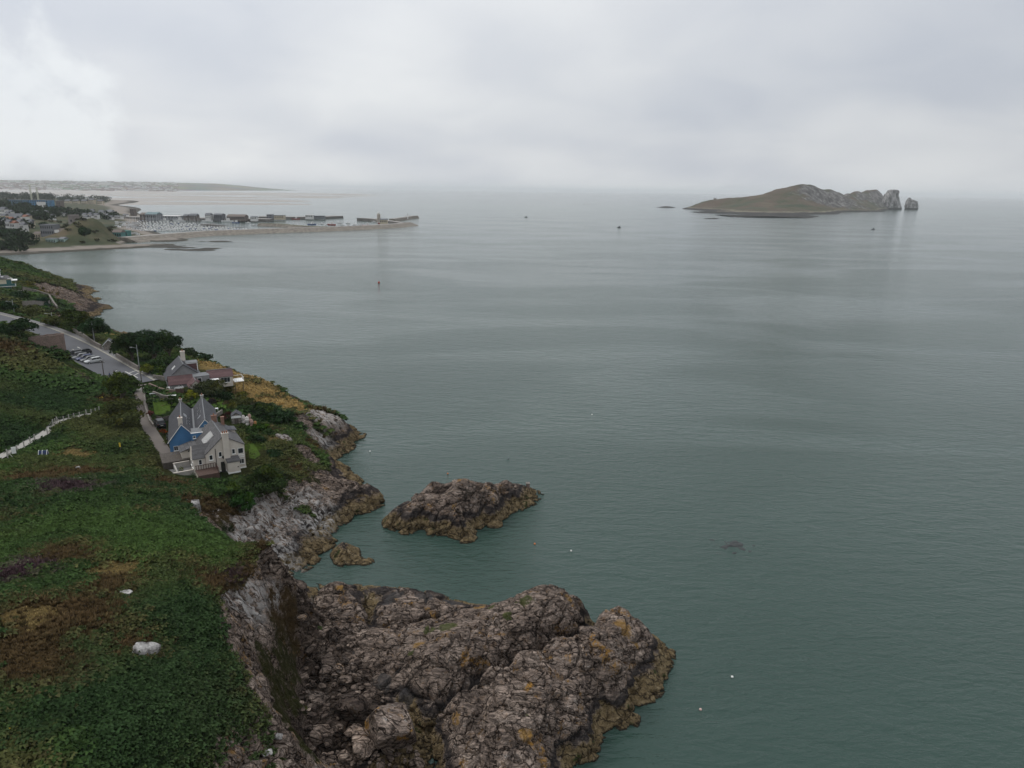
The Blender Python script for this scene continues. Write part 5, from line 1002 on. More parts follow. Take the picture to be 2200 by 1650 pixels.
# small blue tent on the slope
bt = empty('blue_tent', P(92, 968, 15.6)); bt.location.z = float(gz(bt.location.x, bt.location.y))+.1; bt.rotation_euler = (0, 0, .25); tag(bt, 'small dark blue and white tent on the slope below the path', 'tent')
MB().extr([(-.65, -.5, 0), (-.65, .5, 0), (-.65, .1, .75), (-.65, -.1, .75)], (1.3, 0, 0)).build('canopy', plain('navy_fabric', (0.02, 0.035, 0.10), .7), bt); m = MB()
for x in (-.67, -.1, .60): m.extr([(x, -.54, 0), (x, -.47, 0), (x, -.06, .80), (x, .02, .80), (x, .47, 0), (x, .54, 0), (x, .12, .84), (x, -.12, .84)], (.07, 0, 0))
m.build('trim', M_WHITE, bt)
# ================================================================== CARS
def loft(sections, closed=True):
    """sections: list of rings with equal point count"""
    n = len(sections[0]); V = [p for s in sections for p in s]; Fc = []
    for i in range(len(sections)-1):
        for k in range(n): Fc.append((i*n+k, i*n+(k+1) % n, (i+1)*n+(k+1) % n, (i+1)*n+k))
    Fc += [tuple(range(n))[::-1], tuple((len(sections)-1)*n+k for k in range(n))]; return V, Fc
M_TYRE = plain('tyre_rubber', (0.012, 0.012, 0.012), .8); M_RIM = plain('alloy_rim', (0.40, 0.40, 0.41), .35, .05, metal=.6); M_CGL = plain('car_glass', (0.010, 0.012, 0.014), .12, .2, spec=.35)
M_HL = plain('headlight_lens', (0.55, 0.57, 0.60), .15, .05); M_TL = plain('tail_light_lens', (0.25, 0.015, 0.012), .2, .05); M_PLATE = plain('number_plate', (0.62, 0.62, 0.55), .5, .02)
def car_paint(name, c):
    M = Mat(name); M.set('Base Color', c); M.set('Roughness', .38); M.set('Specular IOR Level', .4); M.set('Coat Weight', .2); M.set('Coat Roughness', .15); return M.m
def make_car(label, px, py, z, rz, colr, L=4.2, Wd=1.74, Hh=1.46, suv=0.0, world=None):
    b = P(px, py, z) if world is None else world; r = empty('parked_car', (b[0], b[1], float(gz(b[0], b[1]))+.075), rz); tag(r, label, 'car'); hw = Wd/2; pm = car_paint('car_paint', colr); s = L/4.2; up = suv
    def ring(x, w, z0, z1): return [(x*s, -w*.92, z0), (x*s, w*.92, z0), (x*s, w, z0+.18), (x*s, w, z1-.14), (x*s, w*.90, z1), (x*s, -w*.90, z1), (x*s, -w, z1-.14), (x*s, -w, z0+.18)]
    g = .24+up*.5; be = .92+up
    body = loft([ring(-2.1, hw*.80, g+.14, be-.16), ring(-2.0, hw*.93, g+.02, be-.04), ring(-1.3, hw, g, be+.03), ring(0, hw, g, be), ring(.95, hw, g, be-.03), ring(1.75, hw*.94, g+.02, be-.20), ring(2.05, hw*.84, g+.08, be-.30), ring(2.1, hw*.74, g+.14, be-.36)])
    bo = MB().add(*body).build('body', pm, r, smooth=False)
    def cr(x, w, z0): return (x*s, w, z0)
    zr = Hh+up*1.1; w1, w2 = hw*.88, hw*.70
    base = [(-1.95, w1*.97), (1.05, w1)]; top = [(-1.35+.1*up, w2), (.25, w2)]
    V = [(-1.95*s, -w1*.95, be-.04), (1.05*s, -w1, be-.04), (1.05*s, w1, be-.04), (-1.95*s, w1*.95, be-.04), ((-1.45-.25*(up > 0))*s, -w2, zr-.05), (.22*s, -w2, zr-.05), (.22*s, w2, zr-.05), ((-1.45-.25*(up > 0))*s, w2, zr-.05)]
    gl = MB().add(V, [(4, 5, 6, 7), (0, 1, 5, 4), (1, 2, 6, 5), (2, 3, 7, 6), (3, 0, 4, 7)]).build('windows', M_CGL, r)
    x4 = V[4][0]; rf_ = MB().add([(x4-.05, -w2-.02, zr-.06), (.27*s, -w2-.02, zr-.06), (.27*s, w2+.02, zr-.06), (x4-.05, w2+.02, zr-.06), (x4+.12, -w2*.82, zr), (.12*s, -w2*.82, zr), (.12*s, w2*.82, zr), (x4+.12, w2*.82, zr)], [(3, 2, 1, 0), (4, 5, 6, 7), (0, 1, 5, 4), (1, 2, 6, 5), (2, 3, 7, 6), (3, 0, 4, 7)]).build('roof_panel', pm, r)
    pil = MB()
    for sy in (-1, 1):
        pil.tube([(1.04*s, sy*w1, be-.03), (.23*s, sy*w2, zr-.05)], .035, 4); pil.tube([(-1.93*s, sy*w1*.95, be-.03), (x4, sy*w2, zr-.05)], .05, 4); pil.tube([(-.45*s, sy*(w1+.005), be-.03), (-.5*s, sy*(w2+.005), zr-.05)], .035, 4)
    pil.build('window_pillars', pm, r)
    for x in (-1.28, 1.30):
        for sy in (-1, 1):
            wv = MB().cyl((0, 0, -.11), .31+up*.1, .22, 16).build('wheel', M_TYRE, r, (x*s, sy*(hw-.06), .31+up*.1-.07)); wv.rotation_euler = (math.pi/2, 0, 0); MB().cyl((0, 0, -.125), .19, .25, 12).build('rim', M_RIM, wv)
    for sy in (-1, 1):
        part('headlight', M_HL, r, (1.93*s, 2.085*s, sy*hw*.62-.16, sy*hw*.62+.16, be-.42, be-.30)); part('tail_light', M_TL, r, (-2.085*s, -1.98*s, sy*hw*.70-.12, sy*hw*.70+.12, be-.32, be-.12)); part('door_mirror', pm, r, (.68*s, .82*s, sy*(hw+.09)-.08, sy*(hw+.09)+.08, be+.0, be+.13))
    part('number_plate', M_PLATE, r, (-2.125*s, -2.095*s, -.26, .26, .55+up*.5, .66+up*.5))
    return r
row0, row1 = P(156, 760, 15.9), P(201, 777, 15.1)           # cars side by side, noses to the hill
cq = [('black estate car at the left end of the parked row', (0.012, 0.012, 0.014), .10, 4.5), ('dark grey hatchback second in the parked row', (0.035, 0.038, 0.042), 0, 4.1), ('silver-roofed grey car third in the parked row', (0.16, 0.165, 0.17), 0, 4.3), ('dark blue car in the middle of the parked row', (0.018, 0.026, 0.085), 0, 4.3), ('mid grey car beside the silver one in the parked row', (0.11, 0.115, 0.12), 0, 4.2), ('silver car at the right end of the parked row', (0.42, 0.43, 0.43), 0, 4.3)]
cdir = P(185, 777, 15.1)-P(216, 772.5, 15.1); crz = math.atan2(cdir[1], cdir[0])
for k, (lb, c_, su, ln) in enumerate(cq):
    b = row0+(row1-row0)*k/5.0; make_car(lb, 0, 0, 0, crz+(.05 if k % 2 else -.03), c_, ln, suv=su, world=b)
make_car('black car beyond the first estate car, nearer the road', 0, 0, 0, crz+.04, (0.012, 0.013, 0.016), 4.2, world=P(178, 757, 15.8))
make_car('white hatchback on the driveway behind the brown wall', 377, 838, 13.0, math.radians(200), (0.62, 0.62, 0.61), 3.9)
make_car('black car parked beside the lane garden', 343, 914, 12.1, math.radians(128), (0.010, 0.011, 0.013), 4.4, suv=.16)
make_car('dark green car behind the terrace of the cream house', 374, 950, 11.5, math.radians(-50), (0.018, 0.028, 0.026), 4.2)

# ================================================================== PEOPLE
def person(label, px, py, z, rz, top, legs, hair, hgt=1.72, stride=.12):
    b = P(px, py, z); r = empty('person', (b[0], b[1], float(gz(b[0], b[1]))+.075), rz); tag(r, label, 'person'); s = hgt/1.72
    V = [(0, 0, .95), (0, 0, 1.12), (0, 0, 1.30), (0, 0, 1.44), (0, .01, 1.52), (0, .02, 1.60), (0, .02, 1.69),                       # pelvis .. crown of head
         (.18, 0, 1.40), (.24, .02, 1.14), (.23, .10, .92), (.23, .13, .84), (-.18, 0, 1.40), (-.24, -.02, 1.14), (-.23, .06, .92), (-.23, .09, .84),
         (.09, 0, .90), (.10, stride*.6, .50), (.10, stride, .09), (.10, stride+.14, .04), (-.09, 0, .90), (-.10, -stride*.3, .50), (-.10, -stride, .09), (-.10, -stride+.14, .04)]
    E_ = [(0, 1), (1, 2), (2, 3), (3, 4), (4, 5), (5, 6), (3, 7), (7, 8), (8, 9), (9, 10), (3, 11), (11, 12), (12, 13), (13, 14), (0, 15), (15, 16), (16, 17), (17, 18), (0, 19), (19, 20), (20, 21), (21, 22)]
    R_ = [.15, .145, .165, .13, .055, .095, .07, .07, .055, .042, .035, .07, .055, .042, .035, .10, .072, .05, .045, .10, .072, .05, .045]
    me = bpy.data.meshes.new('body'); me.from_pydata([tuple(q*s for q in v) for v in V], E_, [])
    M = Mat('clothes'); o_ = M.node('ShaderNodeSeparateXYZ'); M.l.new(M.obj(), o_.inputs[0]); zz_ = o_.outputs[2]; st = lambda v: M.rng(zz_, v*s-.01, v*s+.01)
    c = M.mix(st(.93), legs, top); c = M.mix(st(1.49), c, (0.34, 0.21, 0.16)); c = M.mix(st(.10), (0.02, 0.02, 0.02), c); M.set('Base Color', c); M.set('Roughness', .85); me.materials.append(M.m)
    o = link('body', me, r); o.modifiers.new('Skin', 'SKIN'); me.skin_vertices
    for i, q in enumerate(me.skin_vertices[0].data): q.radius = (R_[i]*s, R_[i]*s*.82); q.use_root = (i == 0)
    o.modifiers.new('Sub', 'SUBSURF').levels = 1; o.modifiers['Sub'].render_levels = 1
    h = MB(); rings = []
    for a in range(4):
        t = a/3*math.pi/2; rings.append([(.105*math.cos(t)*math.cos(u), .012+.115*math.cos(t)*math.sin(u), 1.63+.115*math.sin(t)) for u in np.linspace(0, 2*math.pi, 9)[:-1]])
    h.add(*loft([[tuple(q*s for q in p) for p in rg] for rg in rings])); h.build('hair', plain('hair_%d' % int(hair[0]*1000), hair, .7), r); return r
person('person in white standing between the parked cars', 158, 762, 15.6, .6, (0.60, 0.60, 0.60), (0.05, 0.05, 0.06), (0.02, 0.014, 0.01))
person('person in dark blue standing left of the pair by the painted bays', 236, 809, 14.7, 2.2, (0.03, 0.05, 0.12), (0.025, 0.03, 0.05), (0.02, 0.014, 0.011))
person('person in black beside the person in a white top', 246, 807, 14.6, -2.0, (0.012, 0.012, 0.014), (0.015, 0.015, 0.018), (0.012, 0.010, 0.009), 1.78)
person('person in a white top with dark hair at the junction', 251, 806, 14.5, 1.0, (0.60, 0.60, 0.58), (0.05, 0.06, 0.09), (0.014, 0.011, 0.010))

# ================================================================== GARDENS
sh = P(509, 912, 11.3); shr = empty('garden_shed', (sh[0], sh[1], float(gz(sh[0], sh[1]))), math.radians(20)); tag(shr, 'small grey-roofed shed with a white front band beside the cream house', 'shed')
gable_wall(shr, -.95, .95, 0, 0, 2.2, 1.7, 1.7, 2.4, M_STONE); gable_roof(shr, -.95, .95, 0, 0, 2.2, 1.7, 1.7, 2.4, M_SLATE, .15, .08); part('fascia', M_WHITE, shr, (-1.0, 1.0, -.08, -.005, 1.25, 1.75)); part('door', M_TIMBER, shr, (-.4, .4, -.05, -.004, 0, 1.2))
M_STAT = plain('pale_stoneware', (0.50, 0.47, 0.44), .8, .15); M_STATP = plain('pink_stoneware', (0.36, 0.24, 0.20), .8, .15)
for k, (px_, py_, s_, mt, lb) in enumerate(((524, 914, 1.0, M_STAT, 'leftmost tall white garden urn beside the shed'), (532, 917, 1.15, M_STAT, 'tall white garden urn second from the shed'), (541, 917, 1.0, M_STATP, 'pinkish garden urn right of the white ones'), (549, 916, .85, plain('orange_stoneware', (0.34, 0.17, 0.06), .8, .15), 'small orange garden urn at the right end of the row'), (537, 909, .9, M_STATP, 'pinkish garden urn behind the white ones'))):
    q = P(px_, py_, 10.9); r = empty('garden_urn', (q[0], q[1], float(gz(q[0], q[1])))); tag(r, lb, 'urn', 'garden urns beside the shed'); prof = [(.34, 0), (.36, .2), (.26, .5), (.40, .9), (.42, 1.15), (.30, 1.35), (.34, 1.5)]
    MB().add(*loft([[(a*s_*math.cos(t), a*s_*math.sin(t), z_*s_) for t in np.linspace(0, 2*math.pi, 13)[:-1]] for a, z_ in prof])).build('vessel', mt, r); MB().cyl((0, 0, 1.5*s_), .24*s_, .22*s_, 10, .12*s_).build('lid', mt, r)
def bench(name, label, cat, px_, py_, z, rz, mat, w=1.6):
    q = P(px_, py_, z); r = empty(name, (q[0], q[1], float(gz(q[0], q[1]))), rz); tag(r, label, cat)
    for k in range(4): part('slat', mat, r, (-w/2, w/2, -.35+k*.18, -.20+k*.18, .68, .72))
    for sx in (-1, 1):
        for sy in (-1, 1): part('leg', mat, r, (sx*w*.42-.04, sx*w*.42+.04, sy*.28-.04, sy*.28+.04, 0, .68))
bench('garden_table', 'white garden table beside the wall above the lawn', 'table', 368, 856, 12.7, .3, M_WHITE, 2.2); bench('garden_table', 'grey garden table on the terrace behind the lawn', 'table', 330, 855, 12.8, .3, M_STEEL, 1.5); bench('garden_table', 'white table on the patio right of the blue house', 'table', 463, 884, 11.8, .5, M_WHITE, 1.2)
wall_line('patio_wall', 'low stone wall round the patio right of the blue house', PP((458, 898, 11.8), (468, 895, 11.7), (478, 890, 11.6)), .9, .3, M_STONE)
wall_line('drive_wall', 'white-topped wall between the dark green car and the terrace', PP((378, 935, 11.6), (384, 950, 11.4), (386, 962, 11.2)), 1.0, .3, M_CONC)
wall_line('garden_fence', 'grey timber fence behind the black car', PP((336, 902, 12.2), (352, 903, 12.1), (364, 900, 12.0)), 1.0, .12, M_TIMBER)['category'] = 'fence'
bp = P(314, 842, 13.4); bo_ = None

# ================================================================== BOULDERS, OUTCROPS
M_BOULD = rock_mat('boulder_rock', False, True, warm=.5, white=1.5, orange=.4); M_DRYB = rock_mat('outcrop_rock', False, warm=.3, white=1.6, orange=.2)
def boulder_mesh(seed, blocky=.5, sub=3, mat=None):
    g = np.random.default_rng(seed); bm = bmesh.new(); bmesh.ops.create_icosphere(bm, subdivisions=sub, radius=1.0); v = np.array([q.co[:] for q in bm.verts])
    d = v/np.linalg.norm(v, axis=1, keepdims=True); r = np.full(len(v), 1.15)
    if blocky > 1:
        for ax in ((1, 0, 0), (-1, 0, 0), (0, 1, 0), (0, -1, 0), (0, 0, 1), (0, 0, -1)): n = np.array(ax)+g.normal(0, .16, 3); n /= np.linalg.norm(n); c = d@n; r = np.where(c > 1e-3, np.minimum(r, g.uniform(.66, .80)/np.maximum(c, 1e-3)), r)
    for k in range(3 if blocky > 1 else 9+int(blocky*6)):
        n = g.normal(0, 1, 3); n /= np.linalg.norm(n); h = g.uniform(.62, .98); c = d@n; r = np.where(c > 1e-3, np.minimum(r, h/np.maximum(c, 1e-3)), r)
    r = r+fbm(d*2.2+seed, 3, seed)*.07; v = d*r[:, None]*np.array([1, g.uniform(.7, .95), g.uniform(.55, .8)])
    for q, c in zip(bm.verts, v): q.co = c
    me = bpy.data.meshes.new('boulder'); bm.to_mesh(me); bm.free(); me.materials.append(mat or M_BOULD)
    for k in ('grass', 'pale', 'lich', 'dark'): me.attributes.new(k, 'FLOAT', 'POINT')
    return me
def ground_z(x, y): return max(float(gz(x, y)), float(fg_s(np.array(x), np.array(y))))
def put_boulder(label, px, py, z, s, me, rot, group=None, flat_=1.0, sink=.25, cat='boulder', name='boulder'):
    q = P(px, py, z); gzv = ground_z(q[0], q[1]); o = link(name, me, None, (q[0], q[1], gzv+.22+s*(.62*flat_-sink*.5))); o.scale = (s, s, s*flat_); o.rotation_euler = rot; return tag(o, label, cat, group)
BM_ = [boulder_mesh(q, .6 if q < 3 else .3) for q in range(8)]
put_boulder('huge pale block boulder with a yellow lichen top in the boulder gully', 838, 1590, 1.8, 3.3, boulder_mesh(77, 1.2, 4, rock_mat('block_rock', False, warm=.5, white=2.2, orange=1.6)), (.12, .22, .5), None, 1.2, .10)
put_boulder('large grey boulder just left of the huge pale block', 752, 1556, 1.0, 1.9, BM_[1], (.2, -.2, .3)); put_boulder('dark boulder in front of the huge pale block at the bottom edge', 785, 1630, .6, 2.3, BM_[2], (.1, .3, 1.4))
put_boulder('pale wedge boulder below the large grey one', 758, 1597, .8, 1.1, BM_[0], (.3, .1, .9)); put_boulder('long low boulder near the cliff foot at the bottom edge', 693, 1588, 1.4, 1.4, BM_[3], (.1, .1, .2), None, .7); put_boulder('rounded speckled boulder at the cliff foot', 682, 1522, 2.0, 1.2, BM_[4], (.1, .2, 2.2)); put_boulder('bright white boulder on the stony slope of the gully', 760, 1440, 2.0, .55, boulder_mesh(31, .3, 3, M_DRYB), (.1, .6, .3))
put_boulder('grey slab boulder in the middle of the boulder gully', 742, 1488, 1.6, .95, BM_[5], (.1, .1, .4), None, .6)
g = np.random.default_rng(12); used = []
for k in range(900):
    if len(used) >= 250: break
    px_ = g.uniform(650, 905); py_ = g.uniform(1330, 1650)
    if px_ > 700+(py_-1330)*.75 or px_ < 648+max(0, (py_-1560))*.25: continue
    s = float(np.clip(g.lognormal(-.80, .48), .22, 1.15)); q = P(px_, py_, 1.6)
    if any((q[0]-a)**2+(q[1]-b)**2 < (.66*(s+c))**2 for a, b, c in used): continue
    used.append((q[0], q[1], s)); put_boulder('small weathered boulder among many in the gully below the cliff', px_, py_, 1.6, s, BM_[int(g.integers(0, 8))], (g.uniform(-.5, .5), g.uniform(-.5, .5), g.uniform(0, 6.3)), 'small boulders in the gully', g.uniform(.7, 1.0))
def outcrop(label, px, py, z, s, seed, rot, flat_=.8):
    q = P(px, py, z); o = link('rock_outcrop', boulder_mesh(seed, 1.2, 4, M_WROCK), None, (q[0], q[1], float(gz(q[0], q[1]))+s*.05)); o.scale = (s, s*.8, s*flat_); o.rotation_euler = rot; tag(o, label, 'rock')
M = Mat('white_quartzite'); p = M.pos(); n = M.noise(p, 1.6, 6, .7); M.set('Base Color', M.ramp(n, [(.36, (0.06, 0.055, 0.05)), (.48, (0.20, 0.19, 0.18)), (.66, (0.50, 0.48, 0.46))])); M.set('Roughness', .9); M.set('Normal', M.bump(n, .25)); M_WROCK = M.m
outcrop('bright white rock outcrop alone on the near green hill', 312, 1408, 20.8, 1.35, 61, (.55, .35, .5), .8); outcrop('small white rock beside the brown grass on the near hill', 272, 1290, 20.6, .65, 62, (.1, .2, .2)); outcrop('pale rock below the blue tent on the slope', 169, 998, 16.0, .75, 63, (.2, .9, .9)); outcrop('small pale rock in the bracken below the tent slope', 175, 1032, 16.6, .5, 64, (.1, .2, .3)); outcrop('tall thin white rock at the cliff top below the house', 420, 1090, 13.2, .9, 65, (.1, .1, .4), 2.0); outcrop('small dark-sided white rock at the bottom of the near cliff edge', 575, 1640, 13.0, .55, 66, (.3, .2, .7)); outcrop('grey rock on the grassy rim of the near cliff', 600, 1600, 12.6, .45, 67, (.2, .4, .2)); outcrop('half-buried grey rock low on the near hill', 135, 1507, 22.6, .7, 68, (.1, .2, .8), .5)

# ================================================================== AFLOAT
def buoy(label, px, py, colr, s=.17):
    q = P(px, py, 0); r = empty('mooring_buoy', (q[0], q[1], 0)); tag(r, label, 'buoy'); m = MB(); rings = [[(s*math.cos(t)*math.cos(u), s*math.cos(t)*math.sin(u), s*.35+s*math.sin(t)) for u in np.linspace(0, 2*math.pi, 11)[:-1]] for t in np.linspace(-1.4, 1.4, 7)]
    m.add(*loft(rings)); m.build('float', plain('buoy_%d_%d' % (colr[0]*100, colr[1]*100), colr, .5), r, smooth=True); MB().tube([(0, 0, s*1.2), (0, 0, s*1.7)], s*.12, 6).build('eye', M_DARK, r)
OR, WH = (0.55, 0.17, 0.05), (0.75, 0.74, 0.70)
for a in (('orange buoy beyond the middle of the islet', 962, 1018, OR), ('dark buoy in open water right of the house cliff', 1092, 985, (0.10, 0.10, 0.11)), ('pale orange buoy right of the islet', 1149, 1169, OR), ('white float right of the pale orange buoy', 1227, 1184, WH), ('small white float far above the islet', 1272, 891, WH), ('white float right of the big rock', 1573, 1455, WH), ('red and white buoy near the bottom edge right of the big rock', 1505, 1525, (0.60, 0.42, 0.38)), ('small white buoy close to the house cliff', 795, 970, WH)): buoy(*a)
buoy('tall red channel buoy in the middle of the bay', 814, 608, (0.30, 0.03, 0.02), .75)
# kelp-covered reef just awash
rp = P(1570, 1172, 0); X, Y = np.meshgrid(np.arange(-5, 5, .2), np.arange(-4, 4, .2), indexing='ij'); Zr = 0.34*fbm(np.stack([X/1.5, Y/0.9, X*0], -1), 5, 9, .7)-.022*(X**2/4+Y**2/3)+.0
M = Mat('kelp'); M.set('Base Color', M.mix(M.noise(M.pos(), 2.0, 4), (0.018, 0.024, 0.022), (0.034, 0.034, 0.034))); M.set('Roughness', .35)
o = link('kelp_reef', mesh_np('kelp_reef', np.stack([X, Y, Zr], -1), grid_faces(*X.shape), [M.m], None, True), None, (rp[0], rp[1], 0)); tag(o, 'dark weedy reef just breaking the surface in open water', 'reef')
# stump of an old beacon on the islet's right end
b0 = P(1134, 1048, 1.5); bz = float(is_s(np.array(b0[0]), np.array(b0[1]))); r = empty('beacon_stump', (b0[0], b0[1], bz-.3)); tag(r, 'square stone beacon stump on the right end of the islet', 'beacon')
part('pillar', M_STONER, r, (-.36, .36, -.36, .36, -.8, 1.35)); part('cap', M_STONE, r, (-.42, .42, -.42, .42, 1.35, 1.5))
# ================================================================== THE ISLAND
def heights(pts, x0, x1, y0, y1, sx, sy, c=8.0, smooth=1.0):
    sf = Surf(pts, c, smooth); X, Y = np.meshgrid(np.arange(x0, x1, sx), np.arange(y0, y1, sy), indexing='ij'); return sf, X, Y, sf(X, Y)
def trim(V, Z, lim):
    fc = grid_faces(*Z.shape); k = (Z.ravel()[fc] > lim).any(1); fc = fc[k]; us, inv = np.unique(fc, return_inverse=True); return V.reshape(-1, 3)[us], inv.reshape(fc.shape), us
ip = []
def PDt(px, py, Y): return tuple(PD(px, py, Y))
sky_l = [(1500, 437, 2760), (1528, 430, 2740), (1565, 426, 2720), (1600, 421.5, 2700), (1645, 416, 2690), (1665, 408, 2680), (1700, 400.5, 2680), (1722, 397.5, 2680), (1750, 401, 2700), (1766, 406, 2720), (1786, 409, 2760), (1793, 416.5, 2900), (1820, 417, 3080), (1838, 411, 3160), (1862, 409.5, 3210), (1885, 409.5, 3240)]
ip += [PDt(*q) for q in sky_l]; ip += [(PD(*q)[0]+60, q[2]+170, 6.0) for q in sky_l[2:-2]]+[(PD(*q)[0]+90, q[2]+300, -8.0) for q in sky_l]
ip += PP((1440, 446, .5), (1470, 448, 1), (1500, 450, 2), (1545, 457, 2.5), (1560, 461, 1.5), (1600, 466, 1.5), (1650, 467.5, 1.5), (1700, 468, 1.2), (1745, 463, 1.5), (1775, 459, 2), (1800, 457, 1), (1520, 444, 2), (1560, 452, 3.5), (1620, 457, 4), (1680, 458, 4), (1740, 457, 4))
ip += [PDt(1560, 440, 2640), PDt(1620, 440, 2500), PDt(1680, 440, 2480), PDt(1740, 440, 2500), PDt(1620, 450, 2330), PDt(1680, 450, 2320), PDt(1740, 449, 2400), PDt(1780, 440, 2650), PDt(1700, 420, 2600), PDt(1650, 425, 2600), PDt(1760, 425, 2660)]
ip += PP((1800, 454, 3), (1830, 452.5, 4), (1870, 452.5, 4), (1895, 453, 3)); ip += [PDt(1825, 436, 2960), PDt(1850, 430, 3090), PDt(1880, 424, 3160)]
ip += [(P(a, b, 0)[0], P(a, b, 0)[1]-40, -7) for a, b in ((1440, 446), (1545, 459), (1600, 468), (1700, 470), (1760, 463), (1830, 451), (1900, 451))]+[(P(1925, 452, 0)[0]+d*.45, P(1925, 452, 0)[1]+d, -8) for d in (-40, 60, 160, 300)]+[(560, 2850, -6), (640, 3000, -8), (560, 2600, -6), (900, 2900, -8), (1100, 3150, -8)]
sf_i, X, Y, Z = heights(ip, 560, 1860, 1860, 3560, 7.0, 9.0, 14.0, 2.0)
pz = np.stack([X, Y, Z], -1); Z = Z+fbm(pz/60, 4, 3)*4.5*sstep(2, 20, Z)+fbm(pz/22, 3, 8)*2.6*sstep(-2, 5, Z)
gx, gy = np.gradient(Z, 7.0, 9.0); sl = np.hypot(gx, gy); V, fc, us = trim(np.stack([X, Y, Z], -1), Z, -5)
V = V.copy(); nn = fbm(V/15, 3, 5); V[:, 0] += nn*5*sstep(.7, 1.4, sl.ravel()[us])
M = Mat('island_ground'); p = M.pos(); n1 = M.noise(p, .010, 5, .6, .5); n2 = M.noise(p, .05, 5, .65)
gcol = M.ramp(n1, [(.34, (0.026, 0.040, 0.018)), (.46, (0.050, 0.050, 0.022)), (.56, (0.075, 0.052, 0.034)), (.68, (0.095, 0.080, 0.046))]); gcol = M.mix(n2, M.mix(1., gcol, (.7, .7, .7), 'MULTIPLY'), M.mix(1., gcol, (1.25, 1.25, 1.25), 'MULTIPLY'))
rcol = M.ramp(M.noise(M.scale(p, (.06, .06, .03)), 1., 6, .72), [(.36, (0.030, 0.028, 0.026)), (.5, (0.085, 0.080, 0.075)), (.62, (0.20, 0.19, 0.18))])
c = M.mix(M.rng(M.math('ADD', M.attr('slope'), M.math('MULTIPLY', M.math('SUBTRACT', n2, .5), .7)), .42, .62), gcol, rcol)
zs = M.node('ShaderNodeSeparateXYZ'); M.l.new(p, zs.inputs[0]); zt = M.math('ADD', zs.outputs[2], M.math('MULTIPLY', M.math('SUBTRACT', n2, .5), 5.0))
c = M.mix(M.rng(zt, 7.5, 5.6), c, (0.17, 0.15, 0.11)); c = M.mix(M.rng(zt, 5.6, 4.4), c, (0.022, 0.020, 0.017)); M.set('Base Color', c); M.set('Roughness', .95); M.set('Normal', M.bump(n2, 3.0)); M_ISL = M.m
isl = link('island', mesh_np('island', V, fc, [M_ISL], None, True, {'slope': ('FLOAT', sl.ravel()[us])})); tag(isl, kind='structure')
def crag(name, label, px0, px1, pyt, pyb, Y, seed, prof):
    """a steep sea stack built as a lofted, broken column"""
    a, b = PD(px0, pyb, Y), PD(px1, pyb, Y); w = b[0]-a[0]; ht = PD(px0, pyt, Y)[2]; rings = []; n = 26
    for z, r, ox in prof:
        ring = []
        for k in range(n):
            t = 2*math.pi*k/n; q = np.array([math.cos(t), math.sin(t), z*3.0]); rr = r*w/2*(1+.28*float(fbm(q[None]*1.6+seed, 3, seed)[0])); ring.append((ox*w/2+rr*math.cos(t), rr*.8*math.sin(t), z*ht))
        rings.append(ring)
    o = MB().add(*loft(rings)).build(name, M_STACK, None, ((a[0]+b[0])/2, Y, 0)); tag(o, label, 'sea stack'); return o
M = Mat('guano_cliff'); p = M.pos(); n = M.noise(M.scale(p, (.09, .09, .05)), 1., 7, .75); zs = M.node('ShaderNodeSeparateXYZ'); M.l.new(p, zs.inputs[0])
c = M.ramp(n, [(.40, (0.05, 0.047, 0.045)), (.50, (0.17, 0.165, 0.16)), (.62, (0.40, 0.39, 0.38))]); M.set('Base Color', M.mix(M.rng(zs.outputs[2], 9, 5), c, (0.022, 0.021, 0.020))); M.set('Roughness', .95); M.set('Normal', M.bump(n, 3.)); M_STACK = M.m
crag('sea_stack', 'pale free-standing sea stack off the right end of the island', 1943, 1971, 424, 451, 3200, 4, [(-.1, 1.05, 0), (.05, 1.02, 0), (.25, .95, 0), (.5, .92, -.05), (.7, .78, -.08), (.80, .5, -.3), (.86, .28, -.48), (.97, .16, -.5), (1.0, .06, -.5)])
crag('sea_stack', 'dark blunt crag at the right tip of the island', 1892, 1932, 407, 451, 3130, 9, [(-.1, 1.15, .05), (.1, 1.05, .05), (.4, .92, 0), (.62, .80, -.05), (.74, .70, -.08), (.86, .62, .06), (.95, .52, .06), (1.0, .30, .06)])
mt = PD(1536, 431.5, 2735); r = empty('island_tower', (mt[0], mt[1], mt[2]-2)); tag(r, 'squat round stone tower at the left end of the island', 'tower'); MB().cyl((0, 0, 0), 6.4, 10.5, 20, 5.9).build('wall', M_STONE, r); MB().cyl((0, 0, 10.5), 6.2, .9, 20).build('parapet', M_STONE, r)
sk0 = P(1530, 470, 0); Xs, Ys = np.meshgrid(np.arange(-22, 22, 1.5), np.arange(-14, 14, 1.5), indexing='ij'); Zs = 1.6-.008*(Xs**2*.5+Ys**2*1.2)+fbm(np.stack([Xs/8, Ys/8, Xs*0], -1), 3, 6)*1.0
tag(link('skerry', mesh_np('skerry', np.stack([Xs, Ys, Zs], -1), grid_faces(*Xs.shape), [M_ISL], None, True, {'slope': ('FLOAT', np.ones(Xs.size))}), None, (sk0[0], sk0[1], 0)), 'tiny low rock awash in front of the island', 'rock')

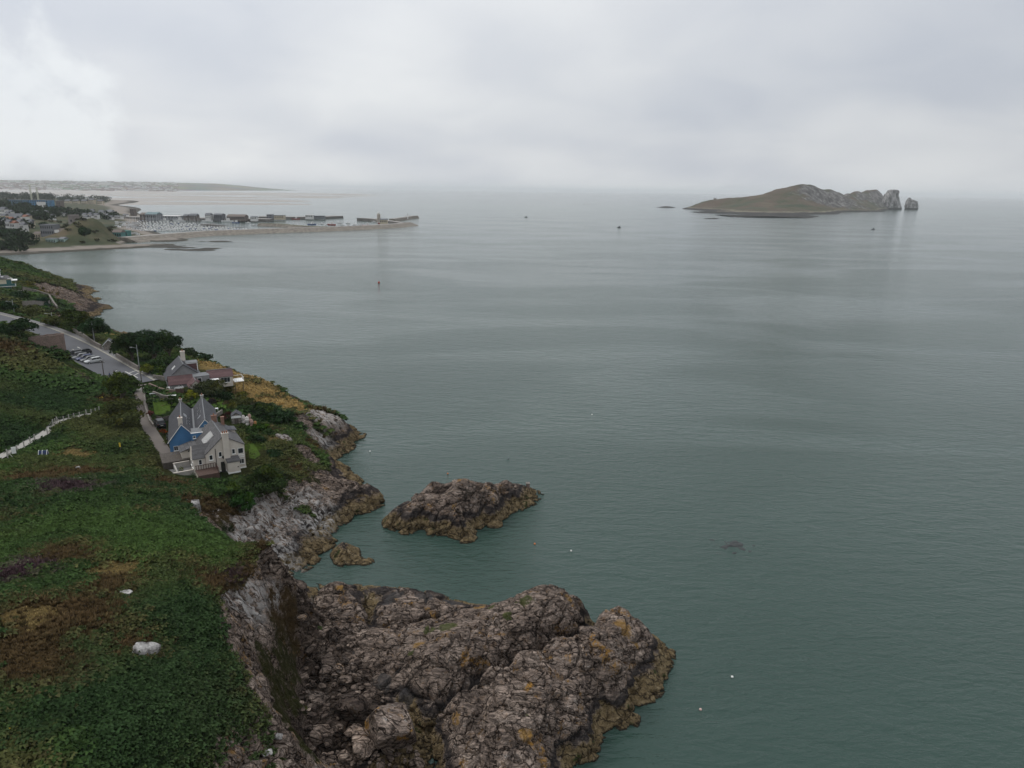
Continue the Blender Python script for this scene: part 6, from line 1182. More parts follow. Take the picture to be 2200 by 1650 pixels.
# ================================================================== FAR SHORE, HARBOUR TOWN
hp = PP((0, 549, 0), (60, 546.5, 0), (150, 541.5, 0), (250, 535.5, 0), (330, 531, 0), (0, 536, 2.5), (60, 534, 2.5), (150, 530, 2.5), (250, 526, 2.5), (330, 524, 1.0),
        (130, 524, 4), (90, 526, 4), (170, 523, 4), (225, 521, 4), (248, 518, 3), (150, 482, 20), (200, 479, 20), (225, 486, 17), (238, 500, 10), (247, 512, 4), (175, 510, 9), (130, 505, 9), (100, 495, 11), (60, 505, 8), (0, 510, 9), (0, 525, 5), (60, 520, 6),
        (0, 480, 16), (60, 470, 14), (120, 464, 11), (200, 466, 7), (250, 470, 3), (250, 490, 2.5), (300, 502, 2.5), (330, 512, 2.5), (270, 510, 3), (290, 480, 1.2), (0, 450, 18), (60, 450, 12), (120, 450, 8), (180, 452, 5), (240, 458, 3), (0, 430, 14), (60, 430, 10), (120, 436, 7), (180, 437, 4), (225, 438, 2), (245, 440, .5), (0, 418, 12), (100, 418, 9), (180, 424, 6), (225, 430, 3))
hp += [(P(a, b, 0)[0]+dx, P(a, b, 0)[1]+dy, -3) for a, b, dx, dy in ((0, 549, 20, -40), (150, 541.5, 10, -40), (330, 531, 40, -20), (330, 512, 60, 20), (300, 502, 60, 30), (290, 480, 60, 0), (250, 458, 90, 60), (245, 440, 80, 40), (225, 430, 120, 200), (180, 420, 200, 500), (120, 446, 0, 0))][:-1]
sf_h, X, Y, Z = heights(hp, -1900, -260, 560, 2900, 8.0, 9.0, 10., .3); Z = np.clip(Z, -4, 30); pz = np.stack([X, Y, Z], -1); Z = Z+fbm(pz/40, 3, 4)*1.0*sstep(1, 8, Z)
def hz(x, y): return float(np.clip(sf_h(np.array(x), np.array(y)), -4, 30))
V, fc, us = trim(np.stack([X, Y, Z], -1), Z, -2.5)
M = Mat('harbour_ground'); p = M.pos(); n1 = M.noise(p, .02, 5, .6); n2 = M.noise(p, .09, 5, .65); zs = M.node('ShaderNodeSeparateXYZ'); M.l.new(p, zs.inputs[0]); zt = M.math('ADD', zs.outputs[2], M.math('MULTIPLY', M.math('SUBTRACT', n2, .5), 1.6))
c = M.ramp(n1, [(.38, (0.020, 0.032, 0.012)), (.52, (0.040, 0.045, 0.018)), (.64, (0.085, 0.066, 0.036))]); c = M.mix(M.rng(zt, 2.9, 2.0), c, (0.190, 0.165, 0.140)); c = M.mix(M.rng(zt, 1.3, .7), c, (0.040, 0.036, 0.026)); M.set('Base Color', c); M.set('Roughness', .95); M.set('Normal', M.bump(n2, 1.5))
hs = link('harbour_shore', mesh_np('harbour_shore', V, fc, [M.m], None, True)); tag(hs, kind='structure')
# weed-covered rock ledges off the beach
for k, (a, b, w, d) in enumerate(((345, 529, 30, 9), (420, 537, 24, 6), (445, 534, 16, 5), (390, 532, 16, 4), (470, 519, 22, 5), (370, 536, 12, 4))):
    q = P(a, b, 0); Xs, Ys = np.meshgrid(np.linspace(-w, w, 34), np.linspace(-d*2.5, d*2.5, 22), indexing='ij'); Zs = .55-.9*((Xs/w)**2+(Ys/(d*2.5))**2)+fbm(np.stack([Xs/9+k*9, Ys/5, Xs*0], -1), 3, 6)*.7
    tag(link('tidal_ledge', mesh_np('tidal_ledge', np.stack([Xs, Ys, Zs], -1), grid_faces(*Xs.shape), [plain('wrack', (0.030, 0.027, 0.020), .9, .4, .3)], None, True), None, (q[0], q[1], 0)), ('largest low dark weedy ledge just off the harbour beach', 'long thin weedy ledge furthest out from the harbour beach', 'small weedy ledge right of the long thin one', 'weedy ledge between the largest one and the pier beach', 'thin weedy ledge closest to the long pier', 'smallest weedy ledge left of the long thin one')[k], 'rock', 'weedy ledges off the harbour beach')
# tidal sand flats beyond the harbour
X, Y = np.meshgrid(np.arange(-5200, -150, 40.), np.arange(1700, 7600, 40.), indexing='ij'); pz = np.stack([X/420, Y/260, X*0], -1); edge = sstep(-.02*Y-300, -.16*Y-450, X); Zf = .55*fbm(pz, 5, 12)+.10-1.2*(1-edge)-.5*sstep(2900, 1750, Y)
V, fc, us = trim(np.stack([X, Y, Zf], -1), Zf, -.4); M = Mat('wet_sand'); p = M.pos(); M.set('Base Color', M.mix(M.noise(p, .004, 5, .6), (0.20, 0.175, 0.15), (0.31, 0.28, 0.245))); M.set('Roughness', .45)
tag(link('sand_flats', mesh_np('sand_flats', V, fc, [M.m], None, True)), kind='structure')
# far coast
X, Y = np.meshgrid(np.arange(-14000, 1200, 130.), np.arange(6900, 13500, 130.), indexing='ij'); pz = np.stack([X/1500, Y/1500, X*0], -1); fall = sstep(-3700, -5600, X); Zf = (3+fall*(sstep(7200, 11500, Y)*95+18*fbm(pz, 4, 7)))*sstep(6900, 7300, Y)-(1-fall)*7
M = Mat('far_land'); p = M.pos(); v = M.voro(p, .0032, 'F1', 1); c = M.mix(.55, M.ramp(M.noise(p, .0016, 5, .65), [(.38, (0.030, 0.042, 0.024)), (.55, (0.070, 0.080, 0.040)), (.68, (0.16, 0.145, 0.09))]), M.mix(1., v, (.16, .15, .11), 'MULTIPLY')); M.set('Base Color', c); M.set('Roughness', 1.)
tag(link('far_coast', mesh_np('far_coast', np.stack([X, Y, Zf], -1), grid_faces(*X.shape), [M.m], None, True)), kind='structure')
g = np.random.default_rng(3); m = MB(); m2 = MB()
def fz(x, y): i = int(np.clip((x+14000)/130, 0, Zf.shape[0]-1)); j = int(np.clip((y-6900)/130, 0, Zf.shape[1]-1)); return float(Zf[i, j])
for k in range(900):
    y = g.uniform(7150, 11500); x = -y*g.uniform(.46, .78); z = fz(x, y); w = g.uniform(8, 40)*(2.2 if g.random() < .06 else 1); (m if g.random() < .7 else m2).box(x-w, x+w, y-8, y+8, z-4, z+g.uniform(5, 12))
tag(m.build('far_town', plain('far_white_walls', (0.55, 0.54, 0.52), .9)), 'pale houses of the distant town along the far left coast', 'town', kind='stuff'); tag(m2.build('far_town_roofs', plain('far_roofs', (0.20, 0.13, 0.11), .9)), 'darker roofs scattered through the distant town', 'town', kind='stuff')
def wood(name, label, spots, n, rad, hgt, seed, leaf=2.2, col_=(0.018, 0.032, 0.014)):
    """a far-off belt of trees that reads as one mass"""
    g = np.random.default_rng(seed); pos = []
    for (x, y, z) in spots:
        r = rad*g.uniform(.6, 1.3); h = hgt*g.uniform(.7, 1.25); d = g.normal(0, 1, (n, 3)); d /= np.linalg.norm(d, axis=1, keepdims=True); pos.append(np.array([x, y, z+h*.5])+d*np.array([r, r, h*.5])*g.uniform(.6, 1, (n, 1)))
    pos = np.concatenate(pos); n_ = len(pos); nr = g.normal(0, 1, (n_, 3)); nr /= np.linalg.norm(nr, axis=1, keepdims=True); u = np.cross(nr, g.normal(0, 1, (n_, 3))); u /= np.linalg.norm(u, axis=1, keepdims=True); v = np.cross(nr, u); s = leaf*g.uniform(.6, 1.4, (n_, 1))
    Qd = np.stack([pos-u*s, pos+v*s*.7, pos+u*s, pos-v*s*.7], 1).reshape(-1, 3); cc = np.array(col_)*g.uniform(.6, 1.4, (n_, 1))
    return tag(link(name, mesh_np(name, Qd, np.arange(n_*4).reshape(n_, 4), [M_LEAF], None, False, {'Col': ('FLOAT_COLOR', np.repeat(cc, 4, 0))})), label, 'wood', kind='stuff')
g = np.random.default_rng(8)
def sp(n, x0, x1, y0, y1):
    out = []
    for k in range(n): q = P(g.uniform(x0, x1), g.uniform(y0, y1), 8); out.append((q[0], q[1], max(hz(q[0], q[1]), 0)))
    return out
wood('far_wood', 'dark belt of trees on the low point beyond the blue building', sp(70, 0, 235, 425, 433)+sp(40, 0, 110, 421, 428), 60, 13, 16, 1); wood('town_wood', 'dark trees on the slope left of the blue building', sp(60, 0, 65, 438, 458), 60, 12, 13, 2); wood('hill_wood', 'dark trees between the town and the grassy mound', sp(40, 60, 110, 462, 482)+sp(18, 110, 160, 462, 470)+sp(10, 165, 190, 462, 466), 60, 9, 11, 3, 1.6)
wood('mound_scrub', 'patchy scrub on the flanks of the grassy mound', sp(90, 105, 245, 480, 514), 26, 3.2, 2.2, 5, 1.1, (0.036, 0.038, 0.015)); wood('shore_scrub', 'dark scrub and garden trees behind the beach on the left', sp(46, 0, 75, 492, 524), 50, 6, 6, 6, 1.5)
wood('town_garden_trees', 'trees between the roofs of the harbour town', sp(50, 0, 150, 455, 474)+sp(24, 180, 260, 458, 468), 50, 7, 8, 7, 1.7)
def far_tree(label, px, py, r, h, seed):
    q = P(px, py, 8); z = max(hz(q[0], q[1]), .5); q = P(px, py, z); root = empty('shore_tree', (q[0], q[1], z)); tag(root, label, 'tree'); g = np.random.default_rng(seed); n = 420; d = g.normal(0, 1, (n, 3)); d /= np.linalg.norm(d, axis=1, keepdims=True); pos = np.array([0, 0, h*.46])+d*np.array([r, r, h*.5])*g.uniform(.55, 1.05, (n, 1)); u = g.normal(0, 1, (n, 3)); u /= np.linalg.norm(u, axis=1, keepdims=True); v = np.cross(u, d); s = .8*g.uniform(.6, 1.4, (n, 1))
    link('crown', mesh_np('crown', np.stack([pos-u*s, pos+v*s, pos+u*s, pos-v*s], 1).reshape(-1, 3), np.arange(n*4).reshape(n, 4), [M_LEAF], None, False, {'Col': ('FLOAT_COLOR', np.repeat(np.array(G_D)*g.uniform(.7, 1.4, (n, 1)), 4, 0))}), root); MB().tube([(0, 0, -1), (0, 0, h*.4), (.3, 0, h*.7)], [.5, .35, .15]).build('trunk', M_BARK, root)
for a in (('round dark tree on the bank below the grassy mound', 182, 505, 4.5, 6, 1), ('dark tree behind the beach at the left edge', 5, 510, 7, 8, 2), ('dark tree behind the beach, right of the one at the left edge', 25, 505, 6.5, 7, 3), ('round tree among the harbour houses', 201, 466, 6, 9, 4), ('dark tree on the left shoulder of the mound', 95, 488, 5, 6, 5)): far_tree(*a)
# ------------------------------------------------------------------ buildings of the far shore
def block(name, label, px0, px1, pyb, hgt, depth, wall, roof, roofh=0., z=None, floors=2, bays=5, rz=0., group=None, cat='building', pane=M_GLASS):
    zc = z if z is not None else 5.; a = P(px0, pyb, zc); z0 = max(hz(a[0], a[1]), 1.5) if z is None else z; a, b = P(px0, pyb, z0), P(px1, pyb, z0); w = max(b[0]-a[0], 4.); r = empty(name, (a[0], a[1], z0), rz); tag(r, label, cat, group)
    part('wall', wall, r, (0, w, 0, depth, -3, hgt))
    if roofh > 0: MB().extr([(-.4, -.4, hgt), (-.4, depth+.4, hgt), (-.4, depth/2, hgt+roofh)], (w+.8, 0, 0)).build('roof', roof, r)
    else: part('roof', roof, r, (-.3, w+.3, -.3, depth+.3, hgt, hgt+.5))
    fh = hgt/floors
    for f in range(floors):
        for k in range(bays):
            x = (k+.5)*w/bays; ww = w/bays*.27; part('window', pane, r, (x-ww, x+ww, -.12, .1, f*fh+fh*.3, f*fh+fh*.78))
    return r
MW, MC, MG, MT, MD = plain('far_white', (0.58, 0.57, 0.55), .9), plain('far_cream', (0.46, 0.40, 0.30), .9), plain('far_grey', (0.16, 0.165, 0.175), .9), plain('far_teal', (0.06, 0.17, 0.16), .9), plain('far_brown', (0.14, 0.115, 0.10), .9); MS, MBL = plain('far_slate', (0.10, 0.105, 0.115), .8), plain('scaffold_blue', (0.050, 0.155, 0.270), .8, .35, .12); MR = plain('far_red_roof', (0.20, 0.095, 0.065), .9)
bb_ = block('scaffolded_building', 'long blue-sheeted building under construction beside two tower cranes', 62, 118, 452, 20, 22, MBL, MG, 0, 8, 5, 9); part('unsheeted_front', MW, bb_, (18, 36, -.6, -.2, 5, 17)); block('scaffolded_wing', 'lower blue and grey wing left of the sheeted building', 18, 62, 447, 16, 18, plain('faded_blue', (0.075, 0.15, 0.21), .8, .3, .1), MG, 0, 12, 3, 7)
for k, (a, h) in enumerate(((71, 46), (85, 40))):
    q = P(a, 446, 8); r = empty('tower_crane', (q[0], q[1], 8)); tag(r, ('left of the two pale tower crane masts at the blue building', 'right of the two pale tower crane masts at the blue building')[k], 'crane'); ml = plain('crane_paint', (0.50, 0.50, 0.40), .7); m = MB()
    for sx in (-1, 1):
        for sy in (-1, 1): m.box(sx*1.1-.25, sx*1.1+.25, sy*1.1-.25, sy*1.1+.25, 0, h)
    m.build('mast', ml, r); m = MB()
    for z in range(2, int(h), 3): m.box(-1.1, 1.1, -1.2, -.9, z, z+.4); m.tube([(-1.1, -1.1, z), (1.1, -1.1, z+3)], .18, 4)
    m.build('lattice', ml, r); part('cab', ml, r, (-1.4, 1.4, -1.4, 1.4, h, h+2.6)); part('jib', ml, r, (-8-4*k, 1, -.5, .5, h+2.6, h+3.4)) if k == 0 else part('jib', ml, r, (-2, 2, -.5, .5, h+2.6, h+3.6))
for k in range(5): block('terrace_house_row', ('cream seafront terrace, leftmost of the five on the low point', 'cream seafront terrace second from the left on the low point', 'middle cream seafront terrace on the low point', 'cream seafront terrace fourth from the left on the low point', 'rightmost cream seafront terrace on the low point')[k], 139+k*18-(k > 2)*2, 154+k*18-(k > 2)*2, 438.5, 9+(k == 3)*3, 12, MC, MS, 4.5, 3, 2, 7)
fb = (('brown_tower', 'tall narrow brown block right of the sheeted building', 122, 134, 453, 20, 14, MD, MG, 0, 6, 5, 3), ('town_house', 'pale house at the far left edge of the town', 0, 13, 464, 9, 10, MW, MS, 3.5, 15, 2, 4), ('town_house', 'orange-roofed house at the left edge of the town', 9, 26, 481, 4, 10, MC, MR, 4, 14, 1, 4), ('town_house', 'red-roofed house right of the orange-roofed one', 28, 45, 483, 4, 9, MC, MR, 3, 13, 1, 4), ('town_house', 'long grey-roofed white row above the orange roof', 14, 52, 474, 5, 10, MW, MS, 4, 14, 1, 8), ('town_house', 'blue-grey roofed house at the left edge by the orange roof', 0, 9, 480, 4, 10, MG, MBL, 3, 14, 1, 2), ('town_house', 'pinkish flat-roofed block in front of the sheeted building', 97, 113, 465, 8, 10, plain('far_pink', (0.30, 0.20, 0.18), .9), MG, 0, 8, 2, 4), ('town_house', 'grey house left of the pinkish block', 80, 96, 463, 7, 10, MG, MS, 3, 9, 2, 4), ('town_house', 'turquoise-roofed shed beside the mound trees', 142, 158, 461, 5, 14, MW, plain('far_turquoise', (0.14, 0.30, 0.32), .7), 2, 5, 1, 4), ('town_house', 'white cottage right of the stone tower', 171, 180, 466, 6, 9, MW, MS, 3, 5, 2, 3), ('town_house', 'white house with dark roof, right of the round tree', 212, 225, 466, 8, 10, MW, MS, 3.5, 3, 2, 4), ('town_house', 'dark-roofed white building left of the quay', 226, 243, 465, 9, 12, MW, MG, 3, 3, 2, 5))
for a in fb: block(a[0], a[1], *a[2:])
g = np.random.default_rng(14)
for k in range(46):
    px_ = g.uniform(0, 232); py_ = g.uniform(455, 474) if px_ > 60 else g.uniform(460, 492)
    if 62 < px_ < 118 and py_ < 458 or 140 < px_ < 172: continue
    wh = g.random() < .6; block('town_house', 'one of many small houses crowded on the harbour town slope', px_, px_+g.uniform(5, 11), py_, g.uniform(3.5, 6), 8, MW if wh else MC, MS if g.random() < .9 else MR, 2.6, None, 1, 3, group='small town houses')
mtq = P(160, 478, 20); r = empty('stone_tower', (mtq[0], mtq[1], 17)); tag(r, 'round grey stone tower on top of the grassy mound', 'tower'); MB().cyl((0, 0, 0), 5.8, 10, 24, 5.2).build('wall', plain('tower_stone', (0.17, 0.15, 0.14), .9, .25, .3), r); MB().cyl((0, 0, 10), 5.4, 1.0, 24, 5.4).build('parapet', plain('tower_stone', (0, 0, 0)), r); part('doorway', M_GLASS, r, (-.8, .8, -5.8, -5.0, 4, 6.2))
bs = block('beach_house', 'grey three-storey flat-roofed house on the beach below the mound', 90, 121, 516, 15, 12, MG, MS, 0, 5, 3, 6); part('white_bay', MW, bs, (15, 19, -1.6, -.2, 7.5, 10.5)); part('balcony_glass', M_TEAL, bs, (1, 14, -1.5, -.2, 1.5, 3.6))
block('beach_house', 'long low grey house right of the grey beach house', 122, 170, 518, 10, 12, plain('far_bluegrey', (0.12, 0.15, 0.17), .9), MD, 2.5, 4, 2, 8); block('beach_house', 'small cream annexe left of the grey beach house', 73, 89, 513, 5, 8, MC, MD, 2, 6, 1, 3); block('beach_pavilion', 'low glazed pale green pavilion on the beach', 99, 122, 523.5, 4.5, 8, plain('far_mint', (0.30, 0.40, 0.36), .6), MG, 0, 4, 1, 6); block('beach_pavilion', 'small rounded glazed pavilion right of the pale green one', 128, 139, 523, 4.5, 8, plain('far_mint', (0.3, 0.4, 0.36)), MG, 1.5, 4, 1, 3)
block('green_shed', 'green gabled shed on the flat at the foot of the mound', 242, 263, 511, 6, 10, MT, MD, 3, 3, 1, 4, cat='shed'); block('green_shed', 'smaller green shed right of the gabled green shed', 264, 275, 509.5, 6.5, 9, MT, MT, 0, 3, 1, 2, cat='shed')
# quays of the harbour
def quay(name, label, pts, wid, hgt, mat, top=None, cat='pier', slope_=0.):
    pts = [P(a, b, 0) for a, b in pts]; o0 = pts[0]; r = empty(name, (o0[0], o0[1], 0)); tag(r, label, cat)
    L = np.array(pts); d = np.gradient(L, axis=0); nr = np.stack([-d[:, 1], d[:, 0]], -1); nr /= np.linalg.norm(nr, axis=1, keepdims=True)
    prof = [(-wid/2-slope_, -2.5), (-wid/2, hgt), (wid/2, hgt), (wid/2+slope_*.4, -2.5)]; rings = [[(q[0]-o0[0]+n_[0]*a, q[1]-o0[1]+n_[1]*a, z) for a, z in prof] for q, n_ in zip(L, nr)]; MB().add(*loft(rings)).build('pier_body', mat, r)
    if top is not None:
        prof = [(-wid/2+.5, hgt+.004), (-wid/2+.5, hgt+.12), (wid/2-.5, hgt+.12), (wid/2-.5, hgt+.004)]; rings = [[(q[0]-o0[0]+n_[0]*a, q[1]-o0[1]+n_[1]*a, z) for a, z in prof] for q, n_ in zip(L, nr)]; MB().add(*loft(rings)).build('roadway', top, r)
    return r
MQ = plain('quay_stone', (0.135, 0.125, 0.115), .9, .35, .12); MQT = plain('quay_top', (0.25, 0.235, 0.215), .9, .15, .05); MARM = plain('rock_armour', (0.165, 0.145, 0.120), .95, .45, .25)
quay('east_pier', 'long curving rock-faced pier enclosing the harbour, nearest the camera', [(262, 520), (330, 514), (440, 505), (560, 500), (680, 496), (780, 492), (850, 487.5), (876, 484)], 11, 5.0, MARM, MQT, slope_=22)
quay('lighthouse_quay', 'stone quay running back from the pier bend past the lighthouse', [(868, 485), (845, 481.5), (820, 478), (800, 475.5), (772, 474)], 12, 5, MQ, MQT); quay('pier_end', 'short stone breakwater arm right of the lighthouse', [(842, 476), (862, 473), (880, 470), (893, 468.5)], 11, 5, MARM, MQT, slope_=4)
quay('west_pier', 'dark stone west pier with buildings along the far side of the harbour', [(240, 471), (320, 471.5), (420, 473.5), (520, 475), (584, 475.5)], 34, 4.5, MQ, MQT); quay('outer_quay', 'dark outer quay end right of the west pier', [(560, 470), (640, 471), (690, 470), (727, 468.5)], 26, 4.5, MQ, MQT); quay('inner_breakwater', 'grassy inner breakwater in the middle of the harbour mouth', [(560, 485), (600, 486.5), (652, 491), (700, 493)], 10, 4.0, MARM, plain('breakwater_grass', (0.075, 0.075, 0.03), .95), slope_=5); quay('pontoon_breakwater', 'dark piled breakwater at the marina entrance', [(434, 486), (456, 487), (480, 489)], 5, 3.5, MQ, MQT)
hb = (('harbour_shed', 'large blue-green roofed shed at the root of the west pier', 312, 340, 470, 11, 24, MG, plain('far_bluegreen', (0.11, 0.17, 0.18), .7), 5, 4.5, 1, 6), ('harbour_shed', 'brown gabled shed left of the blue-green roof', 301, 312, 469, 10, 18, MD, MD, 4, 4.5, 1, 3), ('harbour_shed', 'long low white-roofed shed behind the fishing boats', 345, 393, 469, 6, 16, MG, MW, 1.5, 4.5, 1, 9), ('harbour_house', 'grey-roofed house right of the white-roofed shed', 394, 404, 470, 7, 12, MD, MS, 4, 4.5, 1, 3), ('harbour_house', 'grey gabled house on the west pier left of the white pillared house', 406, 424, 470, 8, 14, MD, MS, 4.5, 4.5, 2, 5), ('harbour_house', 'white pillared house with hipped roof on the west pier', 441, 454, 470, 10, 12, MW, MS, 4, 4.5, 2, 5), ('harbour_shed', 'grey slab-sided shed right of the white pillared house', 459, 479, 470, 10, 18, MS, MS, 3, 4.5, 1, 4), ('harbour_shed', 'long brown sawtooth-roofed shed on the west pier', 487, 530, 471, 7, 20, MD, MD, 5, 4.5, 1, 8), ('harbour_house', 'small white building right of the brown sawtooth shed', 538, 552, 471.5, 6, 10, MW, MS, 2, 4.5, 1, 4), ('harbour_house', 'dark square building near the end of the west pier', 573, 585, 469.5, 10, 12, MG, MG, 0, 4.5, 2, 3), ('harbour_house', 'cream flat-roofed block near the pier end', 586, 612, 468.5, 7, 12, MC, MG, 0, 4.5, 2, 6), ('harbour_house', 'white flat-roofed ice plant on the outer quay', 656, 673, 467.5, 7, 10, MW, MW, 0, 4.5, 1, 4), ('harbour_house', 'low dark store on the outer quay', 674, 699, 467, 4, 8, MG, MG, 0, 4.5, 1, 5), ('harbour_house', 'dark square chimney-like block behind the quay houses', 280, 290, 462, 16, 10, MD, MD, 0, 4, 3, 2), ('harbour_house', 'white harbour house beside the dark square block', 264, 273, 467, 7, 10, MW, MS, 2, 4, 1, 3), ('harbour_house', 'low white shop row behind the boatyard', 244, 262, 469, 5, 10, MW, MG, 1.5, 4, 1, 5))
for a in hb: block(*a[:5], a[5]*.68, a[6], a[7], a[8], a[9]*.7, *a[10:])
# lighthouse and beacon
lh = P(814, 477.5, 5); r = empty('lighthouse', (lh[0], lh[1], 5)); tag(r, 'grey stone lighthouse tower with a white lantern on the pier', 'lighthouse'); MB().cyl((0, 0, 0), 3.4, 12.5, 20, 2.7).build('tower', plain('light_stone', (0.33, 0.29, 0.25), .9, .15, .2), r); MB().cyl((0, 0, 12.5), 3.3, .6, 20).build('gallery', MC, r); MB().cyl((0, 0, 13.1), 1.8, 2.4, 14).build('lantern', MW, r); MB().cyl((0, 0, 15.5), 2.0, 1.6, 14, .3).build('lantern_roof', MW, r)
part('window', M_GLASS, r, (-.4, .4, -3.15, -2.6, 5, 6.4)); block('keepers_house', 'low cream keeper house beside the lighthouse', 816, 832, 479, 5, 9, MC, MS, 2, 5, 1, 4); bq = P(876, 470, 5); r = empty('pier_beacon', (bq[0], bq[1], 5)); tag(r, 'slim white beacon on the end of the breakwater arm', 'beacon'); MB().cyl((0, 0, 0), 1.2, 9, 12, .8).build('column', MW, r); MB().cyl((0, 0, 9), .5, 1.4, 10).build('lamp', MW, r)
# ------------------------------------------------------------------ boats
MHW, MHB, MHD = plain('hull_white', (0.62, 0.62, 0.61), .4), plain('hull_blue', (0.06, 0.10, 0.22), .4), plain('hull_red', (0.28, 0.06, 0.05), .4); MSP = plain('spar', (0.45, 0.45, 0.45), .4)
def hull(L, B, H_, mats, mast=0, cabin=1, wheel=0):
    m = MB(); sec = []
    for t, w, z in ((0, .72, 1.0), (.25, .95, .94), (.5, 1.0, .92), (.75, .78, 1.0), (.92, .34, 1.12), (1., .03, 1.2)): x = (t-.5)*L; b = B/2*w; sec.append([(x, -b, z*H_), (x, -b*.7, -.3), (x, b*.7, -.3), (x, b, z*H_)])
    m.add(*loft(sec)); nf = len(m.f); n1 = nf
    if cabin: m.add(*loft([[(x, -B*w, H_*.9), (x, -B*w*.85, H_*.95+h), (x, B*w*.85, H_*.95+h), (x, B*w, H_*.9)] for x, w, h in ((-.15*L, .3, .55*cabin), (.1*L, .3, .55*cabin), (.28*L, .18, .25*cabin))]))
    if wheel: m.box(-.05*L, .16*L, -B*.3, B*.3, H_, H_+wheel)
    n2 = len(m.f)
    if mast: m.tube([(.08*L, 0, H_*.9), (.08*L, 0, mast)], .09, 5); m.tube([(.08*L, 0, H_+1.2), (-.32*L, 0, H_+1.3)], .13, 5); m.tube([(.07*L, -B*.3, mast*.62), (.07*L, B*.3, mast*.62)], .05, 4)
    me = m.me('boat', mats[0]); me.materials.append(mats[1]); me.materials.append(mats[2]); idx = [0]*n1+[1]*(n2-n1)+[2]*(len(m.f)-n2); me.polygons.foreach_set('material_index', idx); return me
YM = [hull(10, 3.2, 1.1, (MHW, MW, MSP), 13), hull(9, 2.9, 1.0, (MHW, MW, MSP), 12), hull(11, 3.4, 1.2, (MHB, MW, MSP), 14.5), hull(8, 2.8, 1.2, (MHW, MW, MSP), 0, 2.2), hull(12, 3.6, 1.2, (MHW, MW, MSP), 16)]
g = np.random.default_rng(21); nb_ = 0
rows = [(268+k*4, 497.5-k*2.7) for k in range(9)]
for ri, (x0, y0) in enumerate(rows):
    xend = 530-ri*22 if ri < 6 else 420-(ri-6)*30; x = x0
    while x < xend:
        t = (x-262)/280; y = y0-(t*4.0 if ri < 5 else t*1.5)+g.uniform(-.4, .4); q = P(x, y, 0); o = link('moored_yacht', YM[int(g.choice([0, 0, 1, 1, 2, 3, 4]))], None, (q[0], q[1], 0), math.pi/2*(1 if g.random() < .5 else -1)+.55+g.normal(0, .06)); tag(o, 'white-hulled yacht with bare mast among the crowded marina berths', 'yacht', 'yachts in the marina'); x += g.uniform(6.2, 9.0)*(.75 if ri < 3 else 1.0); nb_ += 1
for k in range(5):
    a, b = P(272+k*8, 495-k*5, 0), P(520-k*28, 489-k*4, 0); d = b-a; r = MB(); r.box(0, float(np.linalg.norm(d)), -1.2, 1.2, .1, .6); o = r.build('pontoon', plain('pontoon_deck', (0.25, 0.24, 0.22), .9), None, (a[0], a[1], 0), math.atan2(d[1], d[0])); tag(o, ('marina pontoon nearest the long pier', 'second marina pontoon from the long pier', 'middle one of the marina pontoons', 'fourth marina pontoon from the long pier', 'marina pontoon furthest from the long pier')[k], 'pontoon')
FV = [hull(18, 5.5, 2.2, (MHW, MW, MSP), 9, .6, 3.4), hull(22, 6, 2.6, (MHW, MW, MSP), 11, .6, 4), hull(16, 5, 2.0, (MHD, MW, MSP), 8, .6, 3), hull(14, 4.6, 1.8, (MHB, MW, MSP), 8, .6, 3)]
for k, (a, b, i, lb) in enumerate(((353, 475.5, 0, 'white fishing boat moored left of the pair under the white-roofed shed'), (386, 475.5, 1, 'largest white fishing boat at the west pier'), (446, 476.5, 0, 'white fishing boat below the white pillared house'), (489, 477, 1, 'white fishing boat with a raised boom below the sawtooth shed'), (592, 470.5, 3, 'blue fishing boat at the end of the west pier'), (615, 471, 2, 'red fishing boat near the outer quay'), (636, 471.5, 2, 'red fishing boat alongside the outer quay'))):
    q = P(a, b, 0); tag(link('fishing_boat', FV[i], None, (q[0], q[1], 0), g.uniform(-.15, .15)), lb, 'boat')
g = np.random.default_rng(4)
for k, (a, b) in enumerate([(670, 483), (691, 482), (706, 482), (713, 484), (730, 480.5), (748, 480.5), (728, 489), (762, 484), (775, 484), (789, 486), (716, 489.5), (700, 486), (748, 488), (803, 477.5), (812, 479.5), (822, 481), (832, 482.5), (545, 485), (507, 479.5), (533, 479.5), (735, 485)]):
    q = P(a, b, 0); tag(link('moored_boat', YM[3] if k % 3 else [FV[3], FV[2]][k % 2], None, (q[0], q[1], 0), g.uniform(-.5, .5)), 'small boat on a swinging mooring inside the pier', 'boat', 'boats moored in the outer harbour')
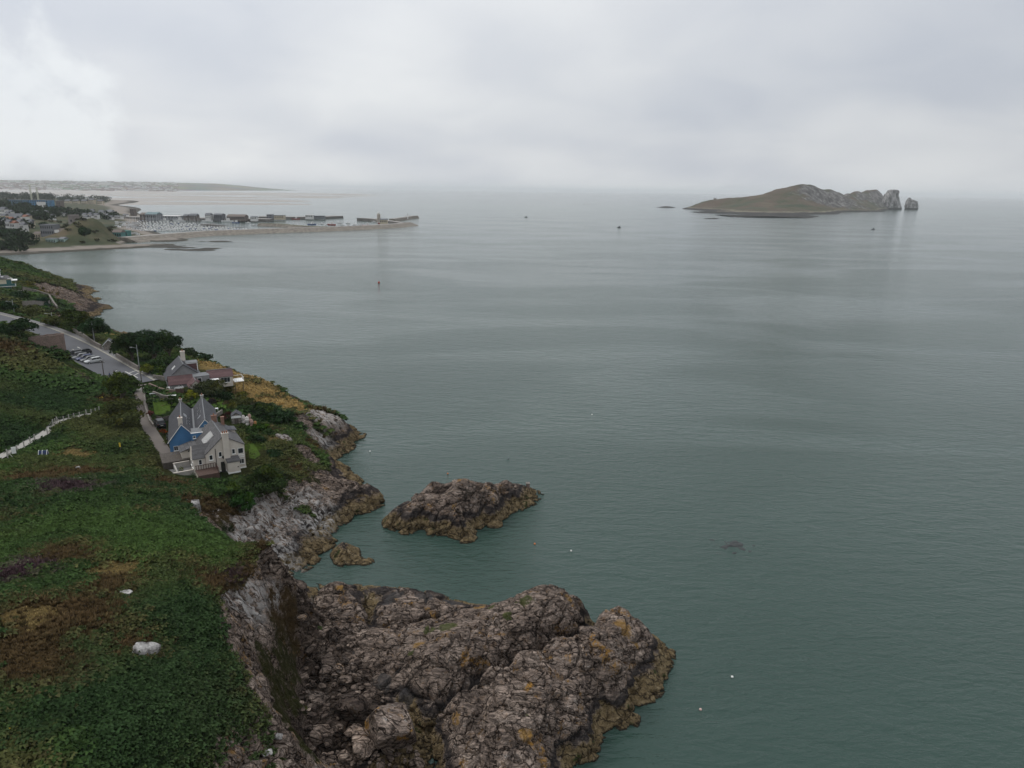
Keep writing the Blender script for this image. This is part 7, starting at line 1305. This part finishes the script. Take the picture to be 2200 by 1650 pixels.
# dinghies racing off the island, lone boats
sail = MB(); sail.extr([(0, -.04, 1.2), (2.6, -.04, 1.3), (.2, -.04, 9)], (0, .08, 0)); sail.extr([(-.2, -.04, 1.0), (-1.8, -.04, 1.2), (-.1, -.04, 7)], (0, .08, 0)); sme = sail.me('sail', plain('sailcloth', (0.72, 0.72, 0.70), .8)); hme = hull(7, 2.2, .8, (MHW, MW, MSP), 9.2, .4)
for k, (a, b) in enumerate(((1255, 439), (1262, 437), (1268, 437.5), (1275, 437), (1281, 436.5), (1288, 437.5))):
    q = P(a, b, 0); r = empty('sailing_dinghy', (q[0], q[1], 0), .4+k*.3); tag(r, 'tiny white-sailed boat left of the island, %s of the six' % ('leftmost', 'second from left', 'third from left', 'fourth from left', 'fifth from left', 'rightmost')[k], 'sailing boat', 'white-sailed boats off the island'); link('hull', hme, r); link('sail', sme, r)
for lb, a, b, rz in (('small dark motor boat off the right end of the island', 1876, 493, .2), ('small dark boat in open water left of the island', 1330, 489, .5), ('tiny boat far out in the middle of the bay mouth', 1130, 467, .1)):
    q = P(a, b, 0); r = empty('motor_boat', (q[0], q[1], 0), rz); tag(r, lb, 'boat'); link('hull', hull(7, 2.6, 1.1, (MHD if 'x' in lb[:0] else plain('dark_hull', (0.03, 0.03, 0.035), .5), MG, MSP), 4.5, 0, 2.0), r)
# parked cars on the harbour flat read as specks; one mass of them
g = np.random.default_rng(9); m = MB()
for k in range(90): q = P(g.uniform(250, 300), g.uniform(476, 488) if k < 60 else g.uniform(500, 506), 3); zc = max(hz(q[0], q[1]), 1.5); m.box(q[0]-2.1, q[0]+2.1, q[1]-.9, q[1]+.9, zc, zc+1.4)
tag(m.build('boatyard_vehicles', plain('yard_mix', (0.42, 0.42, 0.42), .6, .8, .05)), 'pale specks of parked vehicles and boats ashore beside the marina', 'vehicles', kind='stuff')

# ================================================================== HAZE: the rain-laden air over the bay
hzb = MB().box(-118000, 118000, -118000, 118000, -9.5, 190); M = bpy.data.materials.new('haze'); M.use_nodes = True; M.node_tree.nodes.clear(); vo = M.node_tree.nodes.new('ShaderNodeVolumePrincipled'); ou = M.node_tree.nodes.new('ShaderNodeOutputMaterial'); vo.inputs['Density'].default_value = 0.50e-4; vo.inputs['Color'].default_value = (0.93, 0.95, 0.97, 1); vo.inputs['Anisotropy'].default_value = 0.0; M.node_tree.links.new(vo.outputs[0], ou.inputs['Volume'])
hzo = hzb.build('haze', M); tag(hzo, 'grey rain haze over the bay', 'haze', kind='stuff')
